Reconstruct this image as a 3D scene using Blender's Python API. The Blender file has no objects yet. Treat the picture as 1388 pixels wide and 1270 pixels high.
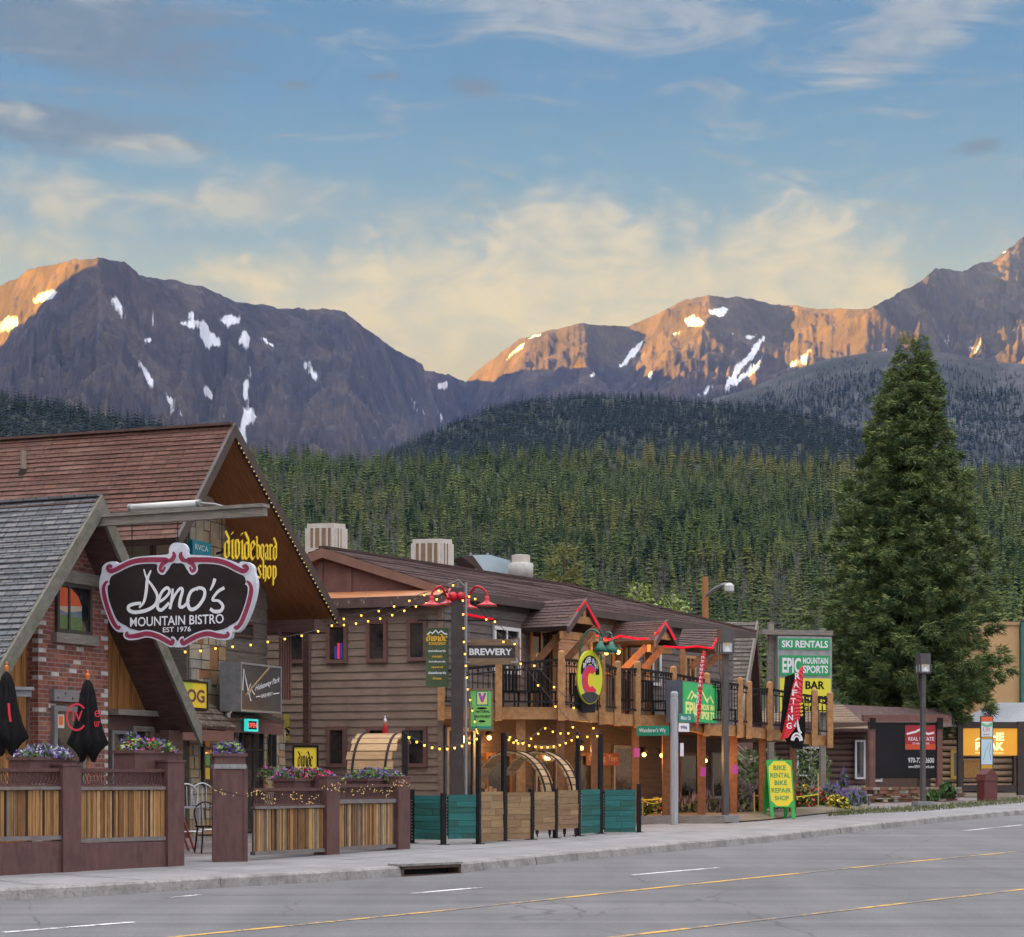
import bpy, math, random
import numpy as np
from mathutils import Vector as V
R = math.radians
random.seed(7); rng = np.random.default_rng(7)
S = bpy.context.scene; COL = S.collection
# ---------------------------------------------------------------- camera, light, exposure
FL, CX, HY, EYE = 2700.0, 694.0, 1056.0, 1.3          # focal length and horizon in photo pixels, eye height in metres
cd = bpy.data.cameras.new('camera'); cam = bpy.data.objects.new('camera', cd); COL.objects.link(cam)
cd.sensor_fit = 'HORIZONTAL'; cd.sensor_width = 36; cd.lens = 36 * FL / 1388
cd.shift_y = (HY - 635) / 1388; cd.clip_start = .5; cd.clip_end = 60000
cam.location = (0, 0, EYE); cam.rotation_euler = (R(90), 0, 0); S.camera = cam
S.view_settings.view_transform = 'Standard'; S.view_settings.look = 'None'
S.view_settings.exposure = 3.4; S.view_settings.gamma = 1.0
SUN_EL, SUN_DIR = R(5.0), V((-.93, -.36, 0)).normalized()
sl = bpy.data.lights.new('sun', 'SUN'); sun = bpy.data.objects.new('sun', sl); COL.objects.link(sun)
sl.energy = 5.0; sl.angle = R(.5); sl.color = (1.0, .46, .02)
to_sun = V((SUN_DIR.x * math.cos(SUN_EL), SUN_DIR.y * math.cos(SUN_EL), math.sin(SUN_EL)))
sun.rotation_euler = to_sun.to_track_quat('Z', 'Y').to_euler(); sun.location = (-40, -20, 40)

class N:
    """small wrapper round a node tree"""
    def __init__(s, t): s.t = t
    def n(s, typ, inp=None, **kw):
        x = s.t.nodes.new(typ)
        for k, v in kw.items(): setattr(x, k, v)
        for k, v in (inp or {}).items(): s.set(x, k, v)
        return x
    def set(s, x, k, v):
        i = x.inputs[k]
        if isinstance(v, bpy.types.NodeSocket): s.t.links.new(v, i)
        elif isinstance(v, bpy.types.Node): s.t.links.new(v.outputs[0], i)
        else: i.default_value = v
    def math(s, op, a, b=0.0, c=0.0, clamp=False):
        x = s.n('ShaderNodeMath', operation=op, use_clamp=clamp); s.set(x, 0, a); s.set(x, 1, b); s.set(x, 2, c); return x.outputs[0]
    def mix(s, f, a, b, blend='MIX'):
        x = s.n('ShaderNodeMix', data_type='RGBA', blend_type=blend)
        s.set(x, 0, f); s.set(x, 6, a); s.set(x, 7, b); return x.outputs[2]
    def mapr(s, v, a, b, c=0.0, d=1.0, smooth=False):
        x = s.n('ShaderNodeMapRange', interpolation_type='SMOOTHSTEP' if smooth else 'LINEAR')
        s.set(x, 0, v); s.set(x, 1, a); s.set(x, 2, b); s.set(x, 3, c); s.set(x, 4, d); return x.outputs[0]
    def noise(s, vec, scale, detail=5, rough=.55, dist=0.0):
        return s.n('ShaderNodeTexNoise', {'Vector': vec, 'Scale': scale, 'Detail': detail, 'Roughness': rough, 'Distortion': dist}).outputs[0]
    def ramp(s, f, stops):
        x = s.n('ShaderNodeValToRGB'); s.set(x, 0, f); e = x.color_ramp.elements
        while len(e) < len(stops): e.new(.5)
        for q, (p, c) in zip(e, stops): q.position = p; q.color = (*c[:3], 1)
        return x.outputs[0]
def C4(c): return (c[0], c[1], c[2], 1.0)
def srgb(r, g, b):
    f = lambda c: (c / 12.92 if c <= .04045 else ((c + .055) / 1.055) ** 2.4)
    return tuple(f(x / 255) for x in (r, g, b))

# world: clear dusk sky with lit clouds, everything a function of the direction looked at
W = bpy.data.worlds.new('World'); S.world = W; W.use_nodes = True
w = N(W.node_tree); W.node_tree.nodes.clear()
tc = w.n('ShaderNodeTexCoord').outputs['Generated']
sx = w.n('ShaderNodeSeparateXYZ', {0: tc})
az = w.math('ARCTAN2', sx.outputs[0], sx.outputs[1]); el = w.math('ARCSINE', sx.outputs[2])
px_ = w.math('MULTIPLY', az, 2700); py_ = w.math('MULTIPLY', el, 2700)         # about one unit per photo pixel near the view axis
vec = w.n('ShaderNodeCombineXYZ', {0: px_, 1: py_}).outputs[0]
sky = w.n('ShaderNodeTexSky', sky_type='NISHITA', sun_disc=False, sun_elevation=SUN_EL,
          sun_rotation=math.atan2(SUN_DIR.x, SUN_DIR.y), air_density=1.2, dust_density=1.2, ozone_density=2.0)
grad = w.ramp(w.mapr(py_, 380, 1300), [(0, srgb(246, 212, 138)), (.12, srgb(238, 210, 148)), (.20, srgb(220, 204, 158)), (.28, srgb(186, 192, 174)), (.36, srgb(146, 174, 184)),
              (.47, srgb(108, 160, 188)), (.58, srgb(80, 146, 190)), (1, srgb(56, 120, 172))])
gr = w.mix(1.0, C4((1, 1, 1)), grad, 'MULTIPLY')
base = w.mix(.93, w.mix(1, sky.outputs[0], C4((.1, .1, .1)), 'MULTIPLY'), gr)
n1 = w.noise(w.n('ShaderNodeMapping', {'Vector': vec, 'Scale': (.0055, .0105, 1)}).outputs[0], 1.0, 8, .58, .6)
n2 = w.noise(w.n('ShaderNodeMapping', {'Vector': vec, 'Scale': (.013, .02, 1), 'Location': (5, 2, 0)}).outputs[0], 1.0, 7, .6, .9)
nw = w.noise(w.n('ShaderNodeMapping', {'Vector': vec, 'Scale': (.0045, .019, 1), 'Rotation': (0, 0, R(14))}).outputs[0], 1.0, 9, .65, 1.6)
def blob(x, y, rx, ry, rot=0, soft=0.0):     # centre and radii in photo pixels -> direction of the sky
    m = w.n('ShaderNodeMapping', {'Vector': vec, 'Location': (x - CX, HY - y, 0), 'Rotation': (0, 0, R(rot)), 'Scale': (rx, ry, 1)}, vector_type='TEXTURE')
    l = w.n('ShaderNodeVectorMath', {0: m.outputs[0]}, operation='LENGTH').outputs['Value']
    return w.mapr(l, 1.0, soft, 0, 1, True)
def total(bs):
    t = bs[0]
    for b in bs[1:]: t = w.math('MAXIMUM', t, b)
    return t
nn = w.math('ADD', w.math('MULTIPLY', n1, .6), w.math('MULTIPLY', n2, .4))
def cloud(bs, ns, lo, hi, k=.9):
    return w.mapr(w.math('ADD', w.math('MULTIPLY', total(bs), k), w.math('MULTIPLY', w.math('SUBTRACT', ns, .5), 1.9)), lo, hi, 0, 1, True)
SKYC = [
 # (kind, list of blobs, amount)
]
cumulus = cloud([blob(1035, 395, 250, 165, 0), blob(780, 390, 230, 150, 4), blob(1120, 430, 210, 120, -18), blob(520, 430, 340, 130, 5), blob(905, 450, 460, 140, 0)], nn, .08, .56, .95)
lowband = cloud([blob(330, 300, 360, 75, 4), blob(90, 310, 280, 95, -3), blob(560, 320, 240, 70, 6), blob(420, 385, 360, 75, 3), blob(60, 370, 240, 70, 0), blob(230, 250, 240, 45, -6), blob(30, 205, 110, 30, 0)], nn, .26, .92, .8)
high = cloud([blob(745, 55, 330, 62, -9), blob(940, 70, 150, 50, -14), blob(250, 28, 170, 50, -6), blob(130, 50, 120, 30, 5), blob(1230, 100, 210, 70, 22), blob(1340, 50, 150, 50, 14), blob(50, 10, 160, 60, 0)], nw, -.02, .70, .85)
dark = cloud([blob(640, 152, 62, 20, -5), blob(520, 142, 60, 12, 3), blob(400, 156, 45, 10, 0), blob(1315, 246, 66, 16, 4), blob(150, 110, 380, 95, -4), blob(80, 220, 360, 60, 0)], nw, .06, .62, .75)
warm = w.ramp(w.mapr(py_, 500, 1000), [(0, srgb(232, 208, 150)), (.35, srgb(226, 206, 163)), (.62, srgb(214, 204, 186)), (1, srgb(192, 194, 198))])
shade = w.ramp(w.mapr(py_, 500, 1000), [(0, srgb(196, 190, 156)), (.4, srgb(160, 170, 168)), (.7, srgb(128, 150, 170)), (1, srgb(120, 146, 172))])
lit = w.mapr(w.math('ADD', w.math('MULTIPLY', n2, .6), w.math('MULTIPLY', nw, .4)), .38, .62, 0, 1, True)
cc = w.mix(w.mapr(lit, 0, 1, .35, 1), shade, warm)
c = w.mix(w.math('MULTIPLY', dark, .75), base, srgb(108, 126, 146) + (1,))
c = w.mix(w.math('MULTIPLY', high, .72), c, cc)
c = w.mix(w.math('MULTIPLY', lowband, .75), c, cc)
c = w.mix(w.math('MULTIPLY', cumulus, .92), c, w.mix(1.0, cc, C4((1.12, 1.10, 1.08)), 'MULTIPLY'))
# unseen sky overhead and behind the viewer, brightness added there to light the street
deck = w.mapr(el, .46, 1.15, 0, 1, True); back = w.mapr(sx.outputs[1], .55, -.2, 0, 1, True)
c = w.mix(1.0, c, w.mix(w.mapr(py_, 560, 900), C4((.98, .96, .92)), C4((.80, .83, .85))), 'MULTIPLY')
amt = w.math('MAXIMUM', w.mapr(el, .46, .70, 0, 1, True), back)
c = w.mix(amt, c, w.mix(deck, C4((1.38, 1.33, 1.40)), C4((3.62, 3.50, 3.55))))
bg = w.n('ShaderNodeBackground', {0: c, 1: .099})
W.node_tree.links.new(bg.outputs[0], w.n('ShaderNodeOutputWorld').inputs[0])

# ---------------------------------------------------------------- helpers
def P(px, py, d): return V(((px - CX) / FL * d, d, EYE + (HY - py) / FL * d))
def G(y):
    y = min(y, 95.0)
    return .015 * (y - 30)
def gpt(px, py, off=0.0):                  # where the sight line of a photo pixel meets the ground
    k = (HY - py) / FL                     # EYE + k*y = .015*(y-30)+off
    y = (-.45 + off - EYE) / (k - .015)
    return V(((px - CX) / FL * y, y, G(y) + off))
class F:
    """upright frame: o origin, u to the right along the face, n out of it, z up"""
    def __init__(s, o, u=(1, 0)):
        s.o = V(o); s.u = V((u[0], u[1], 0)).normalized(); s.n = V((s.u.y, -s.u.x, 0))
    def pt(s, u, n, z): return s.o + s.u * u + s.n * n + V((0, 0, z))
    def hit(s, px, py, n=0.0):
        d = V(((px - CX) / FL, 1, (HY - py) / FL)); c = V((0, 0, EYE)); o = s.o + s.n * n
        p = c + d * ((o - c).dot(s.n) / d.dot(s.n)) - s.o
        return (p.dot(s.u), p.z)
    def at(s, u, n=0, z=0, turn=None): return F(s.pt(u, n, z), turn or (s.u.x, s.u.y))
class SF(F):                               # the same face, with lines of writing that climb
    k = .0; c = 0.0
    def pt(s, u, n, z): return F.pt(s, u, n, z + s.k * (u - s.c))
WORLD = F((0, 0, 0))
class MB:
    def __init__(s): s.v = []; s.f = []; s.m = []
    def add(s, pts, faces, m=0):
        b = len(s.v); s.v += [tuple(p) for p in pts]
        for f in faces: s.f.append([b + i for i in f]); s.m.append(m)
    def quad(s, *p, m=0): s.add(p, [tuple(range(len(p)))], m)
    def hexa(s, p, m=0): s.add(p, [(0, 3, 2, 1), (4, 5, 6, 7), (0, 1, 5, 4), (1, 2, 6, 5), (2, 3, 7, 6), (3, 0, 4, 7)], m)
    def box(s, f, u0, u1, n0, n1, z0, z1, m=0):
        s.hexa([f.pt(u0, n1, z0), f.pt(u1, n1, z0), f.pt(u1, n0, z0), f.pt(u0, n0, z0),
                f.pt(u0, n1, z1), f.pt(u1, n1, z1), f.pt(u1, n0, z1), f.pt(u0, n0, z1)], m)
    def prism(s, f, poly, n0, n1, m=0, side=None):
        k = len(poly); a = [f.pt(u, n1, z) for u, z in poly]; b = [f.pt(u, n0, z) for u, z in poly]
        ar = sum(poly[i][0] * poly[(i + 1) % k][1] - poly[(i + 1) % k][0] * poly[i][1] for i in range(k))
        if ar < 0: a.reverse(); b.reverse()
        s.add(a, [tuple(range(k))], m); s.add(b, [tuple(range(k - 1, -1, -1))], m)
        s.add(a + b, [(i, k + i, k + (i + 1) % k, (i + 1) % k) for i in range(k)], m if side is None else side)
    def beam(s, a, b, w, h, m=0):          # rectangular bar from a to b
        a, b = V(a), V(b); d = (b - a).normalized(); up = V((0, 0, 1)) if abs(d.z) < .95 else V((0, 1, 0))
        x = d.cross(up).normalized() * (w / 2); y = x.cross(d).normalized() * (h / 2)
        s.hexa([a - x - y, a + x - y, a + x + y, a - x + y, b - x - y, b + x - y, b + x + y, b - x + y], m)
    def tube(s, pts, r, seg=6, m=0, cap=True):
        pts = [V(p) for p in pts]; k = len(pts); rs = r if isinstance(r, (list, tuple)) else [r] * k; b = []
        for i, p in enumerate(pts):
            d = (pts[min(i + 1, k - 1)] - pts[max(i - 1, 0)]).normalized()
            up = V((0, 0, 1)) if abs(d.z) < .9 else V((0, 1, 0))
            x = d.cross(up).normalized(); y = x.cross(d).normalized()
            b += [p + (x * math.cos(2 * math.pi * j / seg) + y * math.sin(2 * math.pi * j / seg)) * rs[i] for j in range(seg)]
        fs = [(i * seg + j, i * seg + (j + 1) % seg, (i + 1) * seg + (j + 1) % seg, (i + 1) * seg + j) for i in range(k - 1) for j in range(seg)]
        if cap: fs += [tuple(range(seg - 1, -1, -1)), tuple(range((k - 1) * seg, k * seg))]
        s.add(b, fs, m)
    def lathe(s, c, prof, seg=12, m=0, axis=None):
        c = V(c); k = len(prof); a = V(axis or (0, 0, 1)).normalized(); up = V((1, 0, 0)) if abs(a.x) < .9 else V((0, 1, 0))
        x = a.cross(up).normalized(); y = a.cross(x)
        b = [c + a * z + (x * math.cos(2 * math.pi * j / seg) + y * math.sin(2 * math.pi * j / seg)) * max(r, .0005) for r, z in prof for j in range(seg)]
        s.add(b, [(i * seg + j, i * seg + (j + 1) % seg, (i + 1) * seg + (j + 1) % seg, (i + 1) * seg + j) for i in range(k - 1) for j in range(seg)]
              + [tuple(range(seg - 1, -1, -1)), tuple(range((k - 1) * seg, k * seg))], m)
    def ball(s, c, r, m=0, seg=8, rings=5, sq=1.0):
        s.lathe(c, [(r * math.sin(math.pi * i / rings), -r * sq * math.cos(math.pi * i / rings)) for i in range(rings + 1)], seg, m)
    def ribbon(s, f, pts, w, n=.004, m=0, nib=None, smooth=0, closed=False):   # flat pen stroke on a face; nib=(du,dz) writes with a broad nib
        if smooth: pts = spline(pts, smooth)
        k = len(pts)
        if nib:
            for i in range(k - 1):
                (a, b), (c, d) = pts[i], pts[i + 1]
                q = [(a - nib[0], b - nib[1]), (a + nib[0], b + nib[1]), (c + nib[0], d + nib[1]), (c - nib[0], d - nib[1])]
                s.quad(*[f.pt(x, n, y) for x, y in q], m=m)
            return
        ws = w if isinstance(w, (list, tuple)) else [w] * k; L = []; Rr = []
        if isinstance(w, (list, tuple)) and len(w) != k: ws = [float(np.interp(i / (k - 1), np.linspace(0, 1, len(w)), w)) for i in range(k)]
        for i, p in enumerate(pts):
            a = pts[(i - 1) % k if closed else max(i - 1, 0)]; b = pts[(i + 1) % k if closed else min(i + 1, k - 1)]
            dx, dz = b[0] - a[0], b[1] - a[1]; l = math.hypot(dx, dz) or 1
            L.append(f.pt(p[0] - dz / l * ws[i] / 2, n, p[1] + dx / l * ws[i] / 2)); Rr.append(f.pt(p[0] + dz / l * ws[i] / 2, n, p[1] - dx / l * ws[i] / 2))
        s.add(L + Rr, [(i, k + i, k + (i + 1) % k, (i + 1) % k) for i in range(k if closed else k - 1)], m)
    def text(s, f, txt, u0, z0, u1, z1, n=.004, m=0, bold=.0, depth=0.0):      # words fitted into a box on a face
        vs, fs = glyphs(txt, bold); a = np.array(vs); lo, hi = a.min(0), a.max(0); sc = (hi - lo); sc[sc < 1e-6] = 1
        q = [(u0 + (x - lo[0]) / sc[0] * (u1 - u0), z0 + (y - lo[1]) / sc[1] * (z1 - z0)) for x, y in vs]
        s.add([f.pt(x, n, y) for x, y in q], fs, m)
    def build(s, name, mats, parent=None, smooth=False, **props):
        o_ = V(parent['_o']) if parent is not None and '_o' in parent else V((0, 0, 0))
        me = bpy.data.meshes.new(name); va = np.array(s.v, dtype=np.float64).reshape(-1, 3)
        me.from_pydata((va - np.array(o_)).tolist(), [], s.f)
        for q in (mats if isinstance(mats, (list, tuple)) else [mats]): me.materials.append(q)
        me.polygons.foreach_set('material_index', s.m)
        uv_box(me, o_)
        if smooth: me.polygons.foreach_set('use_smooth', [True] * len(s.f))
        ob = bpy.data.objects.new(name, me); COL.objects.link(ob)
        if parent is not None: ob.parent = parent
        ob['_o'] = tuple(o_)
        for k, v in props.items(): ob[k] = v
        return ob
def uv_box(me, o_):                        # metres along and up every face
    nv = len(me.vertices); co = np.empty(nv * 3); me.vertices.foreach_get('co', co); co = co.reshape(-1, 3) + np.array(o_)
    npo = len(me.polygons); nr = np.empty(npo * 3); me.polygons.foreach_get('normal', nr); nr = nr.reshape(-1, 3)
    t = np.stack([-nr[:, 1], nr[:, 0], np.zeros(npo)], 1); l = np.linalg.norm(t, axis=1); flat = l < .15
    t[flat] = (1, 0, 0); l[flat] = 1; t /= l[:, None]; b = np.cross(nr, t); b[flat] = (0, 1, 0)
    lt = np.empty(npo, dtype=np.int32); me.polygons.foreach_get('loop_total', lt)
    li = np.empty(len(me.loops), dtype=np.int32); me.loops.foreach_get('vertex_index', li); pi = np.repeat(np.arange(npo), lt)
    p = co[li]; uv = np.stack([(p * t[pi]).sum(1), (p * b[pi]).sum(1)], 1)
    me.uv_layers.new(name='UVMap').data.foreach_set('uv', uv.astype(np.float32).ravel())
def spline(pts, k=6):
    out = []; n = len(pts)
    for i in range(n - 1):
        p0, p1, p2, p3 = [np.array(pts[min(max(j, 0), n - 1)], float) for j in (i - 1, i, i + 1, i + 2)]
        for t in np.linspace(0, 1, k, endpoint=False):
            out.append(tuple(.5 * (2 * p1 + (p2 - p0) * t + (2 * p0 - 5 * p1 + 4 * p2 - p3) * t * t + (3 * p1 - p0 - 3 * p2 + p3) * t ** 3)))
    return out + [tuple(pts[-1])]
_gl = {}
def glyphs(txt, bold=0.0):
    if (txt, bold) not in _gl:
        cu = bpy.data.curves.new('writing', 'FONT'); cu.body = txt.lstrip('/'); cu.shear = .35 if txt[0] == '/' else 0; cu.offset = bold; cu.resolution_u = 3; cu.align_x = 'CENTER'; cu.space_line = .95
        ob = bpy.data.objects.new('writing', cu); COL.objects.link(ob); me = bpy.data.meshes.new_from_object(ob)
        _gl[txt, bold] = ([(v.co.x, v.co.y) for v in me.vertices], [tuple(p.vertices) for p in me.polygons])
        bpy.data.objects.remove(ob); bpy.data.curves.remove(cu); bpy.data.meshes.remove(me)
    return _gl[txt, bold]
def T(name, label, cat, loc=(0, 0, 0), group=None):
    o = bpy.data.objects.new(name, None); COL.objects.link(o); o.location = loc; o.empty_display_size = .2
    o['label'] = label; o['category'] = cat; o['_o'] = tuple(loc)
    if group: o['group'] = group
    return o
def tag(o, label, cat, group=None):
    o['label'] = label; o['category'] = cat
    if group: o['group'] = group
    return o
def dup(o, loc, label=None, rz=0.0, parent=None):
    c = o.copy(); COL.objects.link(c)
    if parent is None: c.location = loc; c.rotation_euler.z = rz
    else: c.parent = parent
    if label: c['label'] = label
    for ch in o.children: dup(ch, None, None, 0, c)
    return c

# ---------------------------------------------------------------- materials
_mats = {}
def M(name, c1, c2=None, rough=.75, scale=3.0, detail=6, stretch=(1, 1, 1), bump=0.0, metal=0.0, coords='UV', lo=.35, hi=.65, fine=None, emit=None, es=0.0, spec=.4, alpha=None, pat=None, dirt=None, **k):
    if name in _mats: return _mats[name]
    m = bpy.data.materials.new(name); m.use_nodes = True; t = N(m.node_tree); m.node_tree.nodes.clear()
    tcn = t.n('ShaderNodeTexCoord'); co = tcn.outputs['UV'] if coords == 'UV' else tcn.outputs['Object'] if coords == 'Object' else t.n('ShaderNodeNewGeometry').outputs['Position']
    mp = t.n('ShaderNodeMapping', {'Vector': co, 'Scale': stretch}).outputs[0]
    bs = t.n('ShaderNodeBsdfPrincipled', {'Roughness': rough, 'Metallic': metal, 'Specular IOR Level': spec})
    c = C4(c1); h = None
    if c2 is not None:
        f = t.noise(mp, scale, detail, .6); h = f
        c = t.mix(t.mapr(f, lo, hi, 0, 1), C4(c1), C4(c2))
    if pat: c, h = pat(t, co, c, h)
    if dirt:                              # worn, stained patches: (colour, scale, low, high)
        c = t.mix(t.mapr(t.noise(co, dirt[1], 7, .65), dirt[2], dirt[3], 0, 1), c, C4(dirt[0]))
    t.set(bs, 'Base Color', c)
    if bump and h is not None:
        t.set(bs, 'Normal', t.n('ShaderNodeBump', {'Height': h, 'Strength': bump, 'Distance': k.get('bd', .02)}))
    if emit is not None: t.set(bs, 'Emission Color', C4(emit)); t.set(bs, 'Emission Strength', es)
    m.node_tree.links.new(bs.outputs[0], t.n('ShaderNodeOutputMaterial').inputs[0]); _mats[name] = m
    return m
def shingle_pat(w_, h_, tones, k=1.0, mort=.012, md=.35):
    def f(t, co, c, h):
        b = t.n('ShaderNodeTexBrick', {'Vector': co, 'Scale': 1.0, 'Mortar Size': mort, 'Mortar Smooth': .3, 'Brick Width': w_, 'Row Height': h_, 'Color1': (0, 0, 0, 1), 'Color2': (1, 1, 1, 1), 'Bias': 0.0}, offset=.5)
        s_ = t.ramp(b.outputs[0], [(i / (len(tones) - 1), q) for i, q in enumerate(tones)])
        s_ = t.mix(.35, s_, t.mix(1, s_, t.mapr(t.noise(co, 14, 5), .3, .7, .55, 1.35), 'MULTIPLY'))
        s_ = t.mix(b.outputs[1], s_, C4([x * md for x in tones[0]]))
        hh = t.math('SUBTRACT', 1.0, b.outputs[1]); hh = t.math('ADD', hh, t.math('MULTIPLY', t.noise(co, 25, 4), .4))
        return s_, hh
    return f
def streak_pat(tones, sx_=9, sy=.7):      # weathered vertical boards
    def f(t, co, c, h):
        n = t.noise(t.n('ShaderNodeMapping', {'Vector': co, 'Scale': (sx_, sy, 1)}).outputs[0], 1.0, 8, .62)
        return t.ramp(t.mapr(n, .3, .7), [(i / (len(tones) - 1), q) for i, q in enumerate(tones)]), n
    return f
# ---------------------------------------------------------------- terrain
def vnoise(x, y, seed=0):
    xi = np.floor(x).astype(np.int64); yi = np.floor(y).astype(np.int64); fx = x - xi; fy = y - yi
    fx = fx * fx * (3 - 2 * fx); fy = fy * fy * (3 - 2 * fy)
    def hsh(a, b):
        h = (a * 374761393 + b * 668265263 + seed * 1442695041) & 0xffffffff
        h = ((h ^ (h >> 13)) * 1274126177) & 0xffffffff
        return ((h ^ (h >> 16)) & 0xffff) / 65535.0
    return (hsh(xi, yi) * (1 - fx) + hsh(xi + 1, yi) * fx) * (1 - fy) + (hsh(xi, yi + 1) * (1 - fx) + hsh(xi + 1, yi + 1) * fx) * fy
def fbm(x, y, o=5, seed=0, ridge=False, g=.5):
    a = 1.0; t = np.zeros_like(x); s = 0
    for i in range(o):
        n = vnoise(x, y, seed + i); n = 1 - np.abs(2 * n - 1) if ridge else n
        t += a * n; s += a; a *= g; x = x * 2.03 + 11.7; y = y * 2.03 + 3.1
    return t / s
def interp(x, pts): return np.interp(x, [p[0] for p in pts], [p[1] for p in pts])
def grid_mesh(name, X, Y, Z, mats, attr=None, smooth=True):
    r, c = X.shape; me = bpy.data.meshes.new(name)
    co = np.stack([X, Y, Z], -1).reshape(-1, 3); i = np.arange(r * c).reshape(r, c)
    q = np.stack([i[:-1, :-1], i[:-1, 1:], i[1:, 1:], i[1:, :-1]], -1).reshape(-1, 4)
    raw_mesh(me, co, q.ravel(), 4)
    me.materials.append(mats)
    if smooth: me.polygons.foreach_set('use_smooth', [True] * len(q))
    for k, a in (attr or {}).items(): me.attributes.new(k, 'FLOAT', 'POINT').data.foreach_set('value', a.astype(np.float32).ravel())
    ob = bpy.data.objects.new(name, me); COL.objects.link(ob); ob['kind'] = 'structure'
    return ob
def raw_mesh(me, co, loops, k):
    me.vertices.add(len(co)); me.vertices.foreach_set('co', np.asarray(co, np.float32).ravel())
    n = len(loops) // k; me.loops.add(len(loops)); me.loops.foreach_set('vertex_index', np.asarray(loops, np.int32))
    me.polygons.add(n); me.polygons.foreach_set('loop_start', np.arange(0, len(loops), k, dtype=np.int32))
    me.update(calc_edges=True)
def mat_rock():
    m = bpy.data.materials.new('alpine_rock'); m.use_nodes = True; t = N(m.node_tree); m.node_tree.nodes.clear()
    p = t.n('ShaderNodeNewGeometry').outputs['Position']
    a = t.noise(p, .004, 9, .65); b = t.noise(p, .02, 6, .7); q = t.noise(t.n('ShaderNodeMapping', {'Vector': p, 'Scale': (1, 1, .35)}).outputs[0], .012, 8, .68)
    c = t.ramp(t.mapr(a, .3, .7), [(0, (.030, .029, .032)), (.5, (.060, .053, .050)), (1, (.115, .088, .068))])
    c = t.mix(t.mapr(b, .42, .62, 0, .55), c, C4((.036, .035, .041)))
    c = t.mix(t.mapr(q, .55, .7, 0, .5), c, C4((.10, .078, .062)))
    sn = t.n('ShaderNodeAttribute', attribute_name='snow').outputs['Fac']
    s_ = t.mapr(t.math('ADD', sn, t.math('MULTIPLY', t.math('SUBTRACT', b, .5), 1.1)), .26, .58, 0, 1)
    c = t.mix(s_, c, C4((.58, .61, .66)))
    bp = t.n('ShaderNodeBump', {'Height': t.math('ADD', q, t.math('MULTIPLY', b, .5)), 'Strength': .7, 'Distance': 40.0})
    bs = t.n('ShaderNodeBsdfPrincipled', {'Base Color': c, 'Roughness': .95, 'Specular IOR Level': .1, 'Normal': bp})
    m.node_tree.links.new(bs.outputs[0], t.n('ShaderNodeOutputMaterial').inputs[0]); return m
ROCK = mat_rock()
SIL = [(-260, 440), (-120, 410), (0, 386), (40, 366), (95, 353), (135, 349), (168, 354), (188, 372), (235, 381), (275, 386), (320, 410), (350, 413), (385, 418), (440, 417), (470, 425), (490, 440), (510, 455), (535, 472), (572, 492), (576, 502), (608, 506), (632, 516),
       (660, 492), (700, 463), (740, 447), (790, 438), (850, 444), (890, 424), (930, 405), (965, 400), (1000, 401), (1060, 412), (1120, 419), (1175, 419), (1210, 401), (1255, 375), (1268, 365), (1310, 366), (1325, 357), (1345, 351), (1388, 322), (1460, 300), (1620, 330)]
DEP = [(-260, 9000), (128, 6000), (300, 7000), (470, 7600), (632, 9600), (700, 8900), (790, 8700), (850, 9100), (960, 8500), (1060, 8900), (1180, 7900), (1255, 8700), (1345, 9900), (1372, 9800), (1400, 10300), (1620, 11500)]
SNOW = [[(150, 405), (158, 404), (172, 426), (160, 422)], [(243, 437), (262, 433), (276, 435), (300, 468), (288, 471), (274, 465), (270, 441), (255, 443)], [(252, 427), (265, 424), (262, 433)], [(300, 436), (312, 428), (328, 432), (318, 441), (308, 440)],
        [(324, 453), (334, 450), (339, 460), (334, 467), (324, 464)], [(348, 452), (358, 458), (372, 470), (362, 465)], [(179, 480), (186, 484), (210, 520), (204, 518)], [(220, 532), (226, 534), (248, 568), (242, 566)],
        [(275, 530), (282, 522), (288, 538), (282, 541)], [(298, 556), (304, 556), (308, 572)], [(336, 500), (342, 500), (340, 515), (336, 510)], [(332, 518), (338, 514), (336, 542), (330, 538)], [(328, 560), (338, 552), (348, 563), (338, 575), (328, 572)], [(326, 578), (338, 576), (328, 586)], [(318, 584), (326, 582), (334, 600), (326, 596)],
        [(408, 492), (413, 494), (434, 515), (428, 514)], [(484, 508), (490, 510), (500, 518)], [(552, 540), (560, 545), (576, 560), (568, 558)], [(590, 558), (602, 566), (598, 570)], [(594, 520), (606, 518), (606, 525), (596, 526)], [(192, 462), (206, 458), (202, 466)],
        [(38, 410), (62, 394), (82, 396), (70, 408)], [(0, 440), (14, 428), (30, 430), (18, 444), (0, 446)], [(205, 430), (212, 424), (208, 440)],
        [(682, 492), (706, 468), (712, 466), (700, 478)], [(716, 460), (734, 450), (726, 458)], [(838, 497), (866, 464), (874, 461), (862, 482), (844, 498)], [(924, 432), (940, 428), (955, 436), (940, 442)], [(955, 424), (982, 416), (992, 418), (975, 428)], [(906, 456), (922, 448), (914, 456)], [(878, 508), (884, 504), (884, 514)],
        [(980, 528), (996, 498), (1016, 478), (1036, 452), (1030, 474), (1008, 496), (992, 524)], [(990, 524), (1022, 496), (1040, 482), (1030, 496), (1000, 522)], [(990, 448), (996, 452), (998, 462)], [(1008, 458), (1024, 452), (1018, 460)], [(1064, 499), (1086, 484), (1104, 477), (1090, 490), (1066, 500)], [(942, 536), (962, 522), (966, 520), (956, 534)],
        [(1275, 462), (1292, 460), (1292, 467), (1280, 466)], [(1312, 470), (1330, 467), (1324, 475)], [(800, 510), (806, 506), (804, 512)], [(1350, 346), (1364, 340), (1360, 346)], [(1172, 481), (1196, 478), (1210, 481), (1190, 483)]]
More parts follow.
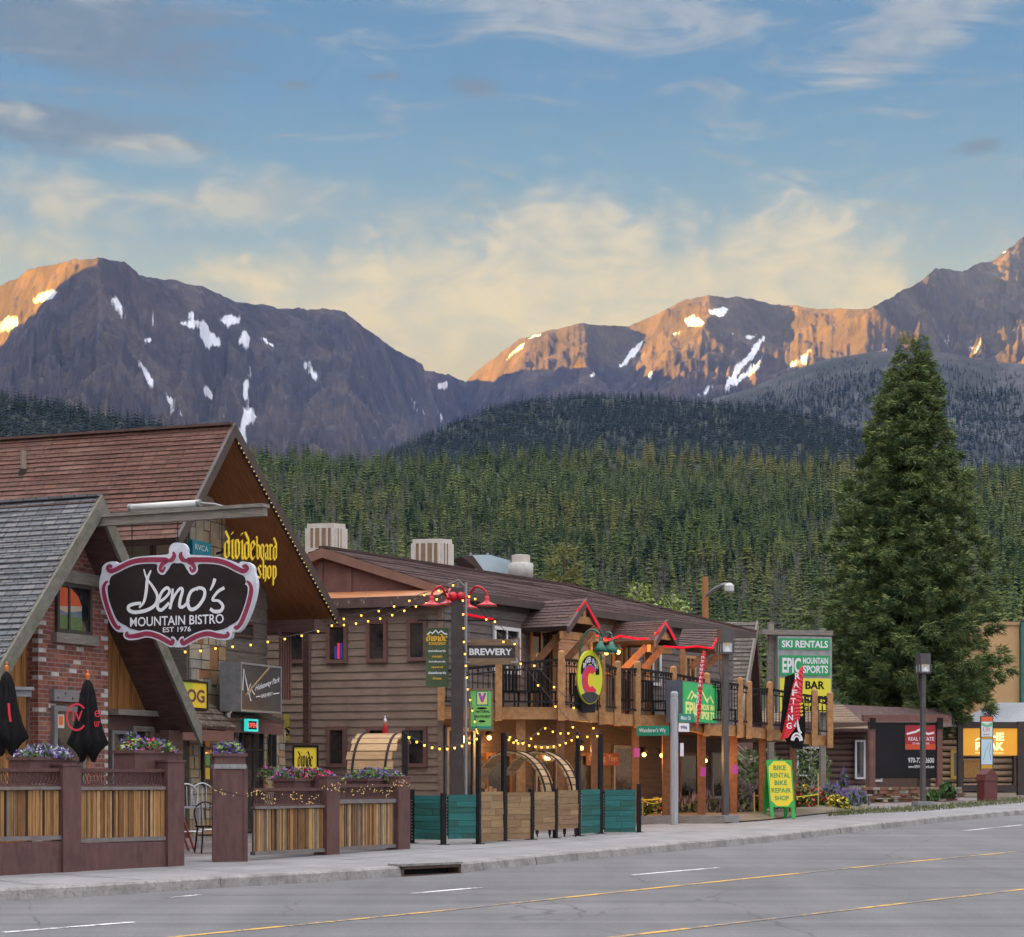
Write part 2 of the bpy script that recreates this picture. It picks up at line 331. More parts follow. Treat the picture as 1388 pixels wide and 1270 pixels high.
def inpoly(x, y, poly):
    ins = np.zeros(x.shape, bool); k = len(poly)
    for i in range(k):
        (x0, y0), (x1, y1) = poly[i], poly[(i + 1) % k]
        if y0 == y1: continue
        cnd = (y0 > y) != (y1 > y); ins ^= cnd & (x < (x1 - x0) * (y - y0) / (y1 - y0) + x0)
    return ins
def mountains():
    px = np.arange(-260, 1621, 1.6); rows = 300
    s = np.concatenate([np.linspace(-.12, 0, 14)[:-1], np.linspace(0, 1, rows - 13) ** 1.25])       # -: behind the crest, 0 crest, 1 foot
    PX, SS = np.meshgrid(px, s)
    sil = interp(px, SIL); D = interp(px, DEP); ker = np.ones(25) / 25; D = np.convolve(np.pad(D, 12, 'edge'), ker, 'valid')
    sil = sil + (fbm(px * .05, px * 0 + 3, 4, 5) - .5) * 7 + (fbm(px * .25, px * 0 + 9, 3, 6) - .5) * 3
    zc = (HY - sil) / FL * D
    dist = SS * 5200                                        # metres down the face toward the viewer
    Y = D[None, :] - dist
    drop = np.where(SS > 0, dist * .34 + 250 * (1 - np.exp(-dist / 420)), -dist * .35)
    Z = zc[None, :] - drop
    # spurs and gullies that run down from the crest
    X0 = (PX - CX) / FL * Y
    amp = np.clip(dist / 700, 0.0, 1.0)
    rib = fbm(PX * .017 + SS * 1.2, SS * 2.2 + PX * .002, 5, 21, True, .55)
    Z = Z + amp * ((rib - .62) * 240) + np.clip(dist / 120, 0, 1) * ((fbm(X0 * .0045, Y * .0045, 6, 40, True) - .6) * 170) + np.clip(dist / 60, .08, 1) * (fbm(X0 * .02, Y * .02, 4, 50) - .5) * 42
    Z = np.maximum(Z, -40)
    qx = CX + X0 / Y * FL; qy = HY - (Z - EYE) / Y * FL
    jx = (fbm(qx * .09, qy * .09, 3, 70) - .5) * 9; jy = (fbm(qx * .09, qy * .09, 3, 71) - .5) * 9
    sn = np.zeros(qx.shape)
    for pl in SNOW: sn = np.maximum(sn, inpoly(qx + jx, qy + jy, pl) * 1.0)
    sn[1:-1, 1:-1] = (sn[1:-1, 1:-1] * 2 + sn[:-2, 1:-1] + sn[2:, 1:-1] + sn[1:-1, :-2] + sn[1:-1, 2:]) / 6
    return grid_mesh('mountain_range', X0, Y, Z, ROCK, {'snow': sn})
mountains()
HILLM = M('forest_floor', (.014, .022, .011), (.026, .032, .017), .95, .02, coords='World')
RIDGE = M('ridge_scree', (.018, .022, .021), (.052, .053, .052), .95, .012, 8, coords='World', lo=.45, hi=.62)
def hill(name, sil, dep, run, foot_z, px0, px1, seed, rock=False, prof=.9, floor=None):
    px = np.arange(px0, px1 + 1, 5.0); s = np.linspace(-.25, 1, 90); PX, SS = np.meshgrid(px, s)
    D = interp(px, dep); zc = (HY - interp(px, sil)) / FL * D; dist = SS * run; Y = D[None, :] - dist
    X = (PX - CX) / FL * Y
    t = np.clip(SS, 0, 1); Z = foot_z + (zc[None, :] - foot_z) * (1 - t ** prof)
    Z = np.where(SS < 0, zc[None, :] + dist * .3, Z) + np.clip(SS * 4, 0, 1) * (fbm(X * .004, Y * .004, 4, seed) - .5) * (zc[None, :] - foot_z) * .16 * (1 - t)
    ob = grid_mesh(name, X, Y, Z, floor or HILLM, {'snow': np.zeros(X.shape)})
    def z_at(p, q):                       # column px, fraction q down the slope -> point
        d = np.interp(p, [a[0] for a in dep], [a[1] for a in dep]); j = np.interp(p, px, np.arange(len(px))); i = np.interp(q, s, np.arange(len(s)))
        i0 = np.minimum(i.astype(int), len(s) - 2); j0 = np.minimum(j.astype(int), len(px) - 2); fi = i - i0; fj = j - j0
        bl = lambda A: (A[i0, j0] * (1 - fj) + A[i0, j0 + 1] * fj) * (1 - fi) + (A[i0 + 1, j0] * (1 - fj) + A[i0 + 1, j0 + 1] * fj) * fi
        return bl(X), bl(Y), bl(Z)
    return z_at
near = hill('forested_hill', [(-300, 640), (200, 632), (330, 622), (380, 622), (470, 630), (560, 628), (700, 622), (800, 618), (920, 622), (1050, 630), (1150, 640), (1260, 646), (1388, 640), (1700, 630)],
            [(-300, 1300), (330, 1350), (800, 1500), (1388, 1400), (1700, 1400)], 1000, -2, -300, 1700, 3)
mid = hill('wooded_hill', [(420, 680), (480, 640), (545, 605), (600, 580), (660, 556), (720, 543), (790, 537), (870, 538), (950, 545), (1040, 552), (1120, 570), (1200, 600), (1300, 640)],
           [(420, 3000), (800, 3200), (1300, 2900)], 1500, 40, 420, 1300, 4)
left = hill('wooded_ridge', [(-300, 505), (-100, 525), (0, 537), (60, 545), (130, 562), (200, 574), (260, 590), (330, 625), (380, 650)], [(-300, 2300), (380, 1900)], 900, 40, -300, 380, 5)
right = hill('timbered_ridge', [(560, 640), (700, 600), (860, 566), (940, 545), (1000, 528), (1060, 505), (1120, 483), (1180, 474), (1240, 470), (1290, 476), (1340, 487), (1400, 490), (1600, 500), (1800, 520)],
             [(560, 5200), (1000, 4700), (1250, 4500), (1800, 4300)], 2400, 60, 560, 1800, 6, prof=.85, floor=RIDGE)
# unseen ridge added at the left, crest shaped to keep low sun off the town
yy = np.linspace(-6000, 8300, 90); tt = np.linspace(-1, 1, 25); TT, YY = np.meshgrid(tt, yy)
hz = (1600 + 150 * np.clip((6000 - YY) / 700, -.3, 1)) * np.clip((8300 - YY) / 700, 0, 1)
grid_mesh('added_shade_ridge', -3300 + TT * 1700, YY, -5 + hz * (1 - np.abs(TT)) ** .8, HILLM, {'snow': YY * 0})

# ---------------------------------------------------------------- forests
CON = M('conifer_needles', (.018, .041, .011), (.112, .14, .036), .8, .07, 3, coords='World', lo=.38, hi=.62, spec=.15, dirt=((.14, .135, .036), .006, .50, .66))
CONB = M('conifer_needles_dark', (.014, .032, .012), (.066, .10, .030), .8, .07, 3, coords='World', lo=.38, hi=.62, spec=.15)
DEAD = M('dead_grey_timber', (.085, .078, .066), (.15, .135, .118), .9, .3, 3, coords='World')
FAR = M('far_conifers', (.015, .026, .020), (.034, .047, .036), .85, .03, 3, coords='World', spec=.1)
def conifer(seed, n_l, k, dead=False, slim=1.0):
    """unit-height conifer: tiers of ragged drooping sprays round a stem; triangles only"""
    r = np.random.default_rng(seed); tri = []
    for j in range(4):                     # stem
        a, b = j * math.pi / 2, (j + 1) * math.pi / 2; q = .011
        tri.append([(q * math.cos(a), q * math.sin(a), -.05), (q * math.cos(b), q * math.sin(b), -.05), (0, 0, .96)])
    for i in range(n_l):
        f = i / (n_l - 1); z = .10 + .86 * f
        if dead and r.random() < .35: continue
        rad = (.175 * (1 - f) ** .8 + .012) * slim * r.uniform(.75, 1.2) * (.55 if dead else 1)
        for j in range(k):
            a = 2 * math.pi * (j + r.uniform(-.4, .4)) / k + i * 1.7; rr = rad * r.uniform(.6, 1.15); hw = (.11 if dead else .44) * rr + .006 * (not dead)
            dz = -.26 * rr - .03 * (1 - f) if not dead else r.uniform(-.3, .1) * rr
            c, s_ = math.cos(a), math.sin(a); z0 = z + .022 + .03 * (1 - f) * (not dead)
            tip = (c * rr, s_ * rr, z + dz); m = .5 * rr
            tri.append([(0, 0, z0), (c * m - s_ * hw, s_ * m + c * hw, z + dz * .6), tip])
            tri.append([(0, 0, z0), tip, (c * m + s_ * hw, s_ * m - c * hw, z + dz * .6)])
    return np.array(tri, dtype=np.float32)
PROTO = [conifer(i, 11, 6, False, .8 + .1 * (i % 4)) for i in range(6)]
PROTO_N = [conifer(20 + i, 20, 8, False, .8 + .12 * (i % 4)) for i in range(6)]
PROTO_D = [conifer(40 + i, 12, 4, True) for i in range(3)]
PROTO_F = [conifer(60 + i, 6, 5, False, .95 + .15 * i) for i in range(4)]
def tree_mesh(name, X, Y, Z, H, which, protos, pm, mats):
    co = []; mi = []
    for k, pr in enumerate(protos):
        i = np.where(which == k)[0]
        if not len(i): continue
        a = rng.uniform(0, 6.283, len(i)); ca, sa = np.cos(a), np.sin(a); p = pr.reshape(-1, 3); lean = rng.normal(0, .02, (len(i), 2))
        x = p[None, :, 0] * ca[:, None] - p[None, :, 1] * sa[:, None] + lean[:, :1] * p[None, :, 2]; y = p[None, :, 0] * sa[:, None] + p[None, :, 1] * ca[:, None] + lean[:, 1:] * p[None, :, 2]
        h = H[i][:, None]; wv = h * rng.uniform(.85, 1.2, len(i))[:, None]
        q = np.stack([x * wv + X[i][:, None], y * wv + Y[i][:, None], p[None, :, 2] * h + Z[i][:, None]], -1).reshape(-1, 3)
        co.append(q); mi.append(np.full(len(q) // 3, pm[k], np.int32))
    co = np.concatenate(co); me = bpy.data.meshes.new(name); raw_mesh(me, co, np.arange(len(co)), 3)
    for q in mats: me.materials.append(q)
    me.polygons.foreach_set('material_index', np.concatenate(mi))
    ob = bpy.data.objects.new(name, me); COL.objects.link(ob); return ob
def stuff(ob): ob['kind'] = 'stuff'; return ob
def scatter(fn, n, px0, px1, q0, q1, pw=1.0):
    p = rng.uniform(px0, px1, n); q = q0 + (q1 - q0) * rng.random(n) ** pw; return (*fn(p, q), p, q)
# near hill: the wood itself, then the three hundred trees that stand nearest as trees of their own
X, Y, Z, p, q = scatter(near, 27000, -130, 1480, -.03, .86, .9)
H = rng.gamma(5.5, 2.0, len(X)).clip(4.5, 21); py = HY - (Z + H - EYE) / Y * FL
patch = fbm(X * .012, Y * .006, 3, 90); deadp = np.clip((patch - .53) * 5, .04, .55) * np.clip(q * 3, .2, 1)
which = np.where(rng.random(len(X)) < deadp, rng.integers(9, 12, len(X)), np.where(rng.random(len(X)) < .35, rng.integers(6, 9, len(X)), rng.integers(0, 6, len(X))))
sight = ((p > 420) & (p < 1388) & ((p < 1120) | (p > 1330)) & (HY - (Z - EYE) / Y * FL < np.where(p < 940, 755 + (p - 440) * .12, 840)) & (HY - (Z - EYE) / Y * FL > 640))
size = np.where(sight & (which < 9), H / Y, 0); front = np.argsort(-size)[:300]
rest = np.ones(len(X), bool); rest[front] = False
PA = PROTO + [PROTO[0], PROTO[2], PROTO[4]] + PROTO_D
stuff(tree_mesh('conifer_forest', X[rest], Y[rest], Z[rest], H[rest], which[rest], PA, [0] * 6 + [1] * 3 + [2] * 3, [CON, CONB, DEAD]))
tm = []
for k, pr in enumerate(PROTO_N):
    for mm in (CON, CONB):
        me = bpy.data.meshes.new('conifer_tree'); cs = pr.reshape(-1, 3); raw_mesh(me, cs, np.arange(len(cs)), 3); me.materials.append(mm); tm.append(me)
for i in front:
    o = bpy.data.objects.new('conifer_tree', tm[int(rng.integers(0, 12))]); COL.objects.link(o)
    o.location = (X[i], Y[i], Z[i]); o.scale = (H[i] * 1.05,) * 2 + (H[i],); o.rotation_euler.z = rng.uniform(0, 6.28)
    tag(o, 'conifer among many alike on the forested hillside behind the buildings', 'tree', 'conifers standing on the near forested slope')
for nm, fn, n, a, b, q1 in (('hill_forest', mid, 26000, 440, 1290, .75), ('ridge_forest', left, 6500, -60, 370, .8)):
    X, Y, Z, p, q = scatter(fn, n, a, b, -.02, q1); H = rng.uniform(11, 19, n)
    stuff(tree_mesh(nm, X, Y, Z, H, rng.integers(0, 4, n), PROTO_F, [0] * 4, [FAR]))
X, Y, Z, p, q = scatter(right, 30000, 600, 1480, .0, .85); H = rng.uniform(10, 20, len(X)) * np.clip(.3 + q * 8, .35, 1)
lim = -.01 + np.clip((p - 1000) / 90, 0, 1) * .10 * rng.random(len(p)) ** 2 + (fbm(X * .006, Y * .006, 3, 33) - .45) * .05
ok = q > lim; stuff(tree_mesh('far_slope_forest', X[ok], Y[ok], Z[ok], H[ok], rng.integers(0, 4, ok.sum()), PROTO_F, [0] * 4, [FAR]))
# ---------------------------------------------------------------- street
def sheet(name, pts, mat_, z=None, grid=None):
    b = MB(); b.quad(*pts); return b.build(name, mat_, kind='structure')
def asph(t, co, c, h):
    p = t.n('ShaderNodeNewGeometry').outputs['Position']
    f = t.noise(p, 55, 3, .7); g = t.noise(t.n('ShaderNodeMapping', {'Vector': p, 'Rotation': (0, 0, R(34)), 'Scale': (1, .18, 1)}).outputs[0], .9, 6, .6)
    c = t.mix(t.mapr(g, .35, .65), C4((.100, .101, .106)), C4((.128, .129, .133)))
    c = t.mix(1, c, t.mapr(f, .3, .7, .70, 1.30), 'MULTIPLY'); tr = t.noise(t.n('ShaderNodeMapping', {'Vector': p, 'Rotation': (0, 0, R(-38)), 'Scale': (.06, 1.6, 1)}).outputs[0], 1.0, 4, .6); c = t.mix(1, c, t.mapr(tr, .35, .65, .80, 1.12), 'MULTIPLY')
    v = t.n('ShaderNodeTexVoronoi', {'Vector': t.n('ShaderNodeMapping', {'Vector': t.mix(.12, p, t.n('ShaderNodeTexNoise', {'Vector': p, 'Scale': 1.3}).outputs[1], 'ADD'), 'Rotation': (0, 0, R(34)), 'Scale': (.34, .15, 1)}).outputs[0], 'Scale': 1.0}, feature='DISTANCE_TO_EDGE')
    k = t.mapr(v.outputs[0], .0, .007, .8, 0); k = t.math('MULTIPLY', k, t.mapr(t.noise(p, .4, 3), .42, .6))
    return t.mix(k, c, C4((.045, .045, .05))), f
ASPH = M('worn_asphalt', (.1, .1, .1), None, .9, pat=asph, bump=.25, bd=.004)
def conc(t, co, c, h):
    p = t.n('ShaderNodeNewGeometry').outputs['Position']; f = t.noise(p, 1.1, 7, .62); g = t.noise(p, 30, 4, .6)
    c = t.mix(t.mapr(f, .35, .65), C4((.160, .160, .165)), C4((.225, .226, .232)))
    return t.mix(1, c, t.mapr(g, .3, .7, .88, 1.12), 'MULTIPLY'), g
CONC = M('sidewalk_concrete', (.3, .3, .3), None, .9, pat=conc, bump=.2, bd=.004)
def kerbp(t, co, c, h):
    p = t.n('ShaderNodeNewGeometry').outputs['Position']; f = t.noise(p, 2.2, 8, .68); g = t.noise(p, 18, 5, .7)
    c = t.mix(t.mapr(f, .38, .62), C4((.27, .265, .255)), C4((.16, .155, .15)))
    return t.mix(t.mapr(g, .52, .7), c, C4((.12, .115, .11))), g
KERB = M('chipped_kerb', (.3, .3, .3), None, .9, pat=kerbp, bump=.6, bd=.02)
DIRT = M('dirt', (.16, .13, .095), (.09, .08, .05), .95, .8, 8, coords='World', bump=.3)
# base ground, one sheet to the horizon
gy = [-60, 0, 20, 30, 60, 95, 130, 300, 800, 3000, 14000]; b = MB()
for i in range(len(gy) - 1):
    a, c_ = gy[i], gy[i + 1]; b.quad((-14000, a, G(a) - .16), (14000, a, G(a) - .16), (14000, c_, G(c_) - .16), (-14000, c_, G(c_) - .16))
b.build('ground', DIRT, kind='structure')
KP = [gpt(x, y, -.15) for x, y in ((-420, 1258), (-150, 1236), (0, 1221), (150, 1213), (300, 1203), (420, 1196), (545, 1188), (625, 1183), (755, 1169), (900, 1155), (1040, 1142), (1140, 1130), (1260, 1116), (1388, 1104), (1560, 1093))]
def offs(pl, d):
    out = []
    for i, p in enumerate(pl):
        a = pl[max(i - 1, 0)]; c_ = pl[min(i + 1, len(pl) - 1)]; t_ = (c_ - a); t_.z = 0; t_.normalize(); q = p + V((-t_.y, t_.x, 0)) * d; out.append(q)
    return out
def lift(pl, off): return [V((p.x, p.y, G(p.y) + off)) for p in pl]
b = MB(); far_ = lift(KP, -.152); nearp = [V((-40, 2, G(2) - .152)), V((60, 2, G(2) - .152)), V((60, 70, G(70) - .152))]
for i in range(len(far_) - 1):              # road strips toward the viewer
    p, q = far_[i], far_[i + 1]; z0 = lambda v, d: V((v.x + d * .62, v.y - d * .785, G(v.y - d * .785) - .152))
    for k in range(8): b.quad(z0(p, k * 4), z0(q, k * 4), z0(q, k * 4 + 4), z0(p, k * 4 + 4))
b.quad(*lift([V((-60, -20, 0)), V((80, -20, 0)), V((80, 6, 0)), V((-60, 6, 0))], -.156))
b.build('road', ASPH, kind='structure')
b = MB(); a_ = lift(KP, 0); r_ = random.Random(3)
for i in range(len(KP) - 1):
    if i == 6: continue                    # the drain inlet
    n_ = max(2, int((KP[i + 1] - KP[i]).length / .35)); low = i in (10,)
    for k in range(n_):
        p = KP[i].lerp(KP[i + 1], k / n_); q = KP[i].lerp(KP[i + 1], (k + 1) / n_); d = (q - p).normalized(); nn_ = V((-d.y, d.x, 0)); h = .15
        e = r_.uniform(-.006, .006); zt = -.15 + h
        f_ = lambda v, o, z: V((v.x + nn_.x * o, v.y + nn_.y * o, G(v.y) + z))
        b.quad(f_(p, e, -.155), f_(q, e, -.155), f_(q, .03 + e, zt - .03), f_(p, .03 + e, zt - .03)); b.quad(f_(p, .03 + e, zt - .03), f_(q, .03 + e, zt - .03), f_(q, .07, zt), f_(p, .07, zt)); b.quad(f_(p, .07, zt), f_(q, .07, zt), f_(q, .24, zt + .002), f_(p, .24, zt + .002))
b.build('kerb', KERB, kind='structure')
b = MB(); e0 = offs(KP, .24); 
for lo_, hi_ in ((.24, 2.0), (2.0, 4.4)):
    a1, a2 = lift(offs(KP, lo_), 0), lift(offs(KP, hi_), 0)
    for i in range(len(KP) - 1): b.quad(a1[i], a1[i + 1], a2[i + 1], a2[i])
jm = MB(); 
b.build('sidewalk', CONC, kind='structure')
for i in range(len(KP) - 1):               # joints cut across the walk
    L_ = (KP[i + 1] - KP[i]); k = 0.7
    while k < L_.length:
        p = KP[i] + L_.normalized() * k; d = L_.normalized(); nn_ = V((-d.y, d.x, 0)); q = [p + nn_ * .25, p + d * .025 + nn_ * .25, p + d * .025 + nn_ * 4.3, p + nn_ * 4.3]
        jm.quad(*lift(q, .004)); k += 1.9
for o_ in (2.0,):
    a1, a2 = lift(offs(KP, o_), .004), lift(offs(KP, o_ + .03), .004)
    for i in range(len(KP) - 1): jm.quad(a1[i], a1[i + 1], a2[i + 1], a2[i])
jm.build('sidewalk_joints', M('joint_grime', (.13, .13, .13), (.2, .2, .2), .95, 2), kind='structure')
b = MB(); a1, a2 = lift(offs(KP, 4.3), -.005), lift([p + V((-9, 22, 0)) for p in offs(KP, 4.3)], -.005)
for i in range(len(KP) - 1):
    for k in range(4): b.quad(a1[i].lerp(a2[i], k / 4), a1[i + 1].lerp(a2[i + 1], k / 4), a1[i + 1].lerp(a2[i + 1], k / 4 + .25), a1[i].lerp(a2[i], k / 4 + .25))
b.build('patio_ground', M('patio_paving', (.20, .17, .165), (.12, .10, .10), .9, 1.5, 7, coords='World'), kind='structure')
# painted lines, worn through
def paint(c1):
    def f(t, co, c, h):
        p = t.n('ShaderNodeNewGeometry').outputs['Position']; g = t.math('ADD', t.math('MULTIPLY', t.noise(p, 9, 7, .75), .55), t.math('MULTIPLY', t.noise(p, .9, 4, .6), .45)); return t.mix(t.mapr(g, .47, .54), C4(c1), C4((.12, .12, .122))), g
    return f
WP = M('worn_white_paint', (.5, .5, .5), None, .8, pat=paint((.62, .62, .62))); YP = M('worn_yellow_paint', (.5, .3, .05), None, .8, pat=paint((.52, .30, .06)))
def line(mb, a, c_, w_):
    a, c_ = gpt(*a, -.148), gpt(*c_, -.148); d = (c_ - a).normalized(); s_ = V((-d.y, d.x, 0)) * w_; n_ = 6
    for i in range(n_):
        p, q = a.lerp(c_, i / n_), a.lerp(c_, (i + 1) / n_); mb.quad(*[V((v.x, v.y, G(v.y) - .147)) for v in (p, q, q + s_, p + s_)])
b = MB()
for a, c_ in (((8, 1264), (186, 1250)), ((565, 1211), (655, 1203)), ((862, 1186), (978, 1176)), ((1310, 1126), (1388, 1118)), ((230, 1217), (275, 1213)), ((-300, 1292), (-120, 1277))): line(b, a, c_, .11)
b.build('white_road_markings', WP, kind='structure')
b = MB()
for a, c_ in (((245, 1270), (600, 1235)), ((600, 1235), (900, 1203)), ((900, 1203), (1240, 1168)), ((1240, 1168), (1500, 1143)), ((860, 1268), (1388, 1206)), ((1388, 1206), (1700, 1170)), ((640, 1295), (860, 1268)), ((-200, 1315), (245, 1270))): line(b, a, c_, .11)
b.build('yellow_road_markings', YP, kind='structure')
# storm drain in the gap of the kerb
IRON = M('rusty_iron', (.05, .035, .03), (.10, .055, .04), .8, 8, bump=.3)
p, q = KP[6], KP[7]; fr = F((p.x, p.y, G(p.y)), ((q - p).x, (q - p).y)); L_ = V((q.x - p.x, q.y - p.y, 0)).length; gz = G(q.y) - G(p.y)
t_ = T('storm_drain', 'rust edged storm drain inlet set into the concrete kerb', 'drain', (p.x, p.y, G(p.y) - .15))
b = MB(); b.box(fr, 0, L_, -.30, -.24, -.15, .0); b.build('inlet_throat', M('drain_dark', (.012, .01, .01), rough=.9), t_)
b = MB(); b.box(fr, -.02, L_ + .02, -.30, .02, .0, .035); b.build('cover_slab', KERB, t_)
b = MB(); b.box(fr, 0, L_, -.02, .0, -.045, -.002); b.box(fr, 0, .04, -.24, 0, -.15, 0); b.box(fr, L_ - .04, L_, -.24, 0, -.15, 0); b.box(fr, 0, L_, -.2, .02, -.15, -.135); b.build('iron_frame', IRON, t_)
# ---------------------------------------------------------------- building materials
GSH = M('grey_shingles', (.2, .2, .2), None, .9, pat=shingle_pat(.26, .13, [(.088, .094, .104), (.135, .138, .148), (.105, .116, .130), (.160, .160, .164), (.072, .072, .078)]), bump=.5)
RSH = M('red_brown_shingles', (.2, .1, .08), None, .92, pat=shingle_pat(.30, .14, [(.080, .034, .024), (.108, .046, .032), (.068, .031, .023), (.13, .058, .041), (.092, .044, .034)], md=.5), bump=.4, dirt=((.19, .115, .09), .55, .52, .80))
DSH = M('dark_brown_shingles', (.1, .07, .06), None, .92, pat=shingle_pat(.30, .14, [(.075, .045, .042), (.10, .06, .055), (.065, .042, .04), (.115, .072, .064)], md=.5), bump=.4)
TSH = M('weathered_shakes', (.1, .07, .06), None, .92, pat=shingle_pat(.16, .16, [(.10, .075, .055), (.16, .125, .10), (.075, .055, .042), (.20, .16, .13)], md=.3), bump=.6)
def brick(t, co, c, h):
    b = t.n('ShaderNodeTexBrick', {'Vector': co, 'Scale': 1.0, 'Mortar Size': .008, 'Mortar Smooth': .2, 'Brick Width': .215, 'Row Height': .075, 'Color1': (0, 0, 0, 1), 'Color2': (1, 1, 1, 1)})
    s_ = t.ramp(b.outputs[0], [(0, (.13, .045, .035)), (.3, (.24, .075, .048)), (.6, (.17, .055, .045)), (.85, (.30, .11, .07)), (1, (.10, .06, .06))])
    s_ = t.mix(1, s_, t.mapr(t.noise(co, 9, 6, .65), .3, .7, .6, 1.35), 'MULTIPLY')
    s_ = t.mix(b.outputs[1], s_, C4((.23, .19, .17))); return s_, t.math('ADD', t.math('SUBTRACT', 1.0, b.outputs[1]), t.math('MULTIPLY', t.noise(co, 30, 4), .5))
BRICK = M('old_red_brick', (.2, .08, .06), None, .9, pat=brick, bump=.6)
WHB = M('painted_white_brick', (.50, .49, .48), (.34, .31, .30), .9, 9)
GOLD = M('golden_board_siding', (.2, .1, .04), None, .75, pat=streak_pat([(.055, .025, .01), (.19, .085, .025), (.36, .165, .045), (.12, .052, .018), (.42, .21, .065)], 14, .5), bump=.4)
DKWOOD = M('dark_stained_wood', (.06, .032, .026), (.10, .055, .045), .7, 3, stretch=(1, 6, 1), bump=.15)
MAROON = M('maroon_stained_timber', (.075, .034, .032), (.115, .055, .05), .6, 2.5, 8, stretch=(5, 1, 1), bump=.12, dirt=((.055, .028, .026), 2.2, .52, .75))
GREYW = M('weathered_grey_timber', (.13, .115, .095), (.24, .215, .19), .85, 3, 8, stretch=(1.2, 14, 1), bump=.3, dirt=((.10, .12, .075), 1.7, .55, .75))
MOSSW = M('mossy_fascia_board', (.115, .11, .09), (.175, .165, .14), .85, 4, 8, stretch=(2, 2, 1), bump=.2, dirt=((.085, .10, .055), 3.0, .5, .66))
SOFF = M('orange_brown_soffit', (.20, .075, .028), (.33, .135, .05), .6, 2, 6, stretch=(14, 1, 1), bump=.1)
GREYB = M('grey_brown_boards', (.085, .07, .058), (.15, .125, .105), .85, 3, 8, stretch=(1, 9, 1), bump=.25)
CLAP = M('taupe_clapboard', (.175, .124, .093), (.235, .170, .130), .75, 2.5, 7, stretch=(1, 7, 1), bump=.12, dirt=((.11, .08, .065), 1.3, .48, .72))
TRIM = M('brown_red_trim', (.11, .052, .044), (.15, .075, .062), .65, 4, bump=.08)
RUSTC = M('rusty_flashing', (.33, .125, .052), (.42, .19, .09), .6, 2, 6, bump=.1)
FASC = M('peeling_fascia', (.07, .04, .036), (.10, .06, .052), .75, 3, dirt=((.33, .29, .24), 6.0, .60, .68))
CEDAR = M('honey_cedar_timber', (.28, .135, .05), (.42, .225, .09), .65, 3, 8, stretch=(3, 3, 1), bump=.15, dirt=((.19, .09, .036), 2.5, .55, .75))
DCED = M('dark_cedar_timber', (.13, .052, .02), (.22, .095, .035), .65, 3, 8, stretch=(3, 3, 1), bump=.15)
BLACK = M('black_painted_metal', (.006, .006, .007), (.012, .011, .012), .55, 8, spec=.2)
GREYM = M('grey_metal', (.20, .205, .21), (.28, .285, .29), .45, 5, metal=.4)
WFRAME = M('white_window_frame', (.52, .54, .56), None, .5)
def glass(t, co, c, h):
    p = t.n('ShaderNodeNewGeometry').outputs['Position']; n = t.noise(p, 1.6, 4, .6)
    return t.mix(t.mapr(n, .4, .62), C4((.012, .013, .016)), C4((.05, .042, .036))), n
GLASS = M('dark_window_glass', (.02, .02, .02), None, .06, pat=glass, spec=.6)
CURT = M('curtain_behind_glass', (.30, .25, .17), (.42, .35, .24), .6, 6, stretch=(6, .4, 1), bump=.2)
STONES = [M('tan_stone', (.26, .20, .125), (.34, .27, .175), .9, 5, 7, bump=.5), M('grey_stone', (.20, .19, .165), (.28, .265, .23), .9, 5, 7, bump=.5),
          M('ochre_stone', (.33, .22, .105), (.24, .16, .08), .9, 5, 7, bump=.5), M('pale_stone', (.36, .31, .22), (.27, .24, .18), .9, 5, 7, bump=.5), M('rust_stone', (.30, .135, .06), (.22, .10, .05), .9, 5, 7, bump=.5)]
MORT = M('stone_mortar', (.10, .085, .065), (.14, .12, .09), .95, 6)
def lamp_mat(name, col, s_): return M(name, tuple(.4 * x for x in col), None, .5, emit=col, es=s_, spec=.1)
BULBM = lamp_mat('lit_amber_bulb', (1.0, .38, .025), .16); FAIRY = lamp_mat('lit_fairy_light', (1.0, .70, .24), .035); LAMPM = lamp_mat('lit_porch_lamp', (1.0, .50, .10), .7); REDL = lamp_mat('lit_red_tube', (1.0, .006, .03), .06)

def shingles(mb, A, B, C_, D, rows, m=0, lap=.03, sag=None, segs=1):
    """stepped shingle courses over the face A(ridge) B(ridge) C(eave) D(eave)"""
    nn_ = (B - A).cross(D - A).normalized(); nn_ = nn_ if nn_.z > 0 else -nn_; rr = random.Random(5)
    for i in range(rows):
        t0, t1 = i / rows, (i + 1) / rows; k = max(1, segs)
        for j in range(k):
            s0, s1 = j / k, (j + 1) / k; w0 = rr.uniform(-.006, .006)
            a, b_, c_, d = [A.lerp(D, tt).lerp(B.lerp(C_, tt), ss) for tt, ss in ((t0, s0), (t0, s1), (t1, s1), (t1, s0))]
            l0, l1 = nn_ * .004, nn_ * (lap + w0)
            mb.quad(d + l1, c_ + l1, b_ + l0, a + l0, m=m); mb.quad(d - nn_ * .004, c_ - nn_ * .004, c_ + l1, d + l1, m=m)
def slab(mb, A, B, C_, D, th, m=0):
    nn_ = (B - A).cross(D - A).normalized(); nn_ = nn_ if nn_.z > 0 else -nn_; q = [A, B, C_, D]
    mb.hexa([p - nn_ * th for p in q] + [p - nn_ * .004 for p in q], m)
def clap(mb, f, u0, u1, z0, z1, h, n=0.0, proud=.028, m=0):      # lapped boards
    k = max(1, round((z1 - z0) / h)); h = (z1 - z0) / k; rr = random.Random(int(u0 * 77))
    for i in range(k):
        a, b_ = z0 + i * h, z0 + (i + 1) * h; e = rr.uniform(-.004, .004)
        mb.quad(f.pt(u0, n + proud + e, a), f.pt(u1, n + proud + e, a), f.pt(u1, n + .006, b_), f.pt(u0, n + .006, b_), m=m)
        mb.quad(f.pt(u0, n, a), f.pt(u1, n, a), f.pt(u1, n + proud + e, a), f.pt(u0, n + proud + e, a), m=m)
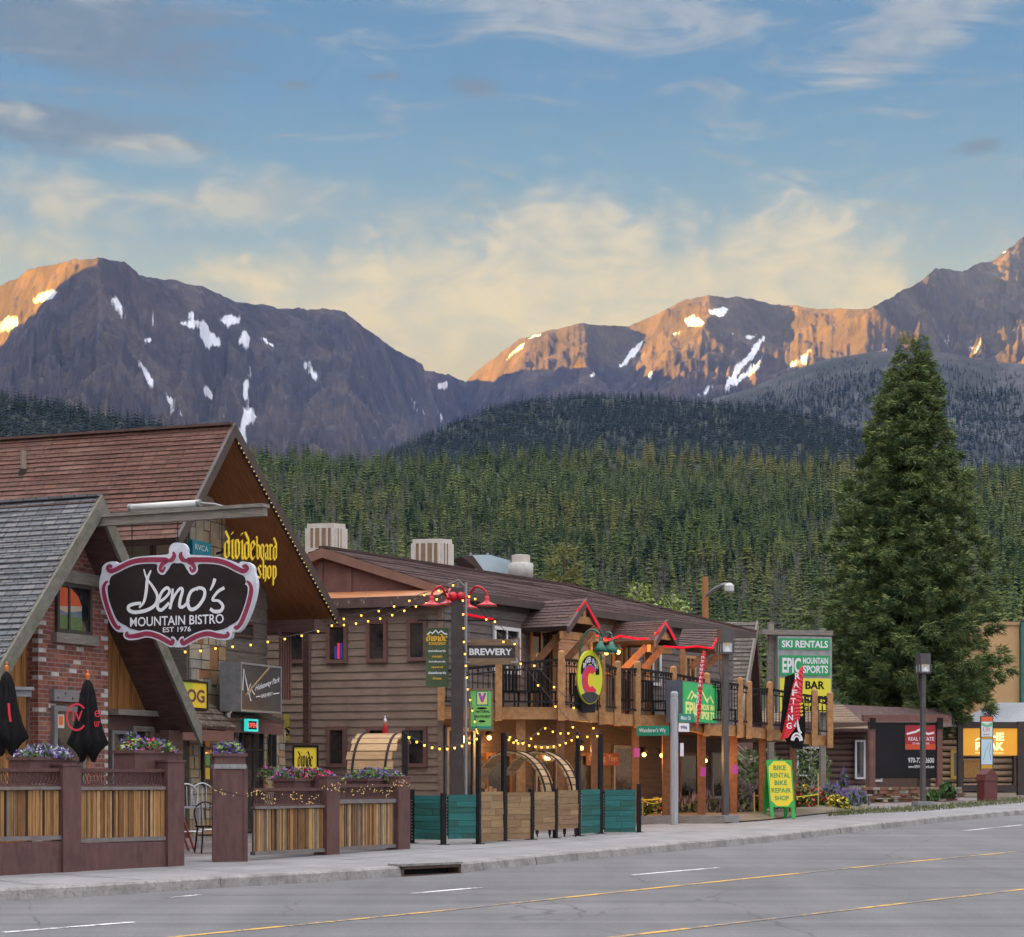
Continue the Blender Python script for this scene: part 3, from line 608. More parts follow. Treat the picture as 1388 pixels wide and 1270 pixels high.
def rects(f, *px, n=0.0):
    (u0, z1), (u1, z0) = f.hit(px[0], px[1], n), f.hit(px[2], px[3], n); return min(u0, u1), max(u0, u1), min(z0, z1), max(z0, z1)
def stonework(mb, f, u0, u1, z0, z1, n, seed, mi=0, lo=.16, hi=.42):   # split stones of mixed size; materials mi..mi+4
    r = random.Random(seed)
    def cut(a, b_, c_, d):
        w_, h_ = b_ - a, d - c_
        if w_ > hi or (w_ > lo * 1.9 and w_ > h_ * .8 and r.random() < .75): x = a + w_ * r.uniform(.35, .65); cut(a, x, c_, d); cut(x, b_, c_, d)
        elif h_ > hi or (h_ > lo * 1.9 and r.random() < .7): y = c_ + h_ * r.uniform(.35, .65); cut(a, b_, c_, y); cut(a, b_, y, d)
        else:
            e = .010; mb.box(f, a + e, b_ - e, n - .02, n + r.uniform(.012, .05), c_ + e, d - e, mi + r.choices(range(5), (4, 3, 2, 3, .6))[0])
    cut(u0, u1, z0, z1)
def window(f, box, n, parent, fm=None, pm=None, fw=.07, proud=.05, mull=(), bars=(), sill=False, name='window'):
    u0, u1, z0, z1 = box; b = MB(); fm = fm or TRIM
    b.box(f, u0, u0 + fw, n, n + proud, z0, z1); b.box(f, u1 - fw, u1, n, n + proud, z0, z1)
    b.box(f, u0 + fw, u1 - fw, n, n + proud, z1 - fw, z1); b.box(f, u0 + fw, u1 - fw, n, n + proud, z0, z0 + fw)
    for x in mull: x = u0 + (u1 - u0) * x; b.box(f, x - .022, x + .022, n, n + proud * .8, z0 + fw, z1 - fw)
    for x in bars: x = z0 + (z1 - z0) * x; b.box(f, u0 + fw, u1 - fw, n, n + proud * .7, x - .02, x + .02)
    if sill: b.box(f, u0 - .05, u1 + .05, n, n + proud + .05, z0 - .06, z0 - .002)
    o = b.build(name, fm, parent)
    p = MB(); p.box(f, u0 + fw, u1 - fw, n - .01, n + proud * .3, z0 + fw, z1 - fw); p.build('pane', pm or GLASS, o)
    return o

def specks(t_, pts, r):                     # little lamps, each an object, one shared mesh
    q = MB(); q.ball((0, 0, 0), r, 0, 6, 4); me = bpy.data.meshes.new('bulb'); me.from_pydata(q.v, [], q.f); me.materials.append(FAIRY)
    for p in pts: o = bpy.data.objects.new('bulb', me); COL.objects.link(o); o.parent = t_; o.location = V(p) - V(t_['_o'])
# ---------------------------------------------------------------- bistro with the grey roof
FD = F((P(135, 673, 33).x, 33, 0), (.408, .913)); ZP = P(135, 673, 33).z
Lf, Rf = FD.hit(-22, 935), FD.hit(270, 985)
bt = T('bistro_building', 'steep grey shingled gable of brick and golden boards behind the patio fence', 'building', (FD.o.x, FD.o.y, G(33)))
rp = lambda u, n, z: FD.pt(u, n, z)
b = MB()
A, B, Cc, Dd = rp(0, -9, ZP), rp(0, 0, ZP), rp(Lf[0], 0, Lf[1]), rp(Lf[0], -9, Lf[1])
slab(b, A, B, Cc, Dd, .16, 1); shingles(b, A, B, Cc, Dd, 34, 0, .026, segs=6)
A2, B2, C2, D2 = rp(0, -9, ZP), rp(0, 0, ZP), rp(Rf[0], 0, Rf[1]), rp(Rf[0], -9, Rf[1])
slab(b, A2, B2, C2, D2, .16, 1); shingles(b, A2, B2, C2, D2, 30, 0, .026)
b.beam(rp(0, -9, ZP + .02), rp(0, .01, ZP + .02), .16, .05, 0)
b.build('roof', [GSH, DKWOOD], bt)
for (e, s_) in ((Lf, -1), (Rf, 1)):        # fascia boards
    b = MB(); th = .34; b.prism(FD, [(0, ZP + .015), (e[0] + .0 * s_, e[1] + .015), (e[0], e[1] - th), (0, ZP - th)], .0, .06); b.build('fascia_board', MOSSW, bt)
WN = -.85
b = MB(); ul, ur = FD.hit(-40, 900, WN)[0], FD.hit(215, 900, WN)[0]
zr = lambda u: (ZP + (Rf[1] - ZP) * u / Rf[0] if u > 0 else ZP + (Lf[1] - ZP) * u / Lf[0]) - .2
b.prism(FD, [(ul, -.3), (ur, -.3), (ur, zr(ur)), (0, zr(0)), (ul, zr(ul))], WN - 6, WN, 0)
b.build('wall', GOLD, bt)
b = MB(); u0, u1 = FD.hit(52, 900, WN + .22)[0], FD.hit(146, 900, WN + .22)[0]; um = 0
b.prism(FD, [(u0, -.3), (u1, -.3), (u1, zr(u1) - .02), (0, zr(0) - .02), (u0, zr(u0) - .02)], WN + .002, WN + .22, 0)
rr = random.Random(11)
for i in range(46):
    z = -.2 + i * .0755 * 1.9; 
    if z > 4.4: break
    for uu, k in ((u0, 1), (u1, -1)):
        if rr.random() < .55: w_ = rr.choice((.1, .2)); a = uu if k > 0 else uu - w_; b.box(FD, a - .002 * k, a + w_ - .002 * k, WN + .1, WN + .226, round(z / .075) * .075 + .004, round(z / .075) * .075 + .069, 1)
for i in range(14):
    a = rr.uniform(u0 + .1, u1 - .3); z = round(rr.uniform(0.3, 4.6) / .075) * .075
    if z < zr(a) - .3: b.box(FD, a, a + .2, WN + .1, WN + .225, z + .004, z + .069, 1)
b.build('brick_bay', [BRICK, WHB], bt)
wn = WN + .22
bx = rects(FD, 74, 788, 121, 862, n=wn)
win = window(FD, bx, wn + .003, bt, M('dark_bronze_frame', (.03, .027, .025), (.05, .045, .04), .5, 5), GLASS, .06, .06, (.36,), name='gable_window')
b = MB(); b.box(FD, bx[0] - .12, bx[1] + .16, wn, wn + .09, bx[3] + .004, bx[3] + .2); b.build('window_header', GREYW, win); b = MB(); b.box(FD, bx[0] - .1, bx[1] + .12, wn, wn + .12, bx[2] - .17, bx[2] - .004); b.build('window_sill', GREYW, win)
b = MB(); w0, w1 = bx[0] + .07, bx[0] + (bx[1] - bx[0]) * .74; zz0, zz1 = bx[2] + .07, bx[3] - .08; H_ = zz1 - zz0; pn = wn + .026
b.prism(FD, [(w0, zz0), (w1, zz0), (w1, zz0 + H_ * .3), (w0, zz0 + H_ * .34)], pn, pn + .002, 0)
b.prism(FD, [(w0, zz0 + H_ * .34), (w1, zz0 + H_ * .3), (w1, zz0 + H_ * .48), (w0 + .2, zz0 + H_ * .40), (w0, zz0 + H_ * .47)], pn, pn + .003, 1)
b.prism(FD, [(w0, zz0 + H_ * .47), (w0 + .2, zz0 + H_ * .40), (w1, zz0 + H_ * .48), (w1, zz0 + H_ * .60), (w0, zz0 + H_ * .53)], pn, pn + .004, 2)
b.prism(FD, [(w0, zz0 + H_ * .53), (w1, zz0 + H_ * .60), (w1 - .1, zz0 + H_ * .82), (w1 - .3, zz1), (w0, zz1)], pn, pn + .005, 3)
b.build('poster', [M('poster_green', (.07, .12, .04), (.12, .18, .06), .5, 6), M('poster_blue', (.09, .13, .17), (.16, .2, .24), .5, 4), M('poster_pale', (.35, .36, .33), (.45, .3, .2), .5, 3), M('poster_red', (.50, .05, .025), (.55, .13, .03), .5, 1.2)], win)
# door under a painted lintel
dbx = rects(FD, 69, 956, 112, 1050, n=wn); dbx = (dbx[0], dbx[1], G(32), dbx[3])
dr = window(FD, dbx, wn + .003, bt, M('grey_door_frame', (.12, .125, .13), (.17, .175, .18), .5, 5), GLASS, .09, .07, (), (), name='door')
nb = rects(FD, 78, 968, 87, 987, n=wn + .03); b = MB(); b.box(FD, *nb[:2], wn + .03, wn + .032, *nb[2:], 0)
cx_ = (nb[0] + nb[1]) / 2; b.box(FD, nb[0] + .03, nb[1] - .03, wn + .032, wn + .034, nb[2] + .05, nb[3] - .03, 1)
b.build('notice', [M('notice_paper', (.5, .45, .4), rough=.6), M('notice_orange', (.62, .12, .02), rough=.6)], dr)
lb = rects(FD, 67, 934, 116, 953, n=wn); b = MB(); b.box(FD, lb[0], lb[1], wn, wn + .1, lb[2], lb[3])
for k in range(5): b.ball(FD.pt(lb[0] + (lb[1] - lb[0]) * (k + .5) / 5, wn + .1, (lb[2] + lb[3]) / 2 + (.04 if k % 2 else -.04)), .018, 1)
b.build('door_lintel', [M('grey_steel_plate', (.14, .135, .145), (.19, .18, .185), .5, 4), IRON], bt)
lb = rects(FD, 145, 961, 228, 973, n=WN); b = MB(); b.box(FD, lb[0], lb[1] + .1, WN + .003, WN + .24, lb[2], lb[3]); b.build('ledge', GREYW, bt)
lz = lb[2]; b = MB(); b.box(FD, u1 + .02, ur + .1, WN + .004, WN + .03, 0, lz - .01, 0); b.build('recess_shade_panel', DKWOOD, bt)  # flat dark panel, its colour stands in for the shade of a recess
wb = rects(FD, 149, 990, 172, 1046, n=WN + .03); wb = (wb[0], wb[1], .5, wb[3]); window(FD, wb, WN + .033, bt, M('grey_door_frame', (.12, .125, .13)), GLASS, .06, .05, name='side_window')
wb = rects(FD, 178, 984, 206, 1046, n=WN + .03); wb = (wb[0], wb[1], .5, wb[3]); window(FD, wb, WN + .033, bt, GREYW, GLASS, .09, .05, name='side_window')
pb = rects(FD, 229, 955, 248, 1050, n=-.3); b = MB(); b.box(FD, pb[0], pb[1], -.5, -.3, -.05, zr(pb[1]) + .05); b.build('porch_post', DKWOOD, bt)
# outrigger beam that carries the sign
FS = F((P(131, 704, 33).x, 33.0, 0), (.913, -.408)); zb0, zb1 = P(131, 713, 33).z, P(131, 697, 33).z; Lb = FS.hit(357, 704)[0]
b = MB(); b.box(FS, -.6, Lb, -.12, .0, zb0, zb1 - .06, 0); b.box(FS, -.3, Lb + .02, -.16, .04, zb1 - .057, zb1, 0); b.build('outrigger_beam', GREYW, bt)
li = T('sign_floodlight', 'long white fluorescent tube light lying along the grey beam top', 'light fixture', tuple(FS.pt(1.2, 0, zb1)))
a0, a1 = FS.hit(176, 691)[0], FS.hit(268, 691)[0]; b = MB(); zc_ = zb1 + .075
b.tube([FS.pt(a0, -.02, zc_), FS.pt(a1, -.02, zc_)], .055, 10); b.build('tube_cover', M('white_plastic', (.60, .61, .60), (.52, .53, .52), .35, 4), li, True)
b = MB(); b.lathe(FS.pt(a0 - .03, -.02, zc_), [(.062, 0), (.062, .05)], 10, 0, FS.u); b.lathe(FS.pt(a1 - .02, -.02, zc_), [(.062, 0), (.062, .06)], 10, 0, FS.u)
b.tube([FS.pt(a1 + .03, -.02, zc_), FS.pt(a1 + .3, -.05, zc_ - .03), FS.pt(a1 + .45, -.06, zb1)], .02, 6); b.box(FS, a0, a1, -.05, .0, zb1, zb1 + .03); b.build('end_caps', GREYM, li)

# ---------------------------------------------------------------- board shop with the red-brown roof
FB = F((P(315, 576, 38.5).x, 38.5, 0), (.35, .937)); ZB = P(315, 576, 38.5).z
Lb_, Rb_ = FB.hit(238, 730), FB.hit(455, 832)
sh = T('shop_building', 'tall shop with red-brown shingled roof and stone gable beside the bistro', 'building', (FB.o.x, FB.o.y, G(42)))
b = MB(); q = lambda u, n, z: FB.pt(u, n, z)
A, B, Cc, Dd = q(0, -14, ZB + .05), q(0, 0, ZB), q(*[Lb_[0], 0, Lb_[1]]), q(Lb_[0], -14, Lb_[1])
slab(b, A, B, Cc, Dd, .14, 1); shingles(b, A, B, Cc, Dd, 24, 0, .022, segs=7)
A, B, Cc, Dd = q(0, -14, ZB + .05), q(0, 0, ZB), q(Rb_[0], 0, Rb_[1]), q(Rb_[0], -14, Rb_[1])
shingles(b, A, B, Cc, Dd, 24, 0, .022); slab(b, A, B, Cc, Dd, .14, 2)
b.beam(q(0, -14, ZB + .06), q(0, .01, ZB + .02), .2, .05, 1)
b.build('roof', [RSH, DKWOOD, SOFF], sh)
for e in (Lb_, Rb_):
    b = MB(); b.prism(FB, [(0, ZB + .03), (e[0], e[1] + .03), (e[0], e[1] - .24), (0, ZB - .24)], 0, .07); b.build('fascia_board', M('dark_fascia', (.035, .024, .022), (.055, .04, .036), .5, 3), sh)
k = 44                                     # row of little lights along the far rake
ls = T('eave_lights', 'row of tiny warm lights along the overhanging shop rake edge', 'string lights', tuple(FB.pt(0, .08, ZB)))
specks(ls, [FB.pt(Rb_[0] * i / k, .08, ZB + (Rb_[1] - ZB) * i / k - .27) for i in range(1, k)], .017); b = MB(); b.tube([FB.pt(0, .075, ZB - .25), FB.pt(Rb_[0], .075, Rb_[1] - .25)], .008, 4); b.build('wire', BLACK, ls)
NB = -1.25
ub0, ub1, ubm = FB.hit(256, 800, NB)[0], FB.hit(361, 800, NB)[0], FB.hit(304, 800, NB)[0]
zB = lambda u: (ZB + (Rb_[1] - ZB) * u / Rb_[0] if u > 0 else ZB + (Lb_[1] - ZB) * u / Lb_[0]) - .17
b = MB(); b.prism(FB, [(ub0, -.2), (ub1, -.2), (ub1, zB(ub1)), (0, zB(0)), (ub0, zB(ub0))], NB - 12, NB, 0); b.build('wall', MORT, sh)
b = MB()
for i in range(14):
    z0 = .0 + i * .5; z1 = z0 + .5; ua = ub0
    if z0 > zB(ub0): ua = max(ub0, (z1 + .17 - ZB) / ((Lb_[1] - ZB) / Lb_[0]))
    if ua < ubm - .2 and z1 < zB(min(ubm, 0)) + .3: stonework(b, FB, ua, ubm, z0, z1, NB, 20 + i, 0, .17, .5)
b.build('stone_facing', STONES, sh)
b = MB(); zt = FB.hit(330, 715, NB)[1]
clap(b, FB, ubm + .01, ub1, 3.0, zB(ub1) - .02, .3, NB + .002)
k = 7
for i in range(k): 
    za = zB(ub1) + i * .3; ue = (za + .3 + .17 - ZB) / ((Rb_[1] - ZB) / Rb_[0])
    if ue > ubm + .2: clap(b, FB, ubm + .01, ue, za, za + .3, .3, NB + .002)
b.build('board_siding', GREYB, sh)
# front wall below the near eave, with its curtained window
FBf = F(FB.pt(ub0, NB, 0), (FB.n.x, FB.n.y)); b = MB(); ez = zB(ub0)
b.box(FBf, -9, -.02, .0, .05, 2, ez + .1, 0); b.build('front_wall', GREYB, sh)
wb = rects(FBf, 167, 727, 250, 800, n=.05); wo = window(FBf, wb, .053, sh, TRIM, CURT, .07, .07, (.48, .54), name='upper_window')
b = MB(); b.box(FBf, -6, .1, .05, .5, ez - .02, ez + .10); b.build('eave_board', M('red_eave_board', (.16, .05, .03), (.22, .08, .05), .7, 3), sh)
m_ = (Lb_[1] - ZB) / Lb_[0]; rd = V(((32 - CX) / FL, 1, (HY - 640) / FL)); k_ = (ZB - EYE - m_ * FB.o.dot(FB.u)) / (rd.z - m_ * rd.dot(FB.u)); pp = V((0, 0, EYE)) + rd * k_      # flue on the roof
b = MB(); b.tube([pp - V((0, 0, .35)), pp + V((0, 0, .42))], .06, 10, 0); b.lathe(pp - V((0, 0, .1)), [(.22, -.14), (.12, 0), (.075, .16)], 10, 1); b.build('flue_pipe', [M('tan_flue', (.24, .19, .14), (.16, .13, .10), .6, 4), BLACK], sh)
# eave beam and posts at the far corner
b = MB(); b.box(FB, ub1 + .02, Rb_[0] - .1, -1.5, -.12, Rb_[1] - .42, Rb_[1] - .17); b.build('eave_beam', DKWOOD, sh)
for pxx in (418,):
    pb = FB.hit(pxx, 900, -.9); b = MB(); b.box(FB, pb[0] - .07, pb[0] + .07, -1.0, -.86, 0, Rb_[1] - .3); b.build('porch_post', DKWOOD, sh)
# wooden windows, doors and small shake roofs on the gable wall
wb = rects(FB, 305, 838, 340, 866, n=NB); window(FB, wb, NB + .03, sh, DKWOOD, GLASS, .06, .05, (.5,), name='gable_window')
def shake_hood(pxs, ytop, ybot, out, label=None):
    ua, ub = FB.hit(pxs[0], 950, NB + out)[0], FB.hit(pxs[1], 950, NB + out)[0]; za, zb = FB.hit(pxs[0], ytop, NB)[1], FB.hit((pxs[0] + pxs[1]) / 2, ybot, NB + out)[1]
    b = MB(); A, B, Cc, Dd = FB.pt(ua, NB + .03, za), FB.pt(ub, NB + .03, za), FB.pt(ub + .05, NB + out, zb), FB.pt(ua - .05, NB + out, zb)
    shingles(b, A, B, Cc, Dd, 5, 0, .035, segs=7); slab(b, A, B, Cc, Dd, .05, 1)
    b.prism(F(FB.pt(ua, NB, 0), (FB.n.x, FB.n.y)), [(0, zb - .25), (out - .03, zb - .25), (out - .03, zb - .05), (0, za - .1)], -.02, .0, 0)
    b.box(FB, ua, ub, NB + out - .1, NB + out - .02, zb - .27, zb - .06, 1); b.build('shake_hood', [TSH, TRIM], sh)
shake_hood((232, 318), 940, 985, .75); shake_hood((306, 384), 962, 976, .5)
db = rects(FB, 322, 988, 352, 1050, n=NB); window(FB, (db[0], db[1], G(43), db[3]), NB + .05, sh, M('dark_bronze_frame', (.03, .03, .03)), GLASS, .07, .06, (.55,), (.8,), name='door')
for pa, pb_ in ((316, 322), (352, 361), (361, 385)): b = MB(); stonework(b, FB, FB.hit(pa, 1000, NB)[0], FB.hit(pb_, 1000, NB)[0], .1, FB.hit(340, 986, NB)[1], NB, pa, 0, .12, .34); b.build('door_surround', STONES, sh)
wb = rects(FB, 361, 994, 369, 1042, n=NB); window(FB, wb, NB + .06, sh, M('dark_bronze_frame', (.03, .03, .03)), GLASS, .04, .05, name='side_window')
wb = rects(FB, 270, 1012, 288, 1066, n=NB); wo = window(FB, wb, NB + .05, sh, M('dark_bronze_frame', (.03, .03, .03)), GLASS, .06, .06, name='side_window')
b = MB(); x0, x1 = wb[0] + .12, wb[0] + .30
for i in range(5): b.box(FB, x0, x1, NB + .07, NB + .073, wb[2] + .15 + i * .27, wb[2] + .38 + i * .27, i % 3)
b.build('window_poster', [M('poster_yellow', (.60, .42, .03), rough=.5), M('poster_lime', (.10, .34, .09), rough=.5), M('poster_orange', (.6, .2, .03), rough=.5)], wo)
# outside stair to the upper floor
st = T('outside_stair', 'dark brown timber stair with slatted railing between shop and taupe wall', 'stair', tuple(P(395, 1062, 45.5)))
b = MB(); s0, s1 = P(368, 1062, 45.3), P(407, 962, 46.6)
FSt = F((s0.x, s0.y, 0), ((s1 - s0).x, (s1 - s0).y)); Ls = V((s1.x - s0.x, s1.y - s0.y, 0)).length
b.prism(FSt, [(0, s0.z - .25), (.3, s0.z - .25), (Ls, s1.z - 1.15), (Ls, s1.z - .9), (0, s0.z)], -.05, 0); b.build('stringer', DKWOOD, st)
b = MB()
for i in range(9): b.box(FSt, Ls * i / 9, Ls * i / 9 + .24, -.9, -.04, s0.z - .1 + (s1.z - .9 - s0.z) * i / 9, s0.z - .06 + (s1.z - .9 - s0.z) * i / 9)
b.build('treads', GREYW, st)
b = MB(); b.beam(FSt.pt(0, .0, s0.z + .75), FSt.pt(Ls, .0, s1.z), .06, .12); b.beam(FSt.pt(Ls, .0, s1.z), FSt.pt(Ls + .7, .0, s1.z), .06, .12)
for i in range(15): u = (Ls + .65) * (i + .4) / 15; zt = min(s1.z, s0.z + .75 + (s1.z - s0.z - .75) * u / Ls); b.box(FSt, u, u + .06, .02, .05, zt - .95, zt)
b.build('railing', M('brown_stair_wood', (.085, .036, .026), (.12, .055, .04), .7, 4), st)
b = MB()
for i in range(5): u = FB.hit(361 + 3.3 * i, 850, NB)[0]; b.box(FB, u, u + .055, -.95, -.91, 3.0, 4.45)
b.box(FB, FB.hit(360, 850, NB)[0], FB.hit(376, 850, NB)[0], -.97, -.93, 4.4, 4.5); b.build('balcony_slats', TRIM, sh)

# ---------------------------------------------------------------- brewery: taupe end wall, long brown roof, timber deck
cor = P(600, 1056, 44); cor.z = 0
FE = F(cor, (.943, -.331)); FF = F(cor, (.55, .835)); wv = FF.u
br = T('brewery_building', 'two storey brown building with long dark roof and timber front deck', 'building', (cor.x, cor.y, G(44)))
R0u, R0z = FE.hit(430, 742); Eu, Ez = FE.hit(603, 806); UW = 2 * R0u - .0
LEN = 14.0; RL = 10.3
b = MB(); b.box(FE, UW + .1, -.02, -2.5, 0, -.2, Ez, 0)
body = [FE.pt(0, -.03, 0), FE.pt(UW, -.03, 0)]
b.hexa([body[0] + V((0, 0, -.2)), body[0] + wv * LEN + V((0, 0, -.2)), body[1] + wv * LEN + V((0, 0, -.2)), body[1] + V((0, 0, -.2)), body[0] + V((0, 0, Ez)), body[0] + wv * LEN + V((0, 0, Ez)), body[1] + wv * LEN + V((0, 0, Ez)), body[1] + V((0, 0, Ez))], 0)
b.build('wall', M('dark_brown_wall', (.05, .04, .036), (.075, .06, .054), .8, 3), br)
b = MB(); clap(b, FE, UW, 0, 0, Ez - .25, .178, .0, .03); b.box(FE, -.1, .02, .0, .05, 0, Ez - .25); b.build('clapboard', CLAP, br)
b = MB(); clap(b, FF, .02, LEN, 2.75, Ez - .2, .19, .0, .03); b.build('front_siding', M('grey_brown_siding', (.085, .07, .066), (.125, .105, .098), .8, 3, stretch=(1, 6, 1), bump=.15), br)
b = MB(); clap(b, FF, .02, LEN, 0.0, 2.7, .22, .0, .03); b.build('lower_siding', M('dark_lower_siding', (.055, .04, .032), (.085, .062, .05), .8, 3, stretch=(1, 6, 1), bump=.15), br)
# end: pediment, rusty skirt, fascia
PN = -.45
b = MB(); zb_ = Ez + .12; uR = -R0u * 0 + .02
b.prism(FE, [(UW, zb_ - .1), (uR, zb_ - .1), (uR, zb_), (R0u, R0z - .1), (UW, zb_)], PN - .3, PN, 0); b.build('pediment', TRIM, br)
b = MB()
for e in (UW - .2, .25): b.prism(FE, [(R0u, R0z + .02), (e, Ez + .10), (e, Ez - .10), (R0u, R0z - .2)], PN, PN + .2, 0)
b.build('rake_board', M('tan_brown_trim', (.16, .085, .06), (.20, .11, .08), .7, 3), br)
b = MB()
for pxx in (435, 474): uu = FE.hit(pxx, 780, PN)[0]; b.box(FE, uu - .06, uu + .06, PN + .003, PN + .05, zb_, R0z - .25 - abs(uu - R0u) * (R0z - zb_) / abs(R0u))
b.build('pediment_stud', TRIM, br)
b = MB(); b.quad(FE.pt(UW, PN + .004, zb_ + .06), FE.pt(.0, PN + .004, zb_ + .06), FE.pt(.05, .34, Ez - .03), FE.pt(UW, .34, Ez - .03)); b.build('rusty_skirt', RUSTC, br)
b = MB(); b.box(FE, UW, .08, -.2, .34, Ez - .26, Ez - .035); b.build('fascia_board', FASC, br)
# main roof with its hipped far end
rA = FE.pt(R0u, PN + .2, R0z + .02); rB = rA + wv * RL; eA = FE.pt(.32, PN + .2, Ez + .08); eB = eA + wv * (LEN + .6); lA = FE.pt(UW - .32, PN + .2, Ez + .08); lB = lA + wv * (LEN + .6)
b = MB(); shingles(b, rA, rB, eB, eA, 22, 0, .02, segs=6); slab(b, rA, rB, eB, eA, .14, 1); shingles(b, rB, rA, lA, lB, 20, 0, .02); b.quad(rB + V((0, 0, .01)), eB, lB)
b.beam(rA + V((0, 0, .02)), rB + V((0, 0, .02)), .2, .05, 0); b.beam(rB + V((0, 0, .03)), eB + V((0, 0, .03)), .18, .05, 0); b.build('roof', [DSH, DKWOOD], br)
b = MB(); b.beam(eA + V((0, 0, -.08)), eB + V((0, 0, -.08)), .06, .18, 0); b.build('eave_gutter', M('dark_gutter', (.045, .032, .03), (.06, .045, .042), .5, 3), br)
# windows of the end wall
for i, r_ in enumerate(((391, 846, 416, 899), (444, 846, 472, 899), (498, 841, 526, 898), (553, 840, 580, 896))): 
    o = window(FE, rects(FE, *r_), .03, br, TRIM, GLASS, .085, .06)
    if i == 1:
        ub = rects(FE, 455, 872, 468, 893); b = MB()
        for k in range(3): b.box(FE, ub[0] + k * .07, ub[0] + k * .07 + .055, .06, .064, ub[2], ub[3] - (.08 if k == 0 else 0), k % 2)
        b.build('window_lettering', [M('blue_neon_tube', (.03, .04, .25), emit=(.05, .08, .6), es=.015), M('red_neon_tube', (.5, .02, .05), emit=(1, .03, .08), es=.05)], o)
for r_ in ((444, 985, 471, 1040), (498, 985, 526, 1040), (551, 985, 580, 1040)): window(FE, rects(FE, *r_), .03, br, TRIM, GLASS, .085, .06)
# front upper windows and doors
for r_, fm in (((666, 848, 702, 915), WFRAME), ((797, 864, 830, 915), CEDAR), ((836, 872, 853, 970), DCED), ((872, 880, 893, 930), WFRAME), ((925, 888, 940, 930), CEDAR)):
    window(FF, rects(FF, *r_), .03, br, fm, GLASS, .08, .06, (.5,))
wb = rects(FF, 715, 850, 745, 965); window(FF, (wb[0], wb[1], 2.85, wb[3]), .03, br, DCED, GLASS, .09, .06, (.5,), name='door')
# ground floor doors and windows under the deck
for i, r_ in enumerate(((598, 985, 640, 1100), (655, 1020, 690, 1100), (722, 1010, 752, 1100), (780, 1020, 812, 1100), (828, 1010, 858, 1100), (918, 1020, 945, 1100), (962, 1020, 985, 1095))):
    wb = rects(FF, *r_); wb = (max(wb[0], .05), wb[1], G(47) + (.1 if i % 2 else .5), wb[3]); window(FF, wb, .03, br, DCED if i % 2 else M('grey_door_frame', (.12, .125, .13)), GLASS, .08, .06, name='door' if i % 2 else 'window')
sg = rects(FF, 790, 1020, 835, 1038); b = MB(); b.box(FF, *sg[:2], .06, .1, *sg[2:], 0); b.text(FF, 'Clothing  Toys', sg[0] + .1, sg[2] + .08, sg[1] - .1, sg[3] - .06, .104, 1)
b.build('shop_lettering', [M('red_board', (.13, .03, .025), (.16, .045, .035), .6, 4), M('cream_letter', (.35, .28, .2))], br)
# dormer porches with red light tubes
def dormer(peak, lf, rf, d, back):
    f = F((P(peak[0], 0, d).x, d, 0), (.55, .835)); z = P(peak[0], peak[1], d).z; (u0, z0), (u1, z1) = f.hit(*lf), f.hit(*rf); z0 = z1 = (z0 + z1) / 2
    b = MB()
    for (ue, ze) in ((u0, z0), (u1, z1)):
        A, B, Cc, Dd = f.pt(0, 0, z), f.pt(0, -back, z), f.pt(ue, -back, ze), f.pt(ue, 0, ze)
        slab(b, A, B, Cc, Dd, .12, 1); shingles(b, A, B, Cc, Dd, 9, 0, .02, segs=3)
    b.build('dormer_roof', [DSH, M('dark_gutter', (.045, .032, .03))], br)
    b = MB()
    for (ue, ze) in ((u0, z0), (u1, z1)): b.prism(f, [(0, z + .02), (ue * 1.04, ze), (ue * 1.04, ze - .17), (0, z - .17)], 0, .07)
    b.build('bargeboard', M('plum_brown_board', (.07, .042, .042), (.095, .058, .058), .6, 3), br)
    b = MB(); zm = (z * .36 + z0 * .64); b.box(f, u0 * .7, u1 * .7, -.1, -.01, zm - .14, zm + .03); b.box(f, -.07, .07, -.1, -.01, zm + .03, z - .15)
    b.box(f, u0 * .98, u1 * .98, -.22, -.11, z0 - .28, z0 - .1); b.build('collar_tie', CEDAR, br)
    return f, u0, u1, z, z0
tubes = []
f1 = dormer((793, 812), (769, 846), (813, 857), 46.5, 3.4); f2 = dormer((902, 841), (887, 866), (916, 873), 49.5, 3.2)
# shed porch roof at the far end
A, B, Cc, Dd = P(925, 853, 51.5), P(975, 853, 50.5), P(968, 880, 49.5), P(918, 876, 50.5); b = MB(); shingles(b, A, B, Cc, Dd, 8, 0, .02, segs=3); slab(b, A, B, Cc, Dd, .14, 1); b.build('shed_roof', [DSH, DKWOOD], br)
def redtube(pts, d): 
    b = MB(); b.tube([P(x, y, d if not isinstance(d, list) else d[i]) for i, (x, y) in enumerate(pts)], .026, 6); return b
t_ = T('red_light_tube', 'glowing red light tube outlining the larger porch gable over the oval sign', 'light tube', tuple(P(793, 815, 46.3)))
redtube([(757, 847), (769, 844), (793, 815), (812, 851)], 46.2).build('tube', REDL, t_)
t_ = T('red_light_tube', 'glowing red light tube outlining the smaller porch gable above the green box sign', 'light tube', tuple(P(902, 843, 49.2)))
redtube([(786, 858), (812, 862), (822, 867), (830, 866), (840, 862), (866, 866), (885, 865), (902, 843), (915, 867)], [47.5, 48, 48.4, 48.6, 49, 49.2, 49.2, 49.1, 49.1]).build('tube', REDL, t_)
t_ = T('red_light_tube', 'glowing red light tube running along the low shed porch eave to its corner', 'light tube', tuple(P(968, 878, 49.3)))
redtube([(899, 876), (925, 878), (945, 876), (965, 879), (974, 862)], [49.3, 49.3, 49.3, 49.2, 49.6]).build('tube', REDL, t_)
t_ = T('red_light_tube', 'glowing red light tube under the main eave behind the red gooseneck lamps', 'light tube', tuple(P(660, 838, 45)))
redtube([(629, 832), (660, 838), (700, 844)], [44.4, 45.4, 46.8]).build('tube', REDL, t_)
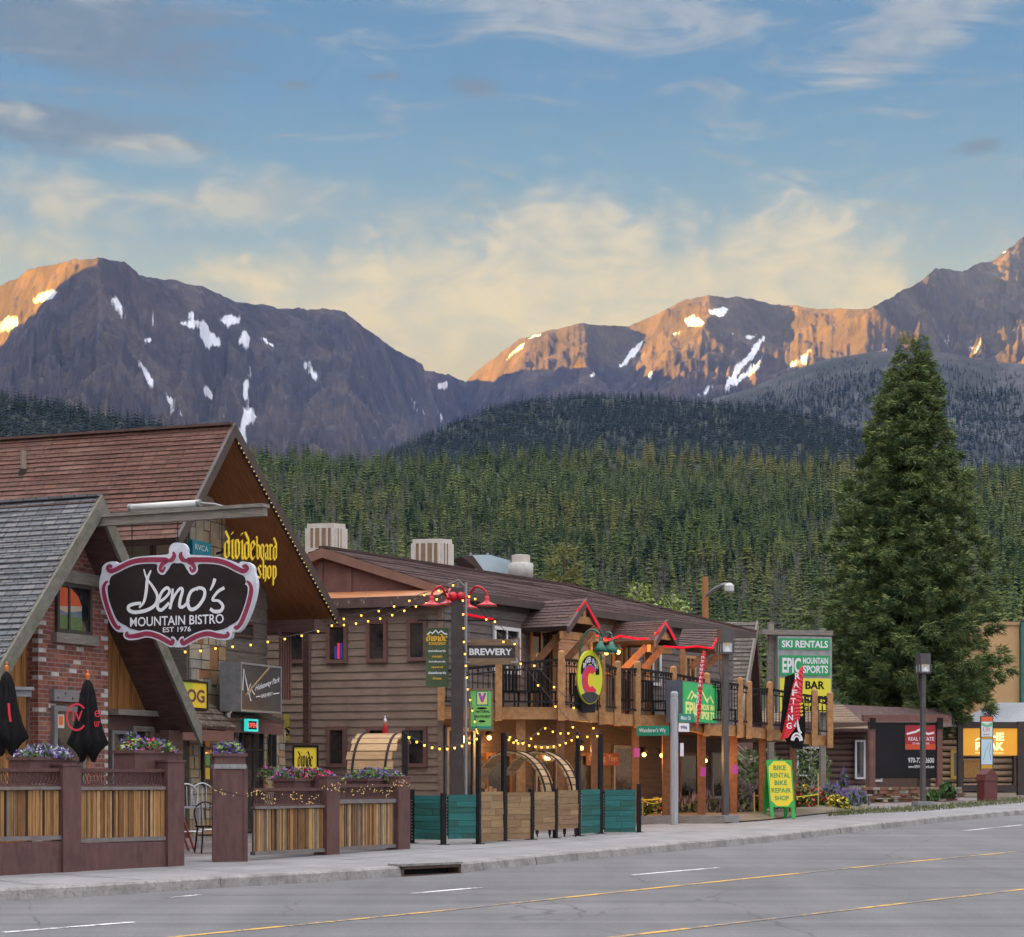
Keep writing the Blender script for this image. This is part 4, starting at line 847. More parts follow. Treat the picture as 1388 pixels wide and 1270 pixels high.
# braces and deck columns
def bar(name, a, da, c_, dc, w_, mt, par): b = MB(); b.beam(P(*a, da), P(*c_, dc), w_, w_); return b.build(name, mt, par)
for a, c_, d in (((728, 896), (767, 852), 46.6), ((768, 894), (808, 850), 46.6), ((845, 908), (876, 876), 49.3), ((872, 907), (897, 879), 49.3), ((936, 905), (966, 878), 50), ((955, 905), (976, 886), 50)): bar('brace', a, d, c_, d, .17, DCED, br)
for pxx, ya, yb, d in ((714, 853, 970, 47.2), (753, 860, 965, 47.6), (878, 880, 975, 50), (925, 880, 985, 50.4)): bar('upper_post', (pxx, yb), d, (pxx, ya), d, .14, CEDAR, br)
# deck
DK = [(594, 974.5, 43.4), (761, 975, 44.0), (816, 980, 45.6), (866, 985, 47.2), (910, 984, 48.4), (959, 996, 49.2), (1003, 998, 50.2), (1043, 1002, 51.2), (1090, 1008, 52.0), (1128, 1012, 52.4)]
DP = [P(*q) for q in DK]
b = MB()
for i in range(len(DP) - 1):
    p, q_ = DP[i], DP[i + 1]; d = V((q_.x - p.x, q_.y - p.y, 0)); f = F((p.x, p.y, 0), (d.x, d.y)); L_ = d.length; dz = q_.z - p.z
    b.hexa([f.pt(.0, 0, p.z), f.pt(L_, 0, q_.z), f.pt(L_, -.12, q_.z), f.pt(.0, -.12, p.z), f.pt(.0, 0, p.z + .27), f.pt(L_, 0, q_.z + .27), f.pt(L_, -.12, q_.z + .27), f.pt(.0, -.12, p.z + .27)])
b.build('deck_beam', CEDAR, br)
b = MB(); fu = FF.pt(0.05, .05, 0); fe = FF.pt(LEN, .05, 0)
for i in range(len(DP) - 1):
    p, q_ = DP[i], DP[i + 1]; k0, k1 = i / (len(DP) - 1), (i + 1) / (len(DP) - 1); c0, c1 = fu.lerp(fe, k0), fu.lerp(fe, k1)
    b.hexa([V((p.x, p.y + .14, p.z + .16)), V((q_.x, q_.y + .14, q_.z + .16)), V((c1.x, c1.y, q_.z + .16)), V((c0.x, c0.y, p.z + .16)), V((p.x, p.y + .14, p.z + .24)), V((q_.x, q_.y + .14, q_.z + .24)), V((c1.x, c1.y, q_.z + .24)), V((c0.x, c0.y, p.z + .24))])
b.build('deck_floor', M('deck_boards', (.14, .075, .04), (.19, .11, .065), .8, 3), br)
def dk_at(px):
    for i in range(len(DK) - 1):
        if DK[i][0] <= px <= DK[i + 1][0] + .01: t0 = (px - DK[i][0]) / (DK[i + 1][0] - DK[i][0]); return [DK[i][j] * (1 - t0) + DK[i + 1][j] * t0 for j in range(3)]
POSTS = [(598, 900), (676, 892), (761, 884), (816, 890), (837, 898), (864, 898), (913, 905), (958, 914), (1003, 920), (1015, 925), (1043, 926), (1104, 936), (1125, 940)]
pts_ = []
for x, yt in POSTS:
    _, yb, d = dk_at(x); d -= .12; b = MB(); a = P(x, yb + 2, d); c_ = P(x, yt, d); w_ = .075
    b.hexa([V((a.x - w_, a.y - w_, a.z)), V((a.x + w_, a.y - w_, a.z)), V((a.x + w_, a.y + w_, a.z)), V((a.x - w_, a.y + w_, a.z))] + [V((c_.x - w_, c_.y - w_, c_.z)), V((c_.x + w_, c_.y - w_, c_.z)), V((c_.x + w_, c_.y + w_, c_.z)), V((c_.x - w_, c_.y + w_, c_.z))])
    b.lathe(c_, [(w_ * 1.05, -.001), (w_ * .8, .03), (.01, .045)], 8); b.build('deck_post', CEDAR, br); pts_.append((a, c_))
for (a0, c0), (a1, c1) in zip(pts_, pts_[1:]):
    b = MB(); z0, z1 = c0.z - .16, c1.z - .16; f0, f1 = a0.z + .42, a1.z + .42
    for h0, h1, r_ in ((z0, z1, .03), (z0 - .13, z1 - .13, .015), (f0, f1, .02)): b.beam(V((a0.x, a0.y, h0)), V((a1.x, a1.y, h1)), r_ * 1.6, r_ * 2)
    L_ = (a1 - a0).length; k = max(2, int(L_ / .115))
    for i in range(1, k):
        t0 = i / k; p = a0.lerp(a1, t0); b.beam(V((p.x, p.y, f0 + (f1 - f0) * t0)), V((p.x, p.y, z0 + (z1 - z0) * t0)), .018, .018)
    for i in range(0, k - 1, 2):
        t0 = (i + 1) / k; p = a0.lerp(a1, t0); b.ball(V((p.x, p.y, z0 + (z1 - z0) * t0 - .065)), .035, 0, 6, 4)
    b.build('railing', BLACK, br)
for pxx, d, yb, w_, mt in ((706, 43.8, 1085, .2, CEDAR), (760, 44.2, 1090, .17, DCED), (806, 46.2, 1090, .17, DCED), (861, 47.0, 1105, .17, DCED), (903, 48.2, 1108, .19, DCED), (951, 49.0, 1108, .19, DCED), (994, 50, 1104, .18, DCED), (1033, 51, 1104, .17, DCED), (1074, 51.8, 1100, .17, DCED)):
    _, yt, dd = dk_at(pxx); b = MB(); p = P(pxx, yt - 3, dd + .35); b.beam(V((p.x, p.y, G(p.y) - .02)), p, w_, w_); b.build('deck_column', mt, br)
# furniture glimpsed on the deck
for x, d in ((700, 45.4), (735, 45.8), (792, 47), (850, 48.8), (885, 49.6), (935, 50.6), (980, 51)):
    z = P(x, dk_at(x)[1], dk_at(x)[2]).z + .24; p = P(x, 950, d); t_ = T('deck_chair', 'dark chair on the upper deck glimpsed between black railings', 'chair', (p.x, p.y, z), 'chairs standing on the upper deck'); f = F((p.x, p.y, z), (.8, .6))
    b = MB(); b.box(f, -.24, .24, -.24, .24, .42, .46); b.build('seat', BLACK, t_); b = MB(); [b.box(f, -.24 + k * .1, -.2 + k * .1, -.26, -.22, .46, .92) for k in range(5)]; b.box(f, -.24, .24, -.265, -.215, .921, .97); b.build('backrest', BLACK, t_)
    for sx_, sn_ in ((-.22, -.22), (.22, -.22), (-.22, .22), (.22, .22)): b = MB(); b.box(f, sx_ - .015, sx_ + .015, sn_ - .015, sn_ + .015, 0, .419); b.build('leg', BLACK, t_)
# lit porch lamps under the deck and beside the upper doors
def porch_lamp(px, py, d, label, e=6.0):
    p = P(px, py, d); t_ = T('wall_lamp', label, 'lamp', tuple(p)); b = MB(); b.ball(p, .052, 0, 10, 6); b.build('bulb', LAMPM, t_)
    b = MB(); b.lathe(p + V((0, 0, .07)), [(.11, 0), (.06, .09), (.02, .12)], 10); b.beam(p + V((0, 0, .17)), p + V((-.12, .2, .17)), .03, .03); b.build('hood', BLACK, t_)
    l = bpy.data.lights.new('lamp_glow', 'POINT'); l.energy = e; l.color = (1, .45, .12); l.shadow_soft_size = .08; o = bpy.data.objects.new('lamp_glow', l); COL.objects.link(o); o.parent = t_; o.location = (.1, -.14, -.03)
for x, y, d, lb in ((788, 1014, 46.5, 'lit amber lamp under the deck behind the dark panel posts'), (873, 1023, 48.8, 'lit amber lamp left of a pair beneath the deck by the street name post'), (897, 1024, 49.4, 'lit amber lamp right of a pair beneath the deck touching the street name post'), (956, 1031, 50.2, 'lit amber lamp on the wall beneath the green box sign'), (838, 884, 48.6, 'bright lit lamp beside the upper door right of the green goosenecks'), (822, 885, 48.2, 'lit lamp hidden close to the green gooseneck shades'), (663, 1000, 45.0, 'lit warm lamp low under the deck between the dark pole and hoop'), ): porch_lamp(x, y, d, lb, 5.5)
# ---------------------------------------------------------------- signs: letters and panels
def flat(name, col, rough=.5, **k): return M(name, col, None, rough, **k)
WHITE = flat('white_sign_paint', (.62, .63, .66)); SGREEN = flat('sign_green', (.012, .27, .085), .4); SYEL = flat('sign_yellow', (.62, .47, .02), .45); SBLACK = flat('sign_black', (.007, .007, .008), .6, spec=.12)
DEEPG = M('deep_green_board', (.035, .062, .025), (.05, .08, .032), .6, 3); AMBER = flat('amber_letter', (.62, .36, .02)); SRED = flat('sign_red', (.55, .022, .04), .55); LIME = flat('lime_yellow', (.50, .52, .015), .45)
GOTH = {'d': [[(.05, 1.42), (.36, 1.05), (.36, .12), (.18, 0), (0, .15), (0, .75), (.16, .92), (.36, .78)]], 'i': [[(0, .9), (.12, 1), (.12, .12), (.24, 0)], [(.08, 1.28), (.16, 1.38)]],
        'v': [[(0, .95), (.07, 1), (.07, .2), (.2, 0)], [(.2, 0), (.38, .2), (.38, .8), (.24, 1.02)]], 'e': [[(.36, .18), (.18, 0), (0, .18), (0, .78), (.2, 1), (.36, .78), (.06, .48)]],
        'b': [[(-.02, 1.45), (.06, 1.35), (.06, .15), (.2, 0), (.38, .18), (.38, .75), (.24, .95), (.06, .75)]], 'o': [[(.18, 1), (0, .8), (0, .2), (.18, 0), (.36, .2), (.36, .8), (.18, 1)]],
        'a': [[(.04, .85), (.18, 1), (.34, .85), (.34, .12), (.44, 0)], [(.34, .55), (.1, .45), (0, .25), (.12, 0), (.34, .2)]], 'r': [[(0, .9), (.1, 1), (.1, .1), (.2, 0)], [(.1, .8), (.26, 1), (.38, .86)]],
        's': [[(.36, .85), (.2, 1), (.02, .8), (.34, .25), (.18, 0), (0, .14)]], 'h': [[(-.02, 1.45), (.06, 1.35), (.06, .1), (.14, 0)], [(.06, .75), (.24, 1), (.36, .8), (.36, .1), (.26, -.2)]],
        'p': [[(0, .95), (.1, 1.02), (.1, -.45)], [(.1, .8), (.26, 1), (.4, .8), (.4, .2), (.24, 0), (.1, .1)]]}
def gothic(mb, f, txt, u0, z0, wid, h, n, m=0, nib=.085, raise_=0.0):
    adv = {'i': .34}; tot = sum(adv.get(c, .56) for c in txt) - .14; s = wid / tot; x = u0; k = 0
    for c in txt:
        for st_ in GOTH[c]:
            q = [(x + a * s, z0 + b_ * h) for a, b_ in st_]
            for i in range(len(q) - 1):
                k += 1
                if raise_:
                    (a, b_), (c_, d) = q[i], q[i + 1]; nx, nz = nib * s, nib * h * .62
                    mb.prism(f, [(a - nx, b_ - nz), (a + nx, b_ + nz), (c_ + nx, d + nz), (c_ - nx, d - nz)], n, n + raise_ + k * .0004, m)
                else: mb.ribbon(f, q[i:i + 2], 0, n + k * .0003, m, nib=(nib * s, nib * h * .62))
        x += adv.get(c, .56) * s
def board(t_, f, u0, u1, z0, z1, th, mt, n=0.0, name='panel', frame=None, fw=.05):
    b = MB(); b.box(f, u0, u1, n - th, n, z0, z1); o = b.build(name, mt, t_)
    if frame:
        b = MB(); g = .015
        b.box(f, u0 - fw, u0, n - th - g, n + g, z0 - fw, z1 + fw); b.box(f, u1, u1 + fw, n - th - g, n + g, z0 - fw, z1 + fw); b.box(f, u0, u1, n - th - g, n + g, z1, z1 + fw); b.box(f, u0, u1, n - th - g, n + g, z0 - fw, z0); b.build('frame', frame, t_)
    return o
def facing(px, py, d, u=(1, 0)): p = P(px, py, d); return F((p.x, p.y, 0), u)

# the big bistro sign: scalloped board with scrolls
t_ = T('hanging_sign', 'large scalloped dark sign with white script, maroon scrolls and pale border', 'sign', tuple(FS.pt(1.6, 0, zb0)))
sc = 1 / 3.734; fz = lambda x, y: FS.hit(120 + x * sc, 560 + y * sc, .02)
half = [(452, 655), (480, 660), (497, 685), (500, 712), (540, 718), (610, 722), (690, 738), (752, 760), (775, 750), (812, 757), (834, 778), (838, 806), (848, 840), (850, 880), (842, 930), (826, 985), (806, 1035), (782, 1082), (755, 1108), (728, 1108), (722, 1135), (700, 1148), (662, 1143), (612, 1126), (562, 1132), (510, 1155), (478, 1182), (452, 1184)]
hl = spline(half, 4); out = hl + [(904 - x, y) for x, y in reversed(hl[:-1])][:-1]
b = MB(); b.prism(FS, [fz(*q_) for q_ in out], -.06, .02); b.build('backboard', M('pale_sign_border', (.47, .49, .56), (.56, .58, .64), .45, 6), t_)
cxz = (452, 930)
def inset(pl, d):
    o = []; k = len(pl)
    for i in range(k):
        (ax, ay), (bx_, by_) = pl[i - 1], pl[(i + 1) % k]; dx, dy = bx_ - ax, by_ - ay; l = math.hypot(dx, dy) or 1; o.append((pl[i][0] - dy / l * d, pl[i][1] + dx / l * d))
    return o
MARO = M('maroon_sign_paint', (.20, .022, .05), (.24, .03, .065), .45, 5); SDARK = M('dark_sign_brown', (.017, .012, .012), (.024, .018, .018), .6, 2, spec=.15)
face_half = [(452, 760), (480, 762), (505, 800), (540, 800), (560, 765), (640, 762), (720, 790), (770, 815), (790, 830), (800, 860), (806, 890), (800, 940), (780, 1000), (755, 1050), (715, 1075), (690, 1090), (640, 1102), (570, 1112), (500, 1138), (452, 1152)]
fh = spline(face_half, 3); fo = fh + [(904 - x, y) for x, y in reversed(fh[:-1])][:-1]
b = MB(); b.prism(FS, [fz(*q_) for q_ in fo], .0205, .028); b.build('face', SDARK, t_)
b = MB()
scr = [[(512, 775), (525, 800), (540, 790), (530, 765), (505, 745), (555, 742), (640, 745), (700, 760), (760, 790), (790, 800), (806, 785), (795, 772), (780, 782)], [(476, 700), (468, 720), (480, 742), (505, 748)], [(800, 850), (815, 860), (826, 890), (818, 940), (800, 1000), (775, 1060), (752, 1088), (740, 1075)], [(700, 1105), (712, 1120), (695, 1130), (655, 1126), (606, 1116), (555, 1128), (508, 1152), (482, 1166), (472, 1152), (486, 1146)]]
lay = 0
for pl in scr:
    for sgn in (1, -1):
        q_ = [((x if sgn > 0 else 904 - x), y) for x, y in pl]; lay += 1
        s_ = spline([fz(*a) for a in q_], 5); k = len(s_)
        b.ribbon(FS, s_, [.115, .125, .125, .11], .0285 + lay * .0004, 0); b.ribbon(FS, s_[1:-1], [.035, .082, .082, .05], .033 + lay * .0004, 1)
b.build('scrollwork', [M('pale_sign_border', (0, 0, 0)), MARO], t_)
b = MB(); lay = 0
SCRIPT = [([(282, 790), (296, 835), (328, 880), (350, 925), (340, 968), (300, 996), (240, 1008), (208, 998), (205, 978), (232, 966), (268, 962)], [6, 13, 15, 15, 13]), ([(318, 796), (300, 840), (294, 900), (282, 955), (258, 985)], [6, 14, 15, 12, 8]),
          ([(352, 960), (386, 938), (412, 905), (400, 884), (374, 905), (356, 950), (352, 985), (372, 996), (410, 960)], [11, 12, 13, 14, 13]), ([(428, 888), (424, 940), (414, 992)], [9, 14, 13]), ([(416, 975), (440, 920), (466, 888), (478, 898), (466, 945), (464, 978), (484, 978), (512, 945)], [9, 12, 14, 14, 10]),
          ([(552, 886), (520, 905), (504, 955), (518, 992), (552, 982), (586, 935), (588, 895), (560, 884), (548, 896)], [12, 15, 15, 14, 12]), ([(642, 838), (634, 865), (618, 898)], [15, 13, 6]), ([(690, 884), (656, 905), (630, 945), (660, 950), (682, 975), (672, 1000), (640, 1004), (618, 990)], [14, 12, 10, 14, 15, 13])]
for pl, ws in SCRIPT:
    q_ = [fz(*a) for a in pl]; lay += 1; b.ribbon(FS, q_, [w_ * sc * 1.25 / 83 for w_ in ws], .030 + lay * .0006, 0, smooth=7)
for tx, r_, bo in (('MOUNTAIN BISTRO', (212, 1034, 686, 1064), .012), ('EST 1976', (378, 1084, 520, 1105), .012)):
    (a0, a1), (c0, c1) = fz(r_[0], r_[1]), fz(r_[2], r_[3]); b.text(FS, tx, a0, c1, c0, a1, .031, 0, bo)
b.build('lettering', WHITE, t_)
b = MB()
for x in (178, 240, 300): b.tube([FS.pt(FS.hit(x, 750)[0], -.02, zb0 + .02), FS.pt(FS.hit(x, 750)[0], -.02, FS.hit(x, 765 if x != 240 else 742)[1])], .008, 4)
b.build('hanging_rods', BLACK, t_)

# shop letters and small signs
FW = F((P(300, 745, 37.9).x, 37.9, 0), (.88, .475)); t_ = T('raised_letters', 'yellow gothic raised letters spelling the board shop name under the gable', 'sign', tuple(FW.pt(.5, 0, 5)))
b = MB()
for tx, x0, x1, yb, yt in (('divide', 304, 345, 757, 731), ('board', 347, 374, 758, 737), ('shop', 349, 373, 784, 766)):
    (u0, z0), (u1, _), (_, z1) = FW.hit(x0, yb), FW.hit(x1, yb), FW.hit(x0, yt); gothic(b, FW, tx, u0, z0, u1 - u0, z1 - z0, 0, 0, .072, .04)
b.build('letters', M('yellow_letter', (.72, .50, .01), None, .4), t_)
b = MB(); zz = FW.hit(304, 748)[1]; 
for x0, x1, y in ((303, 376, 745), (348, 375, 775)): (u0, z0), (u1, _) = FW.hit(x0, y), FW.hit(x1, y); b.box(FW, u0, u1, -.06, -.02, z0 - .02, z0 + .02); b.box(FW, u0 + .1, u0 + .14, -.7, -.06, z0 - .02, z0 + .02)
b.build('mounting_rails', BLACK, t_)
def wallsign(name, label, f, px, mats, n=.0, th=.06, frame=None): 
    r_ = rects(f, *px, n=n); t_ = T(name, label, 'sign', tuple(f.pt(r_[0], n, r_[2]))); board(t_, f, *r_, th, mats, n, frame=frame, fw=.04); return t_, r_
t_, r_ = wallsign('wall_sign', 'small teal sign with white letters high on the stone gable', FB, (261, 731, 287, 760), M('teal_paint', (.01, .17, .23), (.015, .21, .27), .5, 3), NB + .25, .1)
b = MB(); H_ = r_[3] - r_[2]; b.text(FB, 'RVCA', r_[0] + .1, r_[2] + .45 * H_, r_[1] - .15, r_[2] + .78 * H_, NB + .254, 0); b.build('lettering', WHITE, t_)
t_, r_ = wallsign('wall_sign', 'yellow and green sign with dark letters half hidden by the bistro roof edge', FB, (238, 923, 280, 960), M('yellow_green_paint', (.62, .48, .02), (.12, .40, .06), .45, .9, 2, lo=.55, hi=.75), NB + .45, .12, BLACK)
b = MB(); H_ = r_[3] - r_[2]; b.text(FB, 'DOG', r_[0] + .1, r_[2] + .2 * H_, r_[1] - .08, r_[2] + .74 * H_, NB + .454, 0, .03); b.build('lettering', M('plum_letter', (.10, .02, .06), None, .5), t_)
FHs = F(FB.pt(0, -.45, 0), (FB.u.x, FB.u.y)); t_, r_ = wallsign('brewery_sign', 'black box sign with white script and peak outline beside the timber stair', FHs, (327, 900, 380, 965), M('slate_sign_face', (.030, .034, .036), (.05, .055, .058), .4, 1.5), 0, .45, GREYM)
b = MB(); g_ = lambda a, c_: (r_[0] + (r_[1] - r_[0]) * a, r_[2] + (r_[3] - r_[2]) * c_)
for i, (pl, w_) in enumerate((([(.03, .42), (.06, .9), (.12, .62), (.17, .40), (.24, .20)], .035), ([(.15, .38), (.22, .58), (.27, .42), (.33, .35)], .03), ([(.22, .2), (.2, .36), (.26, .5)], .02))): b.ribbon(FHs, [g_(*q_) for q_ in pl], w_, .005 + i * .001)
fs_ = SF(FHs.o, (FHs.u.x, FHs.u.y)); fs_.k = .22; fs_.c = r_[0] + (r_[1] - r_[0]) * .36
(u0, z0), (u1, z1) = g_(.34, .40), g_(.98, .56); b.text(fs_, '/Hideaway Park', u0, z0, u1, z1, .006, 0, .01)
for a, c_ in ((.36, .48), (.80, .97)): b.ribbon(FHs, [g_(a, .30 + (a - .36) * .22), g_(c_, .30 + (c_ - .36) * .22)], .02, .006)
for i, ch in enumerate('BREWERY'): u, z = g_(.50 + i * .042, .29 + i * .012); b.text(FHs, ch, u, z, u + .06, z + .07, .006, 0, .02)
b.build('lettering', WHITE, t_)
t_, r_ = wallsign('neon_sign', 'small lit open sign glowing red in a turquoise outline over the shop door', FB, (336, 977, 348, 989), SBLACK, NB + .62, .05, flat('turquoise_tube', (.02, .3, .3), emit=(.05, .9, .85), es=.06))
b = MB(); H_ = r_[3] - r_[2]; b.text(FB, 'OPEN', r_[0] + .02, r_[2] + .2 * H_, r_[1] - .02, r_[3] - .2 * H_, NB + .626, 0, .02); b.build('lettering', flat('red_neon', (.6, .05, .05), emit=(1, .12, .1), es=.1), t_)
t_ = T('wooden_flagpole', 'bare tan flagpole slanting up across the black box sign', 'flagpole', tuple(FB.pt(0, NB, 3))); fb0 = FB.hit(309, 970, NB + .55); fb1 = FHs.hit(365, 905, .3); pa_, pb_ = FB.pt(fb0[0], NB + .55, fb0[1]), FHs.pt(fb1[0], .3, fb1[1]); b = MB(); b.tube([pa_, pb_], [.02, .016], 6); b.build('pole', M('tan_pole', (.40, .28, .11), (.32, .21, .08), .6, 4), t_)
b = MB(); b.lathe(pa_, [(.05, -.04), (.05, .06)], 8); b.build('bracket', GREYM, t_)
FY = facing(398, 1012, 37.5, (.92, .1)); t_, r_ = wallsign('standing_sign', 'square yellow standing board with black gothic lettering behind the picket fence', FY, (399, 1013, 429, 1062), SYEL, 0, .06, SBLACK)
b = MB(); gothic(b, FY, 'divide', r_[0] + .07, r_[3] - .36, r_[1] - r_[0] - .14, .20, .004, 0, .085); b.text(FY, 'boardshop', r_[0] + .07, r_[3] - .52, r_[1] - .07, r_[3] - .42, .005); b.build('lettering', SBLACK, t_)
t_, r_ = wallsign('hanging_sign', 'dull yellow sign half hidden behind the railing of the timber stair', facing(386, 970, 45.2, (1, .15)), (384, 968, 397, 1004), M('dull_yellow', (.42, .33, .03), (.2, .18, .03), .6, 3), 0, .05)
fq = facing(386, 970, 45.2, (1, .15)); b = MB(); gothic(b, fq, 's', r_[0] + .04, r_[2] + .12, .14, .2, .004); b.build('lettering', SBLACK, t_)

# ---------------------------------------------------------------- patio fence, planters, flowers
PICK = [M('picket_gold', (.38, .215, .08), (.20, .095, .032), .8, 5, 7, stretch=(9, .5, 1), lo=.3, hi=.7), M('picket_brown', (.20, .095, .032), (.09, .045, .02), .8, 5, 7, stretch=(3, .8, 1), lo=.3, hi=.7), M('picket_pale', (.46, .31, .15), (.25, .15, .06), .8, 5, 7, stretch=(3, .8, 1), lo=.3, hi=.7), M('picket_grey', (.20, .16, .12), (.11, .08, .055), .85, 5, 7, stretch=(3, .8, 1), lo=.3, hi=.7)]
def fence(label, a, c_, posts, panels, hts, seed, wts):
    pa, pc = gpt(*a), gpt(*c_); f = F((pa.x, pa.y, 0), (pc.x - pa.x, pc.y - pa.y)); r = random.Random(seed)
    t_ = T('patio_fence', label, 'fence', (pa.x, pa.y, pa.z)); gz = lambda u: G(f.pt(u, 0, 0).y)
    for x0, x1, yt in posts:
        u0, u1 = f.hit(x0, 1100)[0], f.hit(x1, 1100)[0]; zt = f.hit((x0 + x1) / 2, yt)[1]; b = MB(); b.box(f, u0, u1, -.22, .05, gz(u0) - .02, zt); b.box(f, u0 - .015, u1 + .015, -.235, .065, zt + .001, zt + .03); b.build('post', MAROON, t_)
    for x0, x1, y in panels:                # y: frieze top, rail, picket top, picket foot, base top, base foot
        u0, u1 = f.hit(x0, 1100)[0], f.hit(x1, 1100)[0]; Z = [f.hit((x0 + x1) / 2, q_)[1] for q_ in y]
        b = MB(); b.box(f, u0, u1, -.09, -.03, Z[0] - .05, Z[0]); b.box(f, u0, u1, -.09, -.03, Z[1], Z[1] + .03); w_ = (u1 - u0); k = int(w_ / .062); hh = (Z[0] - .05 - Z[1] - .03); zc_ = Z[1] + .03 + hh / 2
        for i in range(k):
            uc = u0 + (i + .5) * w_ / k; b.tube([f.pt(uc + .058 * math.cos(q_ * math.pi / 4), -.06, zc_ + hh / 2 * math.sin(q_ * math.pi / 4)) for q_ in range(9)], .0085, 4, cap=False)
        b.build('iron_frieze', M('rusty_maroon_iron', (.10, .045, .04), (.065, .03, .028), .7, 8), t_)
        b = MB(); b.box(f, u0, u1, -.10, .0, Z[2] + .005, Z[1] - .002); b.box(f, u0, u1, -.10, .0, Z[3] - .06, Z[3] - .002); b.build('rail', M('grey_steel_rail', (.12, .105, .10), (.17, .15, .145), .6, 5), t_)
        b = MB(); u = u0
        while u < u1 - .015:
            w_ = min(r.uniform(.02, .058), u1 - u); b.box(f, u + .002, u + w_ - .002, -.07, -.045 + r.uniform(-.012, .02), Z[3], Z[2] - r.uniform(0, .012), r.choices(range(4), wts)[0]); u += w_
        b.build('picket_panel', PICK, t_)
        b = MB(); b.box(f, u0, u1, -.065, -.055, Z[3], Z[2]); b.build('backing', flat('shadow_gap_wood', (.03, .018, .012), .9), t_)
        if len(y) > 4: b = MB(); b.box(f, u0, u1, -.09, .0, gz((u0 + u1) / 2) - .02, Z[4]); b.build('base_board', MAROON, t_)
    return f
FP1 = fence('maroon framed picket fence with iron frieze, left of the patio entrance', (0, 1187), (235, 1174), ((83, 107, 1038), (225, 247, 1033)), ((-60, 83, (1041, 1066, 1071, 1134, 1142, 1180)), (107, 225, (1042, 1066, 1071, 1135, 1142, 1176))), 0, 3, (4, 3, 1, .7))
FP2 = fence('maroon framed stick fence with iron frieze, right of the patio entrance', (345, 1166), (545, 1151), ((440, 457, 1054), (537, 553, 1054)), ((346, 440, (1068, 1092, 1096, 1152)), (457, 537, (1063, 1083, 1089, 1146))), 0, 5, (2.4, 2.4, 2.2, 2))
LEAF = M('bedding_leaves', (.045, .11, .018), (.10, .20, .035), .6, 20, 2, coords='World'); PURP = M('purple_petals', (.10, .055, .24), (.20, .13, .36), .6, 25, 2, coords='World'); PINK = M('magenta_petals', (.42, .012, .10), (.55, .04, .16), .6, 20, coords='World'); LIMEL = M('lime_leaves', (.18, .32, .025), (.25, .42, .05), .6, 20, coords='World')
def clump(name, label, c, rx, ry, rz, n_l, n_b, seed, lm=LEAF, bm=(PURP,), cat='flowers', blade=.07, group=None, spike=False, base=None):
    r = np.random.default_rng(seed); t_ = T(name, label, cat, tuple(c), group)
    def cards(n, s0, s1, up, mt, nm):
        d = r.normal(size=(n, 3)); d /= np.linalg.norm(d, axis=1)[:, None]; d[:, 2] = np.abs(d[:, 2]); q = d * np.array([rx, ry, rz]) * (r.random((n, 1)) ** .4 if not up else r.uniform(.85, 1.08, (n, 1))) + np.array(c)
        b = MB()
        for i in range(n):
            a = V(r.normal(size=3)); a.normalize(); w_ = V(r.normal(size=3)); w_ = (w_ - a * w_.dot(a)).normalized(); s_ = r.uniform(s0, s1); p = V(q[i])
            if spike and up: a = V((r.normal() * .15, r.normal() * .15, 1)); s_ *= 2.2; w_ = V((1, 0, 0)) if i % 2 else V((0, 1, 0)); b.quad(p - w_ * s_ * .12, p + w_ * s_ * .12, p + a * s_ + w_ * s_ * .05, p + a * s_ - w_ * s_ * .05, m=i % len(mt))
            else: b.quad(p - a * s_, p - w_ * s_ * .45, p + a * s_, p + w_ * s_ * .45, m=i % len(mt))
        b.build(nm, list(mt), t_)
    cards(n_l, blade * .5, blade, False, (lm,), 'foliage')
    if n_b: cards(n_b, blade * .4, blade * .75, True, bm, 'blossoms')
    return t_
def planter(label, f, x0, x1, yt, yb, n0, n1, flab, seed, bm=(PURP,), lm=LEAF, ground=False, fh=.2):
    u0, u1 = f.hit(x0, 1050, n1)[0], f.hit(x1, 1050, n1)[0]; z1, z0 = f.hit((x0 + x1) / 2, yt, n1)[1], f.hit((x0 + x1) / 2, yb, n1)[1]
    if ground: z0 = G(f.pt(u0, n1, 0).y) - .01
    t_ = T('planter_box', label, 'planter', tuple(f.pt((u0 + u1) / 2, (n0 + n1) / 2, z0))); b = MB(); b.box(f, u0, u1, n0, n1, z0, z1 - .05)
    if ground:                             # seams and corner boards of the tall box
        for q_ in (.0, 1.0): uu = u0 + (u1 - u0) * q_; b.box(f, uu - .03, uu + .03, n1 - .05, n1 + .018, z0, z1 - .2)
    b.build('box', MAROON, t_)
    b = MB(); e = .025; b.box(f, u0 - e, u1 + e, n0 - e, n0 + .05, z1 - .049, z1); b.box(f, u0 - e, u1 + e, n1 - .05, n1 + e, z1 - .049, z1); b.box(f, u0 - e, u0 + .05, n0 + .05, n1 - .05, z1 - .049, z1); b.box(f, u1 - .05, u1 + e, n0 + .05, n1 - .05, z1 - .049, z1); b.build('rim', MAROON, t_)
    b = MB(); b.box(f, u0 + .05, u1 - .05, n0 + .05, n1 - .05, z1 - .06, z1 - .03); b.build('soil', DIRT, t_)
    if ground: b = MB(); b.box(f, u0 - .01, u1 + .01, n0 - .01, n1 + .022, z1 - .24, z1 - .17); [b.ball(f.pt(u0 + (u1 - u0) * k / 4, n1 + .024, z1 - .205), .014, 0, 6, 4) for k in range(1, 4)]; b.build('steel_band', GREYM, t_)
    clump('bedding_flowers', flab, f.pt((u0 + u1) / 2, (n0 + n1) / 2, z1 - .02), (u1 - u0) / 2 * 1.02, abs(n1 - n0) / 2 * 1.1, fh, 340, 360, seed, lm, bm, blade=.062)
